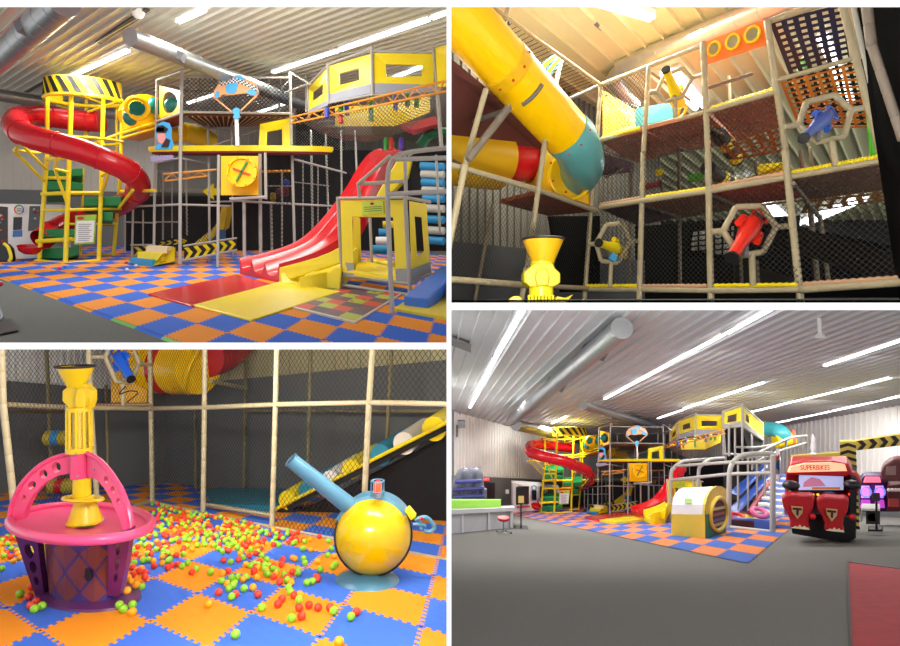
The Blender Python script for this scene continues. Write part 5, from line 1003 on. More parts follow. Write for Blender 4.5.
sc = q4(t, 'screen', [(799.5, 490), (843.5, 490), (843.5, 475.5), (800, 475.5)], 18.9, mat('screen_lit', (170, 170, 215), .3, emit=(176, 180, 225), es=.75), .05)
q4(sc, 'screen_picture', [(803, 487), (826, 486), (820, 479), (812, 477), (804, 482)], 18.88, mat('screen_pink', (190, 120, 150), emit=(190, 120, 150), es=.5), .01)
q4(sc, 'screen_banner', [(812, 489.5), (840, 489.5), (840, 487.2), (812, 487.2)], 18.88, mat('screen_brown', (190, 110, 60), emit=(190, 110, 60), es=.5), .01)
for x in (807.5, 813, 818): mb = MB(); mb.ball(P(x, 494.7, 18.5), .04, 10, 8); build('start_button', mb, mat('button_lit', (255, 200, 40), emit=(255, 200, 40), es=1.2), t, 4, smooth=True)
mb = MB(); mb.ball(P(849, 494.3, 18.5), .03, 10, 8); build('start_button', mb, mat('red_lit', (255, 60, 50), emit=(255, 60, 40), es=1.2), t, 4, smooth=True)
for x, y in ((791, 485.3), (852.3, 484.8)): mb = MB(); mb.ball(P(x, y, 18.2), .2, 18, 12, sz=.75, sx=1.25); build('speaker_pod', mb, AD, t, 4, smooth=True)
q4(t, 'side_wing', [(848, 500), (858, 494), (862, 482), (857, 474), (850, 472)], 18.9, AR, .4, bevel=.06)
for x0, y0 in ((781.5, 494), (816, 496.5)):
    sh = [(0, 4), (4, 1), (10, 0), (24, 1), (30, 0.5), (34, 4), (32.5, 14), (28.5, 22), (27.5, 30), (29.5, 36.5), (8, 34), (9, 28), (6, 20), (1.5, 13)]
    st = q4(t, 'seat_back', [(x0+a*.98, y0+b) for a, b in sh], 17.7, AR, .35, bevel=.06)
    q4(st, 'shield_emblem', [(x0+10, y0+12), (x0+21.5, y0+13), (x0+21, y0+19), (x0+16, y0+25), (x0+11, y0+18)], 17.62, mat('emblem_tan', (205, 170, 120)), .02)
    q4(st, 'emblem_letter', [(x0+11.5, y0+13.6), (x0+20.3, y0+14.4), (x0+20.2, y0+16.4), (x0+17.4, y0+16.2), (x0+17, y0+21.6), (x0+15.2, y0+21), (x0+15.2, y0+16), (x0+11.6, y0+15.6)], 17.6, mat('emblem_dark', (80, 20, 24)), .02)
    q4(st, 'flame_decal', [(x0+10, y0+34), (x0+28.5, y0+36), (x0+27, y0+33.5), (x0+25, y0+34), (x0+23.5, y0+32), (x0+21, y0+33.5), (x0+18.5, y0+31), (x0+17, y0+33), (x0+14, y0+32), (x0+12, y0+33.4)], 17.62, mat('cream_flame', (240, 225, 190)), .02)
    q4(t, 'handlebar', [(x0+8, y0+1), (x0+24, y0+1), (x0+20, y0-3), (x0+12, y0-3)], 18.1, AD, .2)
for x, y in ((812.5, 516.5), (852, 517)): mb = MB(); mb.ball(P(x, y, 17.6), .09, 10, 8); build('foot_peg', mb, RED, t, 4, smooth=True)
# chevron arch and yellow hoarding
t = thing('chevron_arch', 'yellow arch with black chevrons behind the red racing arcade, lower-right room', 'arch', P(850, 530, 22))
qc = [(844.5, 531), (859.5, 529.5), (855.5, 441.5), (839.5, 441.5)]
q4(t, 'column', qc, 22, mat('arch_yellow', (222, 190, 80), .5), .3)
mb = MB(); chevrons(mb, [P(859.5, 529.5, 21.95), P(855.5, 441.5, 21.95), P(839.5, 441.5, 21.95), P(844.5, 531, 21.95)], 13, 0, tip=.35); build('black_chevron', mb, BLACK, t, 4)
q4(t, 'beam', [(855.5, 450.5), (910, 444.5), (910, 433), (855.5, 441)], 22, mat('arch_yellow', (222, 190, 80), .5), .3)
mb = MB(); chevrons(mb, [P(857, 450.2, 21.95), P(912, 444.2, 21.95), P(912, 433.2, 21.95), P(857, 441, 21.95)], 5, 0, tip=.4); build('black_chevron', mb, BLACK, t, 4)
tag(q4(None, 'yellow_hoarding', [(793, 490), (841, 490), (841, 452.5), (793, 456)], 23.5, mat('hoarding_yellow', (196, 176, 60), .5), .2), 'plain yellow panel behind the top of the red racing arcade, lower-right room', 'panel')
t = thing('glass_trophy', 'slim pale statue standing above the yellow panel, lower-right room', 'statue', P(813, 454, 23.6))
mb = MB(); c = P(813, 454, 23.6); mb.lathe(c, [(.13, 0), (.13, .03), (.06, .06), (.1, .3), (.06, .45), (.075, .6), (.03, .72), (.02, .78)], n=14); build('figure', mb, mat('pale_crystal', (232, 232, 236), .2), t, 4, smooth=True)
# far right machines
t = thing('neon_arcade', 'arcade machine glowing pink and purple right of the chevron column, lower-right room', 'arcade machine', P(873, 512, 27))
q4(t, 'cabinet', [(860, 512), (888, 512), (888, 478), (884, 476), (864, 476), (860, 480)], 27, mat('violet_black', (60, 30, 80), .4), .8, bevel=.05)
q4(t, 'marquee', [(864, 482.5), (881, 482.5), (880, 477), (866, 477)], 26.9, mat('marquee_red2', (230, 110, 130), emit=(240, 120, 150), es=1), .05)
for x in (866, 880):
    q4(t, 'glow_screen', [(x-4, 498), (x+3.5, 498), (x+3.5, 486), (x-4, 486)], 26.9, mat('magenta_glow', (240, 120, 240), emit=(240, 130, 245), es=1.1), .05)
    q4(t, 'glow_base', [(x-5, 508), (x+5, 508), (x+4, 500), (x-4, 500)], 26.85, mat('violet_glow', (190, 70, 190), emit=(190, 70, 200), es=.8), .05)
    mb = MB(); mb.ring(P(x, 492, 26.8), (0, 1, 0), .22, .04, 18, 6); build('neon_ring', mb, mat('blue_glow', (120, 130, 250), emit=(120, 130, 250), es=1), t, 4, smooth=True)
t = thing('dark_red_machine', 'dark red rounded game machine cut by the right edge, lower-right room', 'arcade machine', P(895, 510, 26))
q4(t, 'cabinet', [(887, 512), (905, 512), (905, 484), (887, 486)], 26.5, mat('wine_cabinet', (90, 30, 36), .4), 1, bevel=.05)
q4(t, 'top_pod', [(881, 482), (905, 482), (905, 459), (893, 459.5), (884, 465), (881, 472)], 26, mat('wine_pod', (104, 52, 54), .4), .8, bevel=.12)
q4(t, 'window', [(886, 475), (896, 475), (896, 466), (887, 467)], 25.95, mat('pod_window', (150, 120, 116), .3), .05)
for i in range(4): mb = MB(); mb.ball(P(889+i*3.4, 490, 26.2), .08, 10, 8); build('display_bulb', mb, mat('pearl', (220, 200, 196), .3), t, 4, smooth=True)
q4(t, 'emblem_panel', [(889, 507), (899, 507), (899, 499), (889, 499)], 26.3, mat('emblem_red', (170, 60, 60)), .05)
t = thing('side_table', 'small white table with dark emblem skirt right of the chevron column, lower-right room', 'table', P(872, 522, 23))
q4(t, 'table_top', [(861, 510.5), (880, 511), (880, 508.8), (862, 508.3)], 22.5, WHITE, .6)
q4(t, 'skirt', [(866, 524), (880, 524.5), (880, 511), (866, 511)], 22.7, mat('skirt_dark', (34, 30, 40)), .3)
mb = MB(); mb.lathe(P(873, 517.5, 22.65), [(.01, 0), (.16, 0)], (0, -1, 0), 18); build('round_emblem', mb, mat('emblem_grey', (150, 160, 190)), t, 4)
q4(t, 'leg', [(861, 522), (862, 522), (863, 510), (862, 510)], 22.5, STEEL, .04)
t = thing('sign_stand', 'thin dark floor stand with a small board beside the white table, lower-right room', 'sign stand', P(877, 531, 21))
mb = MB(); mb.tube([P(876.5, 530.5, 21), P(876.5, 498, 21)], .035, 8); build('pole', mb, BLACK, t, 4)
q4(t, 'foot_plate', [(868, 531.5), (883, 531.5), (882, 529.5), (869, 529.5)], 20.9, BLACK, .4)
q4(t, 'board', [(873, 501), (880, 501), (880, 493), (873, 493)], 20.9, mat('board_dark', (60, 40, 60)), .05)
# ================================================================ ROOM 3 (lower left): the ball corner
H3 = [21.18537, -55.00017, 191.0944, -37.55291, -50.47782, 561.7943, -0.08621558, -0.1170178]
W3 = 'lower-left room'
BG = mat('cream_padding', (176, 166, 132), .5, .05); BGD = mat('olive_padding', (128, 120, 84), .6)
N3 = netmat('olive_black_netting', (22, 22, 18), 9, .12)
mb = MB(); mb.quad([FL(3, -300, 470), FL(3, 449, 470), FL(3, 449, 700), FL(3, -300, 700)]); struct('floor', mb, mat('dark_underlay', (40, 40, 44), .9), 3)
mb = puzzle_floor(3, H3, (-12, 9), (-22, 6), None, lambda i, j: True, teeth=9, amp=0.028, thick=.015)
T3B = tilemat('corner_blue_tile', (64, 112, 214)); T3O = tilemat('corner_orange_tile', (232, 148, 36))
tag(build('foam_tile_floor', mb, [T3O, T3B], None, 3), 'orange and blue interlocking foam tile floor under the scattered balls, lower-left room', 'foam floor')
# building walls behind the frame
def w3(x0, Y0, yb0, yt0, x1, Y1, yb1, yt1): return [P(x0, yb0, Y0), P(x1, yb1, Y1), P(x1, yt1, Y1), P(x0, yt0, Y0)]
SID = mat('corner_siding', (236, 238, 230), .6, .04); SIDW = mat('corner_siding_warm', (190, 184, 140), .6, .05); GW = mat('corner_grey_wall', (104, 108, 108), .8, .12, 20)
mb = MB(); ribbed_wall(mb, w3(-60, 15, 382, 320, 165, 19, 397, 320), 34, .04); struct('wall_left', mb, SID, 3)
mb = MB(); mb.quad(w3(-60, 14.9, 505, 375, 165, 18.9, 483, 394)); struct('baseboard_left', mb, GW, 3)
mb = MB(); ribbed_wall(mb, w3(165, 19, 386, 320, 520, 12.4, 353, 300), 30, .04); struct('wall_right', mb, SIDW, 3)
mb = MB(); mb.quad(w3(165, 18.9, 483, 386, 520, 12.3, 520, 353)); struct('baseboard_right', mb, GW, 3)
for y, c in ((393, (112, 112, 96)), (418, (60, 62, 64))):
    mb = MB(); mb.prism([P(215, y+2, 17.6), P(460, y-4, 13.1), P(460, y-9, 13.1), P(215, y-1, 17.6)], (0, .03, 0)); struct('trim_%d' % (y-390), mb, mat('wall_band%d' % y, c, .8), 3)
def padded(par, pts, wpx, m, nm='padded_pipe', k=3, step=.24, n=12, groove=True):
    """foam-sleeved pipe with a narrow joint between one sleeve and the next"""
    p = [Vector(q) for q in pts]; L = (p[-1]-p[0]).length; r = wpx/2*p[0].y/F
    if not groove or len(p) > 2: mb = MB(); mb.tube(smoothpath(p, 5) if len(p) > 2 else p, r, n); return build(nm, mb, m, par, k, smooth=True)
    r1 = wpx/2*p[-1].y/F; ks = max(2, int(L/step)); pp = []; rr = []
    for i in range(ks):
        for t, f in ((0.0, .9), (.04, 1), (.96, 1)): u = (i+t)/ks; pp.append(p[0].lerp(p[-1], u)); rr.append(lerp(r, r1, u)*f)
    pp.append(p[-1]); rr.append(r1*.9); mb = MB(); mb.tube(pp, rr, n); return build(nm, mb, m, par, k, smooth=True)
t = thing('net_frame', 'cream padded pipe frame with diamond netting around the ball corner, lower-left room', 'play structure', P(152, 502, 13.9))
def Yf(y): return 960/(y-433)
posts3 = [((1, 340), (3, 404), (18, 540), 9.0, 6.5), ((88, 340), (91, 410), (98, 515), 11.6, 5), ((149.5, 340), (151, 408), (152.5, 503), 13.7, 4.6), ((205, 340), (204.5, 407), (203, 514), 11.9, 5), ((277, 340), (275.5, 405), (272, 528), 10.1, 5.4), ((373, 340), (369, 403), (362, 545), 8.6, 6)]
for a, b, c, Y, w in posts3: padded(t, [P(*a, Y), P(*b, Y)], w, BG, 'post'); padded(t, [P(*b, Y), P(*c, Y)], w, BG, 'post')
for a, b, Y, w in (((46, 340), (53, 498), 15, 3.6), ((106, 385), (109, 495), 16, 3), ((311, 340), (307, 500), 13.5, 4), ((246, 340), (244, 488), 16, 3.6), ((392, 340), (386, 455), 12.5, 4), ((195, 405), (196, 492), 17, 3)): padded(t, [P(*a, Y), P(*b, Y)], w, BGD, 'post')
for a, Ya_, b, Yb_, w, m in (((-4, 404), 9, (70, 407.5), 11, 5, BG), ((70, 407.5), 11, (151, 408.5), 13.6, 4.6, BG), ((151, 408.5), 13.6, (204.5, 407.5), 11.9, 4.4, BG), ((204.5, 407.5), 11.9, (275.5, 404.5), 10.1, 4.8, BG), ((275.5, 404.5), 10.1, (369, 402.5), 8.6, 5, BG), ((369, 402.5), 8.6, (452, 404), 7.6, 5.6, BG),
                          ((246, 410.5), 15.8, (452, 411), 12, 3.2, BGD), ((204, 504), 12.6, (272, 515), 10.5, 4, BG), ((-4, 541), 8.8, (60, 529), 10, 5, BG), ((60, 529), 10, (152, 501.5), 13.8, 4.6, BG), ((152, 502.5), 13.7, (225, 519), 11.2, 4.4, BG), ((225, 519), 11.2, (335, 540), 9, 5.2, BG), ((335, 540), 9, (452, 562), 7.45, 6, BG),
                          ((211, 381), 13, (246, 388.5), 15, 4, BG), ((0, 411), 11, (90, 413), 14, 3, mat('brown_rope', (92, 74, 36), .9)), ((152, 404.5), 13.4, (88, 404.5), 11.8, 2, mat('pink_rope', (190, 150, 120), .9))):
    padded(t, [P(*a, Ya_), P(*b, Yb_)], w, m, 'rail')
for q in ([(3, 404, 9.05), (91, 408, 11.65), (88, 344, 11.65), (1, 344, 9.05)], [(91, 408, 11.65), (150, 408, 13.7), (149, 344, 13.7), (88, 344, 11.65)], [(4, 404, 9.05), (91, 408, 11.65), (97, 515, 11.6), (18, 538, 9.05)], [(151, 408, 13.7), (204, 407, 11.95), (205, 344, 11.95), (150, 344, 13.7)], [(204, 407, 11.95), (275, 404, 10.15), (277, 344, 10.15), (205, 344, 11.95)], [(275, 404, 10.15), (369, 402, 8.65), (373, 344, 8.65), (277, 344, 10.15)], [(369, 402, 8.65), (449, 403, 7.6), (449, 344, 7.6), (373, 344, 8.65)],
          [(152, 501, 13.7), (203, 504, 12.6), (204, 408, 11.95), (151, 409, 13.7)], [(203, 504, 12.6), (272, 514, 10.4), (275, 405, 10.15), (204, 408, 11.95)], [(272, 526, 10.2), (362, 543, 8.8), (369, 403, 8.65), (275, 405, 10.15)]):
    mb = MB(); mb.net(*[P(*p) for p in q]); build('safety_net', mb, N3, t, 3)
# hexagon mounts and toy blasters
def hexmount(k, par, cx_, cy_, rx, ry, Y, w, m, rot=0.0, nm='hexagon_pipe'):
    pts = [P(cx_+rx*math.cos(rot+math.pi/3*i), cy_-ry*math.sin(rot+math.pi/3*i), Y) for i in range(6)]
    for i in range(6): padded(par, [pts[i], pts[(i+1) % 6]], w, m, nm, k, step=.2)
    mb = MB()
    for p in pts: mb.ball(p, w/2*Y/F*1.02, 10, 8)
    return pts
def blaster(k, label, a, b, Y, w, col, hand=True):
    """toy air cannon pointing from a (back) to b (muzzle)"""
    A, B = P(*a, Y+.25), P(*b, Y-.25); u = w/F*Y; m = mat('blaster_'+str(col[0])+'_'+str(col[1]), col, .3)
    t = thing('toy_blaster', label, 'toy cannon', (A+B)/2); d = (B-A).normalized(); L = (B-A).length; s = d.cross(Vector((0, 1, 0))).normalized()
    mb = MB(); mb.lathe(A, [(u*.35, 0), (u*.62, L*.08), (u*.7, L*.3), (u*.62, L*.45), (u*.46, L*.62), (u*.42, L*.9), (u*.46, L)], d, 20); body = build('barrel', mb, m, t, k, smooth=True)
    mb = MB(); mb.lathe(A+d*L, [(u*.47, -.01), (u*.48, u*.14), (u*.3, u*.15)], d, 20); build('muzzle', mb, BLACK, t, k, smooth=True)
    for sg in (-1, 1):
        c = A+d*L*.28+s*sg*u*.85; mb = MB(); mb.tube([c-d*u*.5, c+d*u*.5+s*sg*u*.1], u*.28, 10); build('side_pod', mb, m, t, k, smooth=True)
    c = A-d*u*.1; pts = [c+s*u*.3, c-d*u*.8+s*u*.9, c-d*u*1.2, c-d*u*.8-s*u*.6, c-s*u*.3]; mb = MB(); mb.tube(smoothpath(pts, 4), u*.14, 8); build('grip_handle', mb, m, t, k, smooth=True)
    c = A+d*L*.45; mb = MB(); mb.tube([c+Vector((0, 0, -u*.4)), c+Vector((0, 0, -u*1.5))], u*.22, 8); build('swivel_mount', mb, DGREY, t, k, smooth=True)
    return t
h = thing('hexagon_mount', 'cream padded hexagon holding the blue toy cannon above the rail, lower-left room', 'frame', P(123, 404, 12.6))
hp = [P(105, 357, 12), P(116, 381, 12.2), P(131, 383, 12.6), P(139, 363, 13), P(132, 344, 13), P(113, 340, 12.2)]
for i in range(6): padded(h, [hp[i], hp[(i+1) % 6]], 4.2, BG, 'hexagon_pipe')
for a, b in (((88, 357, 11.7), (105, 357, 12)), ((139, 363.5, 13), (150, 365, 13.6)), ((123, 383, 12.4), (123, 405, 12.5))): padded(h, [P(*a), P(*b)], 4, BG, 'strut')
blaster(3, 'blue toy cannon with black muzzle in the cream hexagon, lower-left room', (117, 354), (131, 379), 12.2, 9, (30, 100, 220))
mb = MB(); mb.tube(smoothpath([P(126, 386, 12.2), P(119, 394, 12.2), P(130, 391, 12.2), P(138, 393, 12.3), (P(127, 402, 12.3))], 5), .012, 5); tag(build('air_hose', mb, BLACK, None, 3), 'thin black cord looping below the blue toy cannon, lower-left room', 'cord')
mb = MB(); mb.prism([P(111, 402.5, 14.2), P(147, 402.5, 14.6), P(147, 340, 14.6), P(111, 340, 14.2)], (0, .05, 0)); tag(build('amber_panel', mb, mat('amber_panel', (244, 190, 20), .4), None, 3), 'amber yellow panel behind the blue toy cannon, lower-left room', 'panel')
# crawl tube
t = thing('crawl_tube', 'yellow crawl tube with red band joining a red bend, lower-left room', 'crawl tube', P(180, 392, 15))
AY = mat('amber_plastic', (246, 200, 10), .3)
mb = MB(); mb.tube([P(149, 366, 15), P(172, 367, 14.8), P(199, 369, 14.2)], [26/F*15, 27/F*15, 25.5/F*14.2], 28); build('yellow_tube', mb, AY, t, 3, smooth=True)
mb = MB(); mb.tube([P(168, 367, 14.83), P(177, 367.2, 14.7)], [27.6/F*14.83, 27.4/F*14.7], 28); build('red_band', mb, RED, t, 3, smooth=True)
for x, y, Y, R_, m, r in ((184, 367.3, 14.55, 26.9, AY, .035), (199, 368.7, 14.2, 25.8, AY, .045)): mb = MB(); mb.ring(P(x, y, Y), (1, 0, -.35), R_/F*Y, r, 32, 8); build('flange', mb, m, t, 3, smooth=True)
for x, y in ((166, 369), (175, 388), (203, 370)): mb = MB(); mb.ball(P(x, y, 14), .03, 8, 6); build('bolt', mb, RED, t, 3)
mb = MB(); mb.tube(smoothpath([P(205, 357, 14.4), P(220, 353, 15), P(234, 344, 15.6), P(244, 334, 16)], 5), [21/F*14.6]*16, 24); build('red_bend', mb, RED, t, 3, smooth=True)
for (x0, x1, y, m, l) in ((47, 68, 438, mat('azure_vinyl', (30, 140, 200), .5), 'upper yellow roller with blue band hanging behind the bucket funnel'), (51, 75, 486, RED, 'lower yellow roller with red band behind the pink arch')):
    t = thing('soft_roller', l+', lower-left room', 'roller', P((x0+x1)/2, y+7, 14.5)); mb = MB(); mb.tube([P(x0, y, 14.5), P(x1+3, y, 14.5)], 7.5/F*14.5, 20); build('roller', mb, mat('dim_yellow', (180, 160, 40), .5), t, 3, smooth=True); mb = MB(); mb.tube([P(x0+7, y, 14.5), P(x0+14, y, 14.5)], 7.9/F*14.5, 20); build('coloured_band', mb, m, t, 3, smooth=True)
# teal mat, ramp with half rolls
mb = MB(); mb.prism([P(204, 488, 17), P(300, 488, 16), P(280, 506, 12), P(212, 504, 12.8)], (0, 0, -.12)); tag(build('teal_mat', mb, mat('teal_vinyl', (34, 130, 156), .5), None, 3), 'flat teal mat behind the netting at the ramp foot, lower-left room', 'mat')
t = thing('roller_ramp', 'black ramp with yellow edge climbing to the right behind netting, lower-left room', 'ramp', P(380, 520, 11))
mb = MB(); mb.hexa([P(277, 511, 12), P(470, 412, 10.4), P(470, 419, 10.4), P(278, 516, 12)], [P(285, 507, 13.4), P(470, 406, 12), P(470, 414, 12), P(287, 511, 13.4)]); build('ramp_board', mb, mat('ramp_black', (20, 18, 18), .8), t, 3)
mb = MB(); mb.tube([P(275, 509.5, 11.95), P(470, 410.5, 10.35)], .035, 8); build('yellow_edge', mb, YEL, t, 3)
mb = MB(); mb.prism([P(300, 512, 12.1), P(470, 424, 10.6), P(470, 545, 10.6), P(425, 540, 11), P(330, 514, 12)], (0, .1, 0)); build('black_skirt', mb, mat('skirt_black', (12, 12, 13), .9), t, 3)
for x, y, r, m, l in ((287, 499, 9.5, YEL, 'lowest yellow'), (307, 489.5, 9.5, mat('teal_vinyl', (34, 130, 156), .5), 'lower teal'), (330, 478.5, 9.5, WHITE, 'lower white'), (351, 468, 10, YEL, 'middle yellow'), (380.5, 453.5, 11, mat('teal_vinyl', (34, 130, 156), .5), 'upper teal'), (404, 442, 11.5, mat('cream_white', (226, 222, 206), .5), 'upper white'), (434, 427.5, 12.5, YEL, 'topmost yellow')):
    Y = 11.95-(x-275)*.0082+.05; mb = MB(); c = P(x, y+1.5, Y); mb.tube([c, c+Vector((.35, 1.3, .05))], r/F*Y, 20); tag(build('half_roller', mb, m, None, 3, smooth=True), l+' soft roller on the black ramp, lower-left room', 'roller', 'rollers on the ramp')
# ---- bucket table
def turn(mb, px, py, Y, prof, f=1.0, n=40, mi=0, k=3, cap=True, slope=True):
    """turned shape standing on the sloping floor, facing the viewer; prof = (radius, height)"""
    c = P(px, py, Y); u = Vector((1, 0, 0)); v = Vector(((px-450)/F, 1, (323-HZ[k])/F if slope else 0)); vs = []
    for r, hgt in prof:
        for j in range(n): a = 2*math.pi*j/n; vs.append(c+Vector((0, 0, hgt))+(u*math.cos(a)+v*math.sin(a)*f)*r)
    fs = [[i*n+j, i*n+(j+1) % n, (i+1)*n+(j+1) % n, (i+1)*n+j] for i in range(len(prof)-1) for j in range(n)]
    if cap:
        if prof[0][0] > 1e-4: fs.append(list(range(n))[::-1])
        if prof[-1][0] > 1e-4: fs.append([(len(prof)-1)*n+j for j in range(n)])
    return mb.add(vs, fs, mi)
PK = mat('pink_plastic', (226, 74, 124), .3, .04); PU = mat('purple_plastic', (92, 42, 100), .4, .06); YB = mat('bucket_yellow', (222, 196, 8), .35)
t = thing('bucket_table', 'pink and purple ball table with arched handle and yellow funnel column, lower-left room', 'ball toy', P(88, 600, 5.9)); Y = 5.9; q = Y/F
mb = MB(); turn(mb, 88, 597, Y, [(.02, 0), (.50, 0), (.53, .02), (.52, .05), (.40, .075), (.02, .08)], 1.15); build('base_disc', mb, PU, t, 3, smooth=True)
# harlequin drum
mb = MB(); n = 40; r0, r1 = 38*q, 43*q; zt, zb = (P(0, 534, Y).z-P(0, 597, Y).z), .06
c = P(87, 597, Y); v_ = Vector(((87-450)/F, 1, (323-433)/F))
def dr(a, h): r = r0+(r1-r0)*h; return c+Vector((0, 0, zb+(zt-zb)*h))+Vector((math.cos(a), 0, 0))*r+v_*math.sin(a)*1.2*r
for i in range(n): mb.quad([dr(2*math.pi*i/n, 0), dr(2*math.pi*(i+1)/n, 0), dr(2*math.pi*(i+1)/n, 1), dr(2*math.pi*i/n, 1)])
drum = build('drum', mb, mat('drum_violet', (74, 58, 130), .3), t, 3, smooth=True)
mb = MB(); nd = 9
for i in range(nd):
    for j in range(3):
        a = 2*math.pi*(i+.5*(j % 2))/nd; da = math.pi/nd*.92; h0 = (j)/3-.12; 
        P4 = [(a, max(h0, 0)), (a+da, min(max(h0+.29, 0), 1)), (a, min(h0+.58, 1)), (a-da, min(max(h0+.29, 0), 1))]
        o_ = [dr(x_, y_)+(Vector((math.cos(x_), 0, 0))+v_*math.sin(x_))*.006 for x_, y_ in P4]; mb.add(o_, [[0, 1, 2, 3]])
build('orange_diamond', mb, mat('drum_orange', (128, 66, 66), .35), drum, 3)
mb = MB(); a = -math.pi*.48; mb.lathe(dr(a, .5)+Vector((0, -.01, 0)), [(.01, 0), (.055, 0), (.06, .012)], (-.5, -1, 0), 18); build('round_port', mb, mat('port_dark', (24, 16, 24)), drum, 3)
# top tray and rim
mb = MB(); turn(mb, 80.5, 521, Y, [(.02, -.03), (.60, -.03), (.66, .0), (.685, .03)], 1.72, 48, cap=False); build('tray', mb, PK, t, 3, smooth=True)
mb = MB(); c2 = P(80.5, 519, Y); v2 = Vector(((80.5-450)/F, 1, (323-433)/F)); mb.tube([c2+Vector((math.cos(2*math.pi*i/48), 0, 0))*.685+v2*math.sin(2*math.pi*i/48)*.685*1.72 for i in range(48)], .042, 10, closed=True); build('tray_rim', mb, PK, t, 3, smooth=True)
mb = MB(); turn(mb, 84, 526, Y-.15, [(.01, .012), (.11, .012)], 1.7, 20, cap=False); build('tray_hole', mb, mat('port_dark', (24, 16, 24)), t, 3)
# legs below the tray
def holed(nm, outer, holes, Yc_, m, d=.05, lab=None):
    """flat slab with round holes: built as a strip between two edge curves, opened around each hole"""
    L_, R_ = outer; nL = 24; mb = MB(); 
    def cv(c_, t_):
        x = t_*(len(c_)-1); i = min(int(x), len(c_)-2); f = x-i; return (c_[i][0]+(c_[i+1][0]-c_[i][0])*f, c_[i][1]+(c_[i+1][1]-c_[i][1])*f, c_[i][2]+(c_[i+1][2]-c_[i][2])*f)
    def pt(t_, s_): a, b = cv(L_, t_), cv(R_, t_); return P(a[0]+(b[0]-a[0])*s_, a[1]+(b[1]-a[1])*s_, a[2]+(b[2]-a[2])*s_)
    edges = [0]; hs = sorted(holes)
    for t0, rt, rs in hs: edges += [t0-rt, t0+rt]
    edges.append(1)
    for i in range(0, len(edges), 2):
        a, b = edges[i], edges[i+1]; k_ = 6
        for j in range(k_):
            u0, u1 = a+(b-a)*j/k_, a+(b-a)*(j+1)/k_; mb.prism([pt(u0, 0), pt(u1, 0), pt(u1, 1), pt(u0, 1)], (0, d, 0))
    for t0, rt, rs in hs:
        k_ = 12
        for j in range(k_):
            a0, a1 = math.pi*j/k_, math.pi*(j+1)/k_; u0, u1 = t0-rt*math.cos(a0), t0-rt*math.cos(a1)
            for sg in (-1, 1):
                e = 0 if sg < 0 else 1; mb.prism([pt(u0, .5+sg*rs*math.sin(a0)), pt(u1, .5+sg*rs*math.sin(a1)), pt(u1, e), pt(u0, e)], (0, d, 0))
    return build(nm, mb, m, t, 3)
holed('side_leg', ([(14, 533, 5.6), (26, 570, 5.7), (35, 595, 5.8)], [(37, 537, 5.6), (40, 565, 5.7), (44, 594, 5.8)]), [(.25, .11, .24), (.5, .1, .22), (.75, .08, .2)], Y, PU, .08)
holed('side_leg', ([(107, 538, 5.3), (108, 570, 5.4), (107, 596, 5.5)], [(131, 528, 5.3), (126, 565, 5.4), (119, 596, 5.5)]), [(.22, .1, .13), (.45, .1, .14), (.68, .08, .12)], Y, mat('plum_plastic', (120, 44, 108), .35), .08)
# arched handle in two holed arms
holed('handle_arm', ([(10, 521, 5.8), (13, 505, 5.8), (22, 485, 5.8), (38, 468, 5.85), (54, 459, 5.9), (73, 454, 5.9)], [(23, 519, 5.8), (26, 508, 5.8), (33, 495, 5.8), (46, 482, 5.85), (58, 475.5, 5.9), (73, 473, 5.9)]), [(.3, .035, .2), (.46, .045, .24), (.62, .05, .27), (.8, .055, .3)], Y, PK, .07)
holed('handle_arm', ([(87, 454, 5.8), (99, 461, 5.7), (110, 474, 5.6), (120, 490, 5.5), (127, 508, 5.4), (131, 530, 5.35)], [(87, 477, 5.8), (96, 479, 5.7), (104, 488, 5.6), (111, 500, 5.5), (117, 513, 5.4), (123, 531, 5.35)]), [(.38, .04, .2), (.53, .04, .22), (.68, .035, .2)], Y, PK, .07)
for pts in ([(9, 523, 5.8), (12, 504, 5.8), (21.5, 484, 5.8), (38, 467, 5.85), (54, 458, 5.9), (73, 453, 5.9)], [(87, 453, 5.8), (99, 460, 5.7), (111, 473, 5.6), (121, 489, 5.5), (128, 508, 5.4), (132, 533, 5.35)]):
    mb = MB(); mb.tube(smoothpath([P(*p) for p in pts], 5), .022, 8); build('handle_lip', mb, PK, t, 3, smooth=True)
mb = MB(); mb.lathe(P(80, 478, 5.85), [(.085, 0), (.085, .255)], n=24); build('pink_collar', mb, PK, t, 3, smooth=True)
for x, y in ((76, 454.5), (78, 476), (94, 469)): mb = MB(); mb.ball(P(x, y, 5.72), .012, 8, 6); build('screw', mb, STEEL, t, 3)
mb = MB(); mb.lathe(P(82, 498, 5.85), [(.08, 0), (.08, .2)], n=20); build('lower_sleeve', mb, YB, t, 3, smooth=True)
mb = MB(); mb.lathe(P(85, 522.5, 5.8), [(.155, 0), (.16, .015), (.15, .02), (.075, .25)], n=28); build('lower_cone', mb, YB, t, 3, smooth=True)
mb = MB(); turn(mb, 83, 499, 5.8, [(.2, -.012), (.215, .0), (.2, .02), (.17, .02), (.16, 0), (.17, -.012), (.2, -.012)], 1.3, 32, cap=False); build('yellow_ring', mb, YB, t, 3, smooth=True)
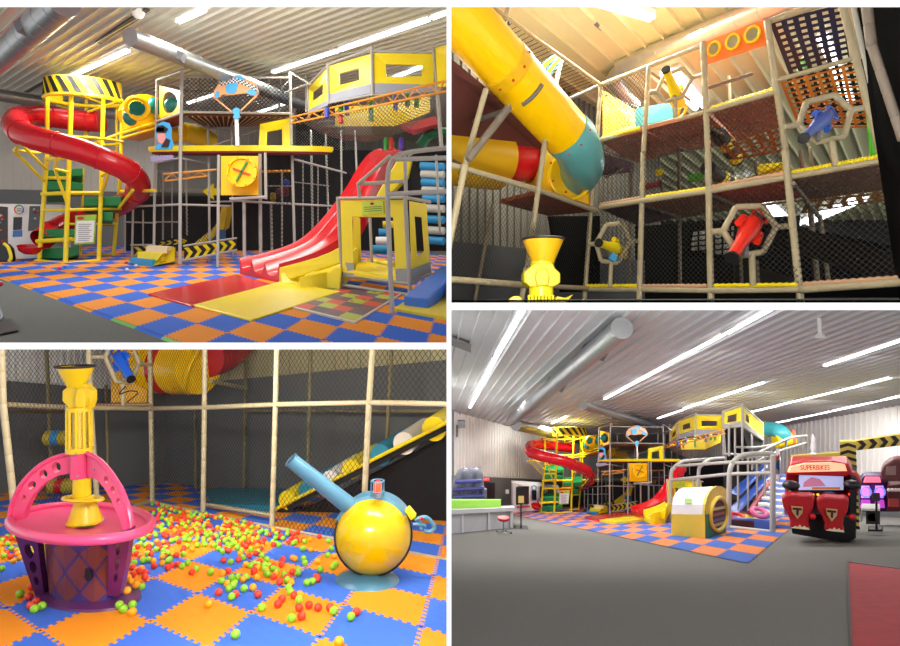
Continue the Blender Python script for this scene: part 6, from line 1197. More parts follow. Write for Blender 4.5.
# cage: thin bars round a core
mb = MB(); mb.lathe(P(79.5, 452, 5.85), [(.12, 0), (.12, .05)], n=24); build('cage_ring', mb, YB, t, 3, smooth=True)
mb = MB(); mb.lathe(P(79, 411, 5.85), [(.112, 0), (.112, .04)], n=24); build('cage_ring', mb, YB, t, 3, smooth=True)
for i in range(10):
    a = 2*math.pi*i/10; o_ = Vector((math.cos(a), math.sin(a), 0))*.1; mb = MB(); mb.tube([P(79.5, 452, 5.85)+o_*1.05, P(79, 410, 5.85)+o_], .014, 6); build('cage_bar', mb, YB, t, 3)
mb = MB(); mb.lathe(P(79.5, 451, 5.85), [(.06, 0), (.06, .4)], n=20); build('clear_core', mb, mat('pale_amber_core', (226, 206, 90), .3), t, 3, smooth=True)
mb = MB(); mb.prism([P(x, y, 5.8) for x, y in [(69, 409), (62, 401), (62, 391), (67, 387), (69, 384), (85, 384), (86, 387), (90.5, 391), (90.5, 401), (88, 409)]], (0, .12, 0)); build('octagon_block', mb, YB, t, 3, bevel=.012)
mb = MB(); mb.prism([P(x, y, 5.72) for x, y in [(75, 408), (74, 398), (77, 388), (83, 388), (85, 398), (84, 408)]], (0, .1, 0)); build('raised_rib', mb, YB, t, 3, bevel=.015)
mb = MB(); mb.lathe(P(76, 387, 5.85), [(.075, 0), (.165, .2)], n=32, cap=False); build('funnel', mb, YB, t, 3, smooth=True)
mb = MB(); mb.ring(P(75, 366.5, 5.85), (0, 0, 1), .168, .012, 32, 6); build('funnel_rim', mb, BLACK, t, 3, smooth=True)
# ---- ball robot
t = thing('ball_shooter', 'yellow round toy robot on blue foot with pale blue barrel, lower-left room', 'ball toy', P(367.5, 582, 6.5)); Y = 6.5
LB = mat('pale_blue_plastic', (70, 124, 152), .3, .04)
mb = MB(); turn(mb, 367.5, 582, Y, [(.02, 0), (.335, 0), (.35, .02), (.33, .05), (.2, .10), (.1, .14), (.02, .15)], 1.5, 40); build('foot', mb, LB, t, 3, smooth=True)
C0 = P(373.5, 534.8, Y); R0 = 38.2/F*Y*.985
mb = MB(); mb.ball(C0, R0, 48, 32); build('body_sphere', mb, mat('robot_yellow', (196, 170, 0), .18, .02), t, 3, smooth=True)
ax = Vector((-.18, -.93, .12)).normalized()
mb = MB(); vs = []; vd = -C0.normalized(); mb.ring(C0+vd*R0*.12, vd, R0*1.0, .015, 64, 6); build('black_seam', mb, BLACK, t, 3, smooth=True)
mb = MB(); u_ = Vector((1, 0, .1)).normalized(); w_ = Vector((-.1, 0, 1)).normalized(); a0, a1 = math.radians(28), math.radians(152); n = 30
for i in range(n):
    A_, B_ = a0+(a1-a0)*i/n, a0+(a1-a0)*(i+1)/n
    def pr(a, r, dy): return C0+(u_*math.cos(a)+w_*math.sin(a))*r+Vector((0, dy, 0))
    mb.hexa([pr(A_, R0*.98, -.06), pr(B_, R0*.98, -.06), pr(B_, R0*1.07, -.04), pr(A_, R0*1.07, -.04)], [pr(A_, R0*.98, .2), pr(B_, R0*.98, .2), pr(B_, R0*1.05, .2), pr(A_, R0*1.05, .2)])
build('helmet_band', mb, LB, t, 3)
a, b = P(291, 460, 6.25), P(352, 508, 6.5); mb = MB(); mb.tube([a, b], [.075, .095], 20, caps=True); bl = build('barrel', mb, LB, t, 3, smooth=True)
d = (a-b).normalized(); mb = MB(); mb.lathe(a+d*.001, [(.01, .003), (.06, .003)], d, 20); build('barrel_mouth', mb, mat('barrel_shade', (70, 120, 150)), bl, 3); mb = MB(); mb.ring(a, d, .075, .008, 24, 6); build('barrel_lip', mb, LB, bl, 3, smooth=True)
s_ = P(377.5, 497, 6.35)
mb = MB(); mb.lathe(s_, [(.05, 0), (.05, .05)], n=20); build('lamp_base', mb, STEEL, t, 3, smooth=True)
mb = MB(); mb.lathe(s_+Vector((0, 0, .05)), [(.04, 0), (.042, .09), (.03, .11), (.01, .12)], n=20); build('red_lamp', mb, mat('lamp_red_lit', (255, 50, 20), emit=(255, 70, 30), es=2.0), t, 3, smooth=True)
for i in range(6):
    a_ = 2*math.pi*i/6+.3; o_ = Vector((math.cos(a_), math.sin(a_), 0))*.068; mb = MB(); mb.tube([s_+o_, s_+o_+Vector((0, 0, .17))], .007, 6); build('cage_bar', mb, LB, t, 3)
mb = MB(); mb.ring(s_+Vector((0, 0, .17)), (0, 0, 1), .068, .008, 20, 6); build('cage_ring', mb, LB, t, 3, smooth=True)
mb = MB(); mb.ring(s_+Vector((0, 0, .06)), (0, 0, 1), .068, .007, 20, 6); build('cage_ring', mb, LB, t, 3, smooth=True)
mb = MB(); mb.prism([P(x, y, 6.35) for x, y in [(404.5, 511), (409, 507.5), (416.5, 516.5), (411, 521)]], (0, .1, 0)); build('yellow_knob', mb, YB, t, 3, bevel=.012)
for pts in ([(415, 520, 6.4), (423, 517, 6.4), (429, 519, 6.4), (434.5, 527, 6.4), (430, 531.5, 6.4), (424, 530.5, 6.4)], [(413, 524, 6.4), (420, 524, 6.4), (426, 526, 6.4)], [(420, 518, 6.4), (421, 529, 6.4)]):
    mb = MB(); mb.tube(smoothpath([P(*p) for p in pts], 4), .022, 8); build('grip_handle', mb, LB, t, 3, smooth=True)
mb = MB(); mb.tube([P(409, 516, 6.5), P(414, 521, 6.45)], .02, 8); build('grip_rod', mb, BLACK, t, 3)
mb = MB(); mb.ball(P(421.5, 518.5, 6.37), .018, 8, 6); build('trigger', mb, RED, t, 3)
# ---- the balls
BM = {'red': mat('ball_red', (226, 62, 40), .4, .02), 'green': mat('ball_green', (140, 205, 40), .4, .02), 'orange': mat('ball_orange', (245, 165, 20), .4, .02)}
BR = .037
protos = {}
bm_ = MB(); bm_.ball(Vector((0, 0, 0)), BR, 14, 10)
for c_, m_ in BM.items():
    me = bpy.data.meshes.new('foam_ball'); me.from_pydata([tuple(v) for v in bm_.v], [], bm_.f); me.materials.append(m_)
    for p_ in me.polygons: p_.use_smooth = True
    me.update(); protos[c_] = me
def inpoly(x, y, poly):
    c_ = False
    for i in range(len(poly)):
        (x0, y0), (x1, y1) = poly[i-1], poly[i]
        if (y0 > y) != (y1 > y) and x < (x1-x0)*(y-y0)/(y1-y0)+x0: c_ = not c_
    return c_
near = [  # nearest balls, read one by one
 (20, 597, 'g'), (29, 600, 'r'), (31.5, 590, 'r'), (36.5, 605, 'r'), (31, 609, 'r'), (34.5, 612.5, 'g'), (42, 609.5, 'g'), (119.5, 608.5, 'g'), (123.5, 612.5, 'g'), (132.5, 608, 'g'), (132.5, 615.5, 'o'), (127, 601.5, 'o'), (136, 595, 'o'), (141.5, 589.5, 'g'), (130.5, 584.5, 'o'), (128, 587.5, 'o'), (133, 577, 'r'),
 (235.5, 638.5, 'g'), (208.5, 607, 'o'), (261.5, 611, 'g'), (291.5, 622, 'g'), (278, 607.5, 'r'), (282, 602, 'r'), (301.5, 620, 'r'), (299, 611, 'r'), (309, 608.5, 'r'), (318, 611, 'r'), (330, 611, 'r'), (333.5, 614.5, 'g'), (351, 620.5, 'g'), (356.5, 615.5, 'r'), (339, 646, 'o'), (307, 585.5, 'g'), (312.5, 584, 'g'), (317.5, 582, 'r'), (316.5, 579.5, 'r'), (320.5, 572, 'g'), (294, 598.5, 'r'), (300, 598, 'o'), (299, 603, 'g'), (290, 594.5, 'g'), (288.5, 590.5, 'g'),
 (218.5, 595.5, 'r'), (231.5, 600, 'g'), (235.5, 597.5, 'r'), (244, 591.5, 'g'), (253, 590.5, 'o'), (258, 597.5, 'r'), (229, 591.5, 'g'), (233, 588.5, 'g'), (227, 586.5, 'o'), (234, 586, 'g'), (221.5, 583.5, 'g'), (231.5, 580.5, 'g'), (237.5, 580, 'g'), (243, 582, 'o'), (246, 580, 'g'), (256.5, 580, 'o'), (192, 574.5, 'r'), (196, 571.5, 'g'), (210.5, 574.5, 'g'), (222.5, 576, 'o'), (228, 573.5, 'r'),
 (154, 568.5, 'r'), (162, 565.5, 'o'), (168, 563, 'g'), (170, 561.5, 'g'), (172, 567.5, 'r'), (168, 570, 'r'), (178, 566.5, 'r'), (182, 568.5, 'g'), (187.5, 565, 'g'), (183.5, 556, 'g'), (173, 556.5, 'o'), (163, 556.5, 'g'), (164, 558, 'r'), (223.5, 562.5, 'r'), (230.5, 564, 'g'), (238.5, 562, 'r'), (243, 559.5, 'g'), (249, 558, 'r'), (229, 553, 'r'), (262, 557.5, 'g'), (266.5, 561.5, 'g'), (283, 561.5, 'r'), (281.5, 567, 'r'), (293, 560, 'o'), (295, 561, 'o'), (292.5, 574.5, 'r'), (297.5, 572.5, 'g'), (298, 575.5, 'g'), (305, 565, 'g'), (303.5, 560.5, 'g'), (317.5, 563.5, 'o'), (327.5, 557, 'g'), (331.5, 550.5, 'g'), (334.5, 558, 'o'), (333, 569.5, 'g'), (336, 566.5, 'g'), (311, 551.5, 'o'), (303, 550.5, 'g'), (328.5, 542.5, 'g'), (13.5, 563.5, 'o'), (1.5, 571, 'g'), (137, 573, 'o'), (134, 565, 'g'), (129.5, 569.5, 'g'), (133, 570, 'r'), (141.5, 571, 'o'), (145, 575, 'r'), (139, 573.5, 'r'), (136.5, 556, 'r'), (145, 580, 'r')]
clusters = [([(283, 573), (300, 571), (320, 578), (300, 582), (285, 580)], 0), ([(245, 568), (262, 564), (275, 572), (285, 578), (292, 588), (280, 588), (268, 580), (250, 576)], 26), ([(150, 503), (225, 520), (255, 526), (255, 540), (215, 546), (175, 546), (150, 552), (133, 552), (131, 545), (153, 525), (150, 508)], 215), ([(225, 521), (325, 541), (310, 545), (260, 551), (232, 556), (222, 545)], 70),
            ([(0, 541), (40, 532), (47, 545), (44, 562), (25, 563), (0, 560)], 60), ([(160, 545), (235, 540), (262, 552), (255, 560), (200, 556), (165, 553)], 26), ([(131, 545), (175, 545), (178, 562), (150, 566), (128, 566)], 30), ([(20, 545), (45, 540), (46, 580), (40, 578)], 10)]
pos = []; rb = random.Random(11)
for x, y, c_ in near: pos.append((FL(3, x, y+1.5+0.6*(y-500)/100, .015+BR+(.07 if (x-88)**2/52**2+(y-594)**2/16**2 < 1 else 0)), {'r': 'red', 'g': 'green', 'o': 'orange'}[c_], True))
for poly, n in clusters:
    x0, x1 = min(p_[0] for p_ in poly), max(p_[0] for p_ in poly); y0, y1 = min(p_[1] for p_ in poly), max(p_[1] for p_ in poly); got = tries = 0
    while got < n and tries < 20000:
        tries += 1; x, y = rb.uniform(x0, x1), rb.uniform(y0, y1)
        if not inpoly(x, y, poly): continue
        v = FL(3, x, y, .015+BR)
        if any((v-p_[0]).length < BR*1.9 for p_ in pos): continue
        pos.append((v, rb.choice(['red', 'red', 'green', 'green', 'orange']), False)); got += 1
pos = [p_ for p_ in pos if inside(3, p_[0])]
pos.sort(key=lambda p_: p_[0].y)
for v, c_, _ in pos[:300]:
    o = bpy.data.objects.new('foam_ball', protos[c_]); COL.objects.link(o); o.location = v
    tag(o, 'small %s ball among the many scattered over the foam tiles, lower-left room' % c_, 'ball', 'scattered foam balls')
if len(pos) > 300:
    mb = MB(); ms = list(BM.values()); ks = list(BM)
    for v, c_, _ in pos[300:]: mb.ball(v, BR, 10, 7, ks.index(c_))
    o = build('foam_ball', mb, ms, None, 3, smooth=True); tag(o, 'far crowd of small balls heaped along the netted frame, lower-left room', 'balls', 'scattered foam balls'); o['kind'] = 'stuff'
# ================================================================ ROOM 2 (upper right): looking up at the netted levels
W2 = 'upper-right room'
def YR(px): return 1/(1/9+(px-590)/293*(1/6-1/9))
def YL(px): return 1/(1/6.2+(px-452)/138*(1/9-1/6.2))
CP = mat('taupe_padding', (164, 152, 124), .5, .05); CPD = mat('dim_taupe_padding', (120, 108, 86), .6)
N2 = netmat('fine_black_netting', (20, 20, 20), 15, .15)
mb = MB(); yy0, yy1 = 6.5, 34.0
mb.quad([Vector((-8, yy0, ceil_z(2, yy0))), Vector((34, yy0, ceil_z(2, yy0))), Vector((34, yy1, ceil_z(2, yy1))), Vector((-8, yy1, ceil_z(2, yy1)))])
ribs(2, mb, (930, 345), yy0, yy1, -18, 22, 0.42, 0.06, 0.07); struct('ceiling', mb, mat('warm_ceiling_panel', (228, 226, 184), .35, .04), 2)
mb = MB(); ribbed_wall(mb, [P(440, 340, 9.2), P(660, 300, 15), P(660, 130, 15), P(440, -20, 9.2)], 40, .04); struct('wall_left', mb, mat('grey_siding', (106, 104, 96), .6), 2)
mb = MB(); mb.quad([P(440, 340, 9.0), P(660, 310, 14.6), P(660, 262, 14.6), P(440, 240, 9.0)]); struct('baseboard_left', mb, mat('dark_grey_wainscot', (64, 66, 70), .8), 2)
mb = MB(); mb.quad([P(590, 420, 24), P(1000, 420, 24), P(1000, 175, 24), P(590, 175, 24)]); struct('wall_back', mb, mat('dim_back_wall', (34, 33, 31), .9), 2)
mb = MB(); mb.quad([P(440, 300, 4.6), P(1000, 300, 4.6), P(1000, 297, 25), P(440, 300, 25)]); struct('floor', mb, mat('black_floor', (24, 24, 26), .9), 2)
fixture(2, (590, -6), (652, 12), 'bright strip light cut by the top edge, upper-right room')
fixture(2, (668, 66), (700, 102), 'bright strip light seen through the top hexagon, upper-right room', .22)
fixture(2, (822, 30), (850, 96), 'strip light behind the woven nets, upper-right room', .12)
fixture(2, (742, 178), (782, 214), 'far strip light seen under the orange deck, upper-right room', .3)
fixture(2, (860, 195), (800, 222), 'far strip light low at the right behind netting, upper-right room', .4)
STEEL_OLD = STEEL; STEEL = mat('bright_duct_steel', (206, 204, 196), .4, .1, 8, metal=.6)
t = duct(2, 'air_duct', 'shiny silver air duct running behind the orange ring panel, upper-right room', [P(620, 67, 10.6), P(800, -6, 8.0)], .15, 9)
mb = MB(); mb.tube(smoothpath([P(622, 70, 10.6), P(614, 78, 10.9), P(620, 90, 11.2), P(634, 106, 11.6)], 5), .13, 20); build('flexible_elbow', mb, STEEL, t, 2, smooth=True)
mb = MB(); mb.tube([P(596, 24, 9.2), P(633, 57, 12)], .03, 8); tag(build('ceiling_conduit', mb, DGREY, None, 2), 'dark thin conduit on the ceiling left of the silver duct, upper-right room', 'pipe')
f2 = thing('net_frame', 'tall taupe padded pipe frame with dark decks and netting, upper-right room', 'play structure', P(600, 302, 8.8))
def p2(a, Ya_, b, Yb_, w, m=CP, nm='post'): return padded(f2, [P(*a, Ya_), P(*b, Yb_)], w, m, nm, 2, step=.2)
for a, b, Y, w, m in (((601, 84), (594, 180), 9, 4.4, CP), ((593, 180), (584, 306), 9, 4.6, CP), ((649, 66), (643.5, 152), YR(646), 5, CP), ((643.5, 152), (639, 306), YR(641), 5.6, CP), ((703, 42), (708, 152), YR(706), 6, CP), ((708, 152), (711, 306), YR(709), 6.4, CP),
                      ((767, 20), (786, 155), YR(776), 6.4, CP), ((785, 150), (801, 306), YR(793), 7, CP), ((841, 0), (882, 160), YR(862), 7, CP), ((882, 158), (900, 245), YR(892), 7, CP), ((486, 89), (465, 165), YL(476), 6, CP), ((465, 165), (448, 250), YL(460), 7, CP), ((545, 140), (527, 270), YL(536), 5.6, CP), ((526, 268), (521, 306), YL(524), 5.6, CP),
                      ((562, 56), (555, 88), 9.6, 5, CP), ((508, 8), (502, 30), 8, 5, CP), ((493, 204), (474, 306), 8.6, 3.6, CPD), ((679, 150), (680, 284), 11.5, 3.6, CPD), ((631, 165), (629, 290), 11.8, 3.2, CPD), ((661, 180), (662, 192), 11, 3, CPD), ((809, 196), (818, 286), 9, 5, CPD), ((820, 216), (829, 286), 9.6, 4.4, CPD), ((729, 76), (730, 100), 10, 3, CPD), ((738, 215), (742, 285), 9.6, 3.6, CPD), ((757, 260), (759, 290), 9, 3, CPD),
                      ((866, 0), (872, 48), 5.4, 10, mat('brownish_grey_padding', (122, 110, 100), .6)), ((872, 46), (903, 140), 5.3, 9, mat('brownish_grey_padding', (122, 110, 100), .6)), ((853, 3), (885, 150), 5.9, 5, GREY), ((800, 150), (803, 168), 8.6, 4, CPD), ((810, 148), (812, 166), 9, 3.4, CPD), ((832, 142), (836, 166), YR(835), 6, CP), ((755, 160), (757, 176), 9, 3, CPD)): p2(a, Y, b, Y, w, m)  # thick right-hand posts have brownish grey padding
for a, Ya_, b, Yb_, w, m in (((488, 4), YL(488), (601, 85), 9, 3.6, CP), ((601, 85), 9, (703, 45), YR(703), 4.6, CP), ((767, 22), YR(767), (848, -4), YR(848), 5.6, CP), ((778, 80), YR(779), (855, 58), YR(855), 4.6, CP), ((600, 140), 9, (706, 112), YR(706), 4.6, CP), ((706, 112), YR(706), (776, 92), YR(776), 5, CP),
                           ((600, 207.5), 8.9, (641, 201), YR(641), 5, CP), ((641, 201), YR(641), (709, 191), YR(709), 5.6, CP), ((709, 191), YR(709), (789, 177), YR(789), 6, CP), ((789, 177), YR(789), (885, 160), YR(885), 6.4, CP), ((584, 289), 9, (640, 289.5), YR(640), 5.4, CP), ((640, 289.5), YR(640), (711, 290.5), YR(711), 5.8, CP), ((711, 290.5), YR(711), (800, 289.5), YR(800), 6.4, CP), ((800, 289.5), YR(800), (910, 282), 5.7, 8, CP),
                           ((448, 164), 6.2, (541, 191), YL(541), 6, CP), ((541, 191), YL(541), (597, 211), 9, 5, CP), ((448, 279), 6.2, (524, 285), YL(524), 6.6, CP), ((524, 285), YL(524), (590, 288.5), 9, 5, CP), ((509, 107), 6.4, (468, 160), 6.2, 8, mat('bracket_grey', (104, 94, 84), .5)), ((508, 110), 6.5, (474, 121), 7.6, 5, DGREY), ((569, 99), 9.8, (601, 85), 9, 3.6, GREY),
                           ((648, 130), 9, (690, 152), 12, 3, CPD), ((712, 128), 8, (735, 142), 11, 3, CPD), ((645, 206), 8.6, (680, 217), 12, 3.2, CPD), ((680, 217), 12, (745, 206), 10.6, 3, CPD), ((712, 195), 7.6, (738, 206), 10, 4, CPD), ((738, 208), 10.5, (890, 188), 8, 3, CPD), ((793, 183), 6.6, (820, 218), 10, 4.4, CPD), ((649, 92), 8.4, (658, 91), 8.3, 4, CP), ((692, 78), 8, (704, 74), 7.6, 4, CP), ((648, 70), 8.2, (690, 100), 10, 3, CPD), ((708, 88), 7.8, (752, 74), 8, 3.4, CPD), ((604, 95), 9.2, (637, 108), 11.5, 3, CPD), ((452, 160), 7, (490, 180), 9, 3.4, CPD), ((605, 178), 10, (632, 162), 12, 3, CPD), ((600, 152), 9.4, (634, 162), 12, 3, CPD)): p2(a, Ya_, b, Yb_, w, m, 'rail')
def pl2(nm, pts, m, d=(0, 0, .05), par=None, **kw):
    mb = MB(); mb.prism([P(*p) for p in pts], d); return build(nm, mb, m, par or f2, 2, **kw)
DB = mat('umber_deck', (168, 104, 72), .85, .15, 8); DP = mat('plum_deck', (110, 72, 84), .85, .15, 8)
pl2('deck_underside', [(600, 141, 9), (643, 131, YR(643)), (690, 150, 12), (632, 164, 12.4)], DB); pl2('deck_underside', [(645, 130, YR(645)), (707, 114, YR(707)), (738, 142, 11.2), (690, 151, 12)], DB); pl2('deck_underside', [(711, 112, YR(711)), (775, 95, YR(775)), (782, 126, 8.6), (738, 142, 10.6)], DB)
pl2('deck_underside', [(598, 150, 9.4), (634, 164, 12), (634, 172, 12), (600, 176, 10.5)], DP); pl2('deck_underside', [(600, 209, 9), (640, 203, YR(640)), (680, 217, 12), (638, 226, 13)], DP); pl2('deck_underside', [(641, 203, YR(641)), (708, 193, YR(708)), (745, 206, 10.6), (680, 217, 12)], DB)
pl2('orange_deck', [(712, 193, YR(712)), (788, 179, YR(788)), (808, 197, 8.6), (740, 206, 10)], mat('orange_red_deck', (196, 66, 34), .7)); pl2('deck_underside', [(791, 180, YR(791)), (884, 164, YR(884)), (890, 188, 8), (810, 200, 9)], mat('brown_deck2', (112, 70, 44), .8))
pl2('deck_underside', [(450, 62, 6.6), (484, 90, 7), (545, 140, 8.6), (540, 152, 9), (452, 152, 8)], mat('maroon_deck', (92, 44, 38), .9)); pl2('orange_deck', [(500, 203, 8.4), (541, 193, YL(541)), (592, 212, 9), (548, 216, 10.2)], mat('rust_deck', (140, 62, 34), .8))
for a, Ya_, b, Yb_, c, nm in (((586, 285.6), 8.95, (638, 285.6), YR(638), YEL, 'rope'), ((642, 285.8), YR(642), (707, 285.8), YR(707), mat('pink_rope', (190, 150, 120), .9), 'rope'), ((714, 285.6), YR(714), (797, 284.6), YR(797), YEL, 'rope'), ((803, 284), YR(803), (910, 277), 5.75, mat('pink_rope', (190, 150, 120), .9), 'rope'), ((646, 197), YR(646), (706, 188.4), YR(706), YEL, 'rope'), ((711, 187), YR(711), (785, 173), YR(785), mat('pink_rope', (190, 150, 120), .9), 'rope'), ((791, 172.5), YR(791), (832, 165), YR(832), YEL, 'rope'), ((838, 164), YR(838), (882, 156), YR(882), YEL, 'rope'), ((602, 138), 9, (640, 128), YR(640), YEL, 'rope'), ((711, 108), YR(711), (773, 89.5), YR(773), YEL, 'rope'), ((600, 204.5), 8.95, (640, 198), YR(640), mat('pink_rope', (190, 150, 120), .9), 'rope')):
    A, B = P(*a, Ya_), P(*b, Yb_); n = 26; mb = MB(); mb.tube([A.lerp(B, i/n) for i in range(n+1)], [.03 if i % 2 else .018 for i in range(n+1)], 8); build(nm, mb, c, f2, 2, smooth=True)
# netting over the bays
for q in ([(602, 138, 9), (645, 128, YR(645)), (649, 68, YR(649)), (602, 86, 9)], [(598, 206, 9), (641, 199, YR(641)), (644, 133, YR(644)), (600, 142, 9)], [(643, 199, YR(643)), (708, 189, YR(708)), (707, 116, YR(707)), (645, 132, YR(645))], [(586, 285, 9), (640, 286, YR(640)), (641, 204, YR(641)), (592, 212, 9)], [(641, 286, YR(641)), (709, 286, YR(709)), (709, 194, YR(709)), (643, 203, YR(643))], [(711, 286, YR(711)), (799, 285, YR(799)), (789, 180, YR(789)), (710, 194, YR(710))], [(801, 285, YR(801)), (897, 279, YR(897)), (886, 164, YR(886)), (792, 180, YR(792))],
          [(452, 276, 6.3), (524, 282, YL(524)), (541, 194, YL(541)), (458, 168, 6.3)], [(524, 282, YL(524)), (586, 286, 9), (592, 212, 9), (541, 194, YL(541))], [(560, 96, 9.4), (600, 126, 9), (601, 88, 9), (500, 14, YL(500))], [(711, 188, YR(711)), (785, 174, YR(785)), (775, 96, YR(775)), (709, 112, YR(709))]):
    mb = MB(); mb.net(*[P(*p) for p in q]); build('safety_net', mb, N2, f2, 2)
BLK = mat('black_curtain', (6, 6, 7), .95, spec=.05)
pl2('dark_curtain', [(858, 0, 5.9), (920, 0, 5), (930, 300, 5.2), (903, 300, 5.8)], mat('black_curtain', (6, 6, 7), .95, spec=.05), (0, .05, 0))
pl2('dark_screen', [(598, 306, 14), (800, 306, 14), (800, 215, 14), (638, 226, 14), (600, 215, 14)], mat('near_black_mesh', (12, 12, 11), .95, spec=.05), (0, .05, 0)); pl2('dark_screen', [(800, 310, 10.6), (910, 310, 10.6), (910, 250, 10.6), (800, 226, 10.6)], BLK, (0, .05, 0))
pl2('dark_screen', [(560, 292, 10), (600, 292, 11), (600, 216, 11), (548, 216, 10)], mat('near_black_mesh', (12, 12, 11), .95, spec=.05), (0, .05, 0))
pl2('black_slide', [(748, 222, 10), (800, 228, 9), (906, 256, 7), (906, 280, 7), (850, 264, 8), (800, 248, 9), (760, 240, 10)], mat('slide_black', (26, 22, 20), .6), (0, .3, 0)); pl2('black_slide', [(742, 262, 10), (800, 280, 9), (800, 288, 9), (742, 288, 10)], mat('slide_black', (26, 22, 20), .6), (0, .3, 0))
for q in ([(690, 250, 13.9), (732, 256, 13.9), (734, 226, 13.9), (694, 232, 13.9)],): mb = MB(); mb.prism([P(*p) for p in q], (0, .03, 0)); build('pale_opening', mb, mat('grey_siding', (170, 166, 150), .6), f2, 2)
for i in range(5): pl2('slat', [(690, 236+i*5, 13.6), (734, 230+i*6, 13.6), (734, 231.4+i*6, 13.6), (690, 237.4+i*5, 13.6)], BLK, (0, .03, 0))
for i in range(6): pl2('slat', [(690+i*8, 258, 13.5), (691.4+i*8, 258, 13.5), (691.4+i*8, 224, 13.5), (690+i*8, 224, 13.5)], BLK, (0, .03, 0))
# yellow and teal panels on the top level
pl2('yellow_panel', [(603, 137, 9.1), (637, 127, 10.6), (636, 110, 11), (603, 90, 9.1)], mat('netted_yellow', (222, 204, 60), .5), (0, .04, 0)); pl2('teal_panel', [(636, 127, 10), (673, 118, 9.6), (672, 102, 9.6), (636, 108, 10)], TEAL, (0, .04, 0))
pl2('yellow_panel', [(536, 188, 8.5), (591, 205, 9.05), (592, 165, 9.05), (548, 140, 8.5)], mat('amber_panel', (244, 190, 20), .4), (0, .05, 0))
pl2('yellow_panel', [(755, 176, 9.6), (786, 172, 9), (786, 162, 9), (760, 164, 9.6)], YEL, (0, .04, 0)); pl2('lime_panel', [(690, 182, 10.6), (704, 180, 10.4), (702, 172, 10.4), (688, 175, 10.6)], mat('lime_print', (90, 200, 60)), (0, .03, 0)); pl2('red_panel', [(645, 190, 11), (662, 186, 11), (662, 180, 11), (645, 184, 11)], mat('dull_red', (170, 60, 50)), (0, .03, 0)); pl2('lime_panel', [(872, 160, 6.3), (882, 160, 6.2), (872, 112, 6.2), (868, 112, 6.3)], mat('lime_print', (90, 200, 60)), (0, .03, 0)); pl2('yellow_panel', [(656, 176, 11.2), (662, 175, 11.2), (664, 168, 11.2), (655, 170, 11.2)], YEL, (0, .03, 0))
# woven strap nets
SN = netmat('navy_strap_net', (26, 28, 58), 8, .5, diag=False); ON = netmat('orange_strap_net', (206, 120, 24), 8, .3, diag=False); KN = netmat('black_strap_net', (16, 16, 18), 8, .3, diag=False); LN = netmat('amber_slat_net', (170, 110, 40), 5, .42, diag=False)
def wv(nm, lab, q, m, cat='woven net', off=0): mb = MB(); mb.net(*[P(*p) for p in q]); return tag(build(nm, mb, m, None, 2), lab+', upper-right room', cat)
wv('strap_net', 'navy woven strap net in the tall bay at the top right', [(790, 76, 8.3), (850, 60, 7.6), (841, 4, 6.9), (769, 22, 7.2)], SN)
wv('strap_net', 'orange woven strap net above the blue toy cannon', [(799, 128, 7.9), (870, 128, 7.3), (856, 62, 6.6), (780, 82, 6.9)], ON)
mb = MB(); mb.net(*[P(*p)+Vector((.06, -.02, .03)) for p in [(799, 128, 7.92), (870, 128, 7.32), (856, 62, 6.62), (780, 82, 6.92)]]); tag(build('strap_net', mb, KN, None, 2), 'black straps woven through the orange net, upper-right room', 'woven net')
wv('strap_net', 'amber slatted net left of the blue toy cannon below the deck', [(735, 160, 9.6), (790, 150, 8.6), (784, 124, 7.9), (720, 145, 9)], LN)
wv('strap_net', 'amber slatted net deep under the brown right deck', [(800, 214, 9.4), (890, 200, 8.2), (886, 190, 7.9), (808, 199, 8.8)], LN)
t = thing('green_cylinder_bag', 'green domed bag behind the navy strap net, upper-right room', 'hanging bag', P(803, 72, 8.6)); mb = MB(); mb.lathe(P(804, 72, 8.6), [(.09, 0), (.09, .13), (.07, .18), (.02, .21)], n=18); build('bag', mb, mat('bag_lime', (90, 170, 90)), t, 2, smooth=True)
for a, b, l in (((712, 124, 9), (737, 160, 10), 'black and yellow banded roller hanging under the middle deck'), ((708, 168, 9.4), (733, 185, 10.4), 'lower black and yellow roller near the pale lime panel')):
    t = thing('banded_roller', l+', upper-right room', 'roller', P(*a)); A, B = P(*a), P(*b); R_ = 7.5/F*9.3
    mb = MB(); mb.tube([A, B], R_, 20); build('roller', mb, BLACK, t, 2, smooth=True)
    for f in (.42, .78): mb = MB(); mb.tube([A.lerp(B, f), A.lerp(B, f+.16)], R_*1.02, 20); build('yellow_band', mb, YEL, t, 2, smooth=True)
# orange ring panel
t = thing('porthole_board', 'orange panel with three yellow rings at the top of the frame, upper-right room', 'panel', P(735, 60, 7.6))
q = [P(706, 64, 7.65), P(768.5, 43, 7), P(766, 19, 7), P(703.5, 42.5, 7.65)]; mb = MB(); mb.prism(q, (0, .05, 0)); build('board', mb, mat('vivid_orange', (240, 120, 40), .4), t, 2)
for x, y, r in ((714.8, 49, 6.4), (733.5, 42, 6.9), (753, 34.5, 7.4)):
    Yq = 7.65-(x-704)/62*.65-.04; c = P(x, y, Yq); R_ = r/F*Yq; mb = MB(); nq = (q[1]-q[0]).cross(q[3]-q[0]).normalized(); nq = -nq if nq.y > 0 else nq; c = c+nq*.02; mb.ring(c, nq, R_, .016, 28, 8); build('yellow_ring', mb, mat('amber_plastic', (246, 200, 10), .3), t, 2, smooth=True); mb = MB(); mb.lathe(c-nq*.012, [(.005, 0), (R_, 0)], nq, 24); build('ring_window', mb, mat('pale_grey_window', (190, 184, 150), .3), t, 2)
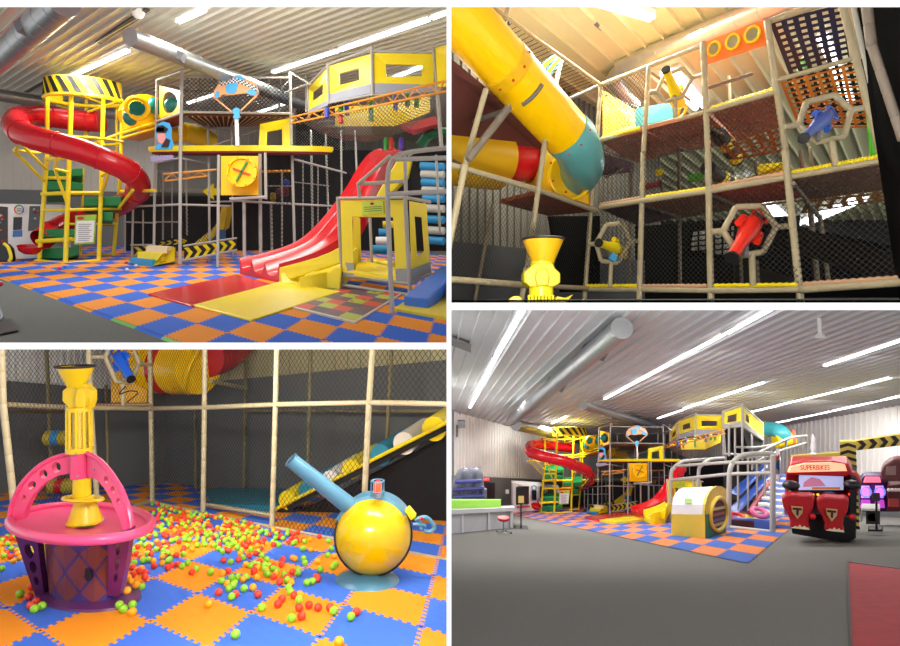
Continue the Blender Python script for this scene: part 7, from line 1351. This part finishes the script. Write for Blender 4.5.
# hexagon mounts with cannons
def hexset(lab, pts, Y, w, struts):
    t = thing('hexagon_mount', lab+', upper-right room', 'frame', P(pts[0][0], pts[0][1]+10, Y)); pp = [P(x, y, Y) for x, y in pts]
    for i in range(6): padded(t, [pp[i], pp[(i+1) % 6]], w, CP, 'hexagon_pipe', 2, step=.14)
    for a, b in struts: padded(t, [P(*a, Y), P(*b, Y)], w, CP, 'strut', 2, step=.14)
hexset('taupe hexagon around the yellow cannon on the top level', [(657, 92), (664, 76), (682, 68), (692, 78), (682, 97), (665, 102)], 7.9, 4, [((675, 99), (676, 116)), ((649, 93), (657, 92)), ((692, 78), (703, 74))])
hexset('taupe hexagon around the blue cannon at the right', [(799, 125), (806, 102), (834, 95), (851, 110), (844, 137), (817, 142)], 6.5, 6, [((784, 127), (799, 125)), ((851, 110), (869, 107)), ((830, 140), (834, 160))])
hexset('small taupe hexagon around the yellow cannon at lower left', [(596, 243), (606, 225), (623, 223), (630, 242), (618, 263), (601, 261)], 8.6, 4.6, [((588, 244), (596, 244)), ((630, 242), (640, 240)), ((611, 263), (610, 287))])
hexset('taupe hexagon around the red cannon in the middle bay', [(723, 231), (736, 207), (762, 206), (776, 227), (763, 252), (740, 256)], 7.0, 6.2, [((711, 232), (723, 231)), ((776, 227), (793, 226)), ((752, 255), (753, 285))])
blaster(2, 'yellow toy cannon pointing up in the top hexagon, upper-right room', (681, 106), (666, 70), 7.9, 9, (240, 210, 20)); blaster(2, 'blue toy cannon pointing down in the right hexagon, upper-right room', (829, 114), (804, 138), 6.4, 11, (50, 90, 190)); blaster(2, 'small yellow toy cannon in the lower left hexagon, upper-right room', (621, 250), (599, 243), 8.5, 9, (236, 210, 20)); blaster(2, 'red toy cannon pointing down in the middle hexagon, upper-right room', (756, 219), (732, 257), 6.9, 14, (226, 44, 30))
mb = MB(); mb.prism([P(x, y, 8.3) for x, y in [(609, 258), (614, 262), (618, 258), (614, 252)]], (0, .06, 0)); tag(build('blue_trigger_grip', mb, mat('azure_vinyl', (30, 140, 200), .5), None, 2), 'small blue grip hanging below the yellow cannon at lower left, upper-right room', 'grip')
# the big yellow tube
t = thing('tube_slide', 'large smooth yellow tube slide with teal lower end and red bolts, upper-right room', 'slide', P(580, 190, 8.2)); A, B = P(458, 14, 6.6), P(569, 136.5, 7.9); r0 = 28.5/F*6.6; YT = mat('tube_yellow', (250, 196, 0), .28, .03)
mb = MB(); d = (B-A).normalized(); mb.tube([A-d*.6, A, A.lerp(B, .5), B], [r0, r0, r0*1.0, r0], 40, caps=False); build('yellow_tube', mb, YT, t, 2, smooth=True)
mb = MB(); mb.tube([A.lerp(B, .355), A.lerp(B, .36), A.lerp(B, .43), A.lerp(B, .435)], [r0*1.0, r0*1.03, r0*1.03, r0*1.0], 40, caps=False); build('joint_collar', mb, mat('collar_yellow', (226, 176, 10), .35), t, 2, smooth=True)
mb = MB(); mb.tube(smoothpath([B-d*.06, B+d*.14, P(580, 156, 8.25), P(582, 166, 8.6), P(577, 176, 9.0)], 5), [r0*1.035]*5+[r0*.99]*16, 40, caps=True); build('teal_end', mb, mat('sea_teal_plastic', (92, 164, 168), .3, .04), t, 2, smooth=True)
mb = MB(); mb.ring(P(570, 176, 8.7), (.3, -1, 0), r0*1.05, .03, 32, 8); build('wall_flange', mb, mat('amber_plastic', (246, 200, 10), .3), t, 2, smooth=True)
def tubept(f, ang, k_=1.04):
    c = A.lerp(B, f); s = d.cross(Vector((0, 1, 0))).normalized(); n_ = s.cross(d).normalized(); 
    if n_.y > 0: n_ = -n_
    return c+(s*math.sin(ang)+n_*math.cos(ang))*r0*k_
for f, a in ((.40, -1.15), (.40, -.55), (.40, .05), (.40, .75), (1.0, -.9), (1.0, -.3), (1.0, .4)): mb = MB(); mb.ball(tubept(f, a), .016, 8, 6); build('red_bolt', mb, RED, t, 2, smooth=True)
sp = [tubept(.60-.0*i, -.2-(.9*i/6), 1.02) for i in range(7)]; sp = [tubept(.55, .1-.2*i, 1.03) for i in range(6)]
mb = MB(); mb.tube(sp, .028, 8); build('steel_strap', mb, mat('strap_grey', (110, 104, 92), .5), t, 2, smooth=True)
for x, y in ((551, 163), (553, 181), (566, 192), (581, 190), (562, 152)): mb = MB(); mb.ball(P(x, y, 8.3), .016, 8, 6); build('red_bolt', mb, RED, t, 2, smooth=True)
# lower tube behind net
t = thing('crawl_tube', 'yellow and red crawl tube behind netting under the big slide, upper-right room', 'crawl tube', P(490, 188, 8.8))
mb = MB(); mb.tube([P(430, 150, 8.0), P(497, 160, 8.8)], 31/F*8.4, 28); build('yellow_section', mb, mat('dull_amber', (214, 168, 20), .4), t, 2, smooth=True); mb = MB(); mb.tube([P(495, 156, 8.8), P(534, 158, 9.4)], 25/F*9, 28); build('red_section', mb, RED, t, 2, smooth=True); mb = MB(); mb.ring(P(496, 158, 8.8), (1, .2, 0), 28/F*8.8, .05, 28, 8); build('flange', mb, mat('dull_amber', (214, 168, 20), .4), t, 2, smooth=True)
mb = MB(); mb.ring(P(532, 158, 9.3), (1, .3, 0), 27/F*9.3, .05, 28, 8); build('flange', mb, mat('dull_amber', (214, 168, 20), .4), t, 2, smooth=True)
for pts, l in (([(539, 65), (554, 54), (563, 58), (551, 76)], 'yellow and blue striped pennant right of the big tube'), ([(497, 16), (500, 12), (510, 20), (509, 26)], 'small blue pennant at the top beside the big tube')):
    t = thing('pennant', l+', upper-right room', 'flag', P(*pts[0], 9)); mb = MB(); mb.prism([P(x, y, 9.2) for x, y in pts], (0, .03, 0)); build('cloth', mb, mat('pennant_blue', (70, 130, 190)), t, 2)
    q = [P(x, y, 9.15) for x, y in pts]
    for v in (.12, .6): mb = MB(); mb.prism([bil(q, 0, v), bil(q, 1, v), bil(q, 1, v+.25), bil(q, 0, v+.25)], (0, .02, 0)); build('yellow_stripe', mb, YEL, t, 2)
# yellow funnel toy
t = thing('funnel_toy', 'yellow funnel with black rim on an octagonal block in front of the frame, upper-right room', 'ball toy', P(541, 302, 6)); Y = 6.0
mb = MB(); mb.lathe(P(543, 263, Y), [(.11, 0), (.205, .235)], n=36, cap=False); build('funnel', mb, mat('funnel_amber', (206, 160, 10), .4), t, 2, smooth=True)
mb = MB(); mb.ring(P(546, 239.5, Y), (0, 0, 1), .205, .012, 36, 6)
mb = MB(); mb.ring(P(543, 263, Y)+Vector((0, 0, .235)), (0, 0, 1), .205, .012, 36, 6); build('black_rim', mb, BLACK, t, 2, smooth=True)
mb = MB(); mb.lathe(P(542, 286, Y), [(.115, 0), (.115, .24)], n=28); build('sleeve', mb, mat('funnel_yellow', (200, 184, 14), .4), t, 2, smooth=True)
mb = MB(); mb.prism([P(x, y, Y-.12) for x, y in [(530, 287), (524, 282), (524, 272), (530, 267), (535, 263), (553, 263), (555, 268), (560.5, 273), (560.5, 283), (553, 287)]], (0, .24, 0)); build('octagon_block', mb, mat('funnel_yellow', (200, 184, 14), .4), t, 2, bevel=.015)
mb = MB(); mb.prism([P(x, y, Y-.16) for x, y in [(537, 286), (535, 276), (538, 268), (547, 268), (550, 276), (548, 286)]], (0, .1, 0)); build('raised_rib', mb, mat('funnel_yellow', (200, 184, 14), .4), t, 2, bevel=.015)
mb = MB(); mb.lathe(P(541, 296, Y), [(.12, 0), (.12, .1)], n=28); build('lower_sleeve', mb, YEL, t, 2, smooth=True)
for i in range(8): x = 529+i*3.4; mb = MB(); mb.tube([P(x, 304, Y-.1), P(x, 295, Y-.1)], .014, 6); build('cage_bar', mb, YEL, t, 2)
for pts in ([(509, 304), (509, 299), (513, 296), (520, 296), (526, 304)], [(552, 304), (557, 296), (566, 298), (574, 294), (566, 303)]): mb = MB(); mb.prism([P(x, y, Y) for x, y in pts], (0, .1, 0)); build('side_wing', mb, mat('bucket_yellow', (240, 212, 10), .35), t, 2, bevel=.012)
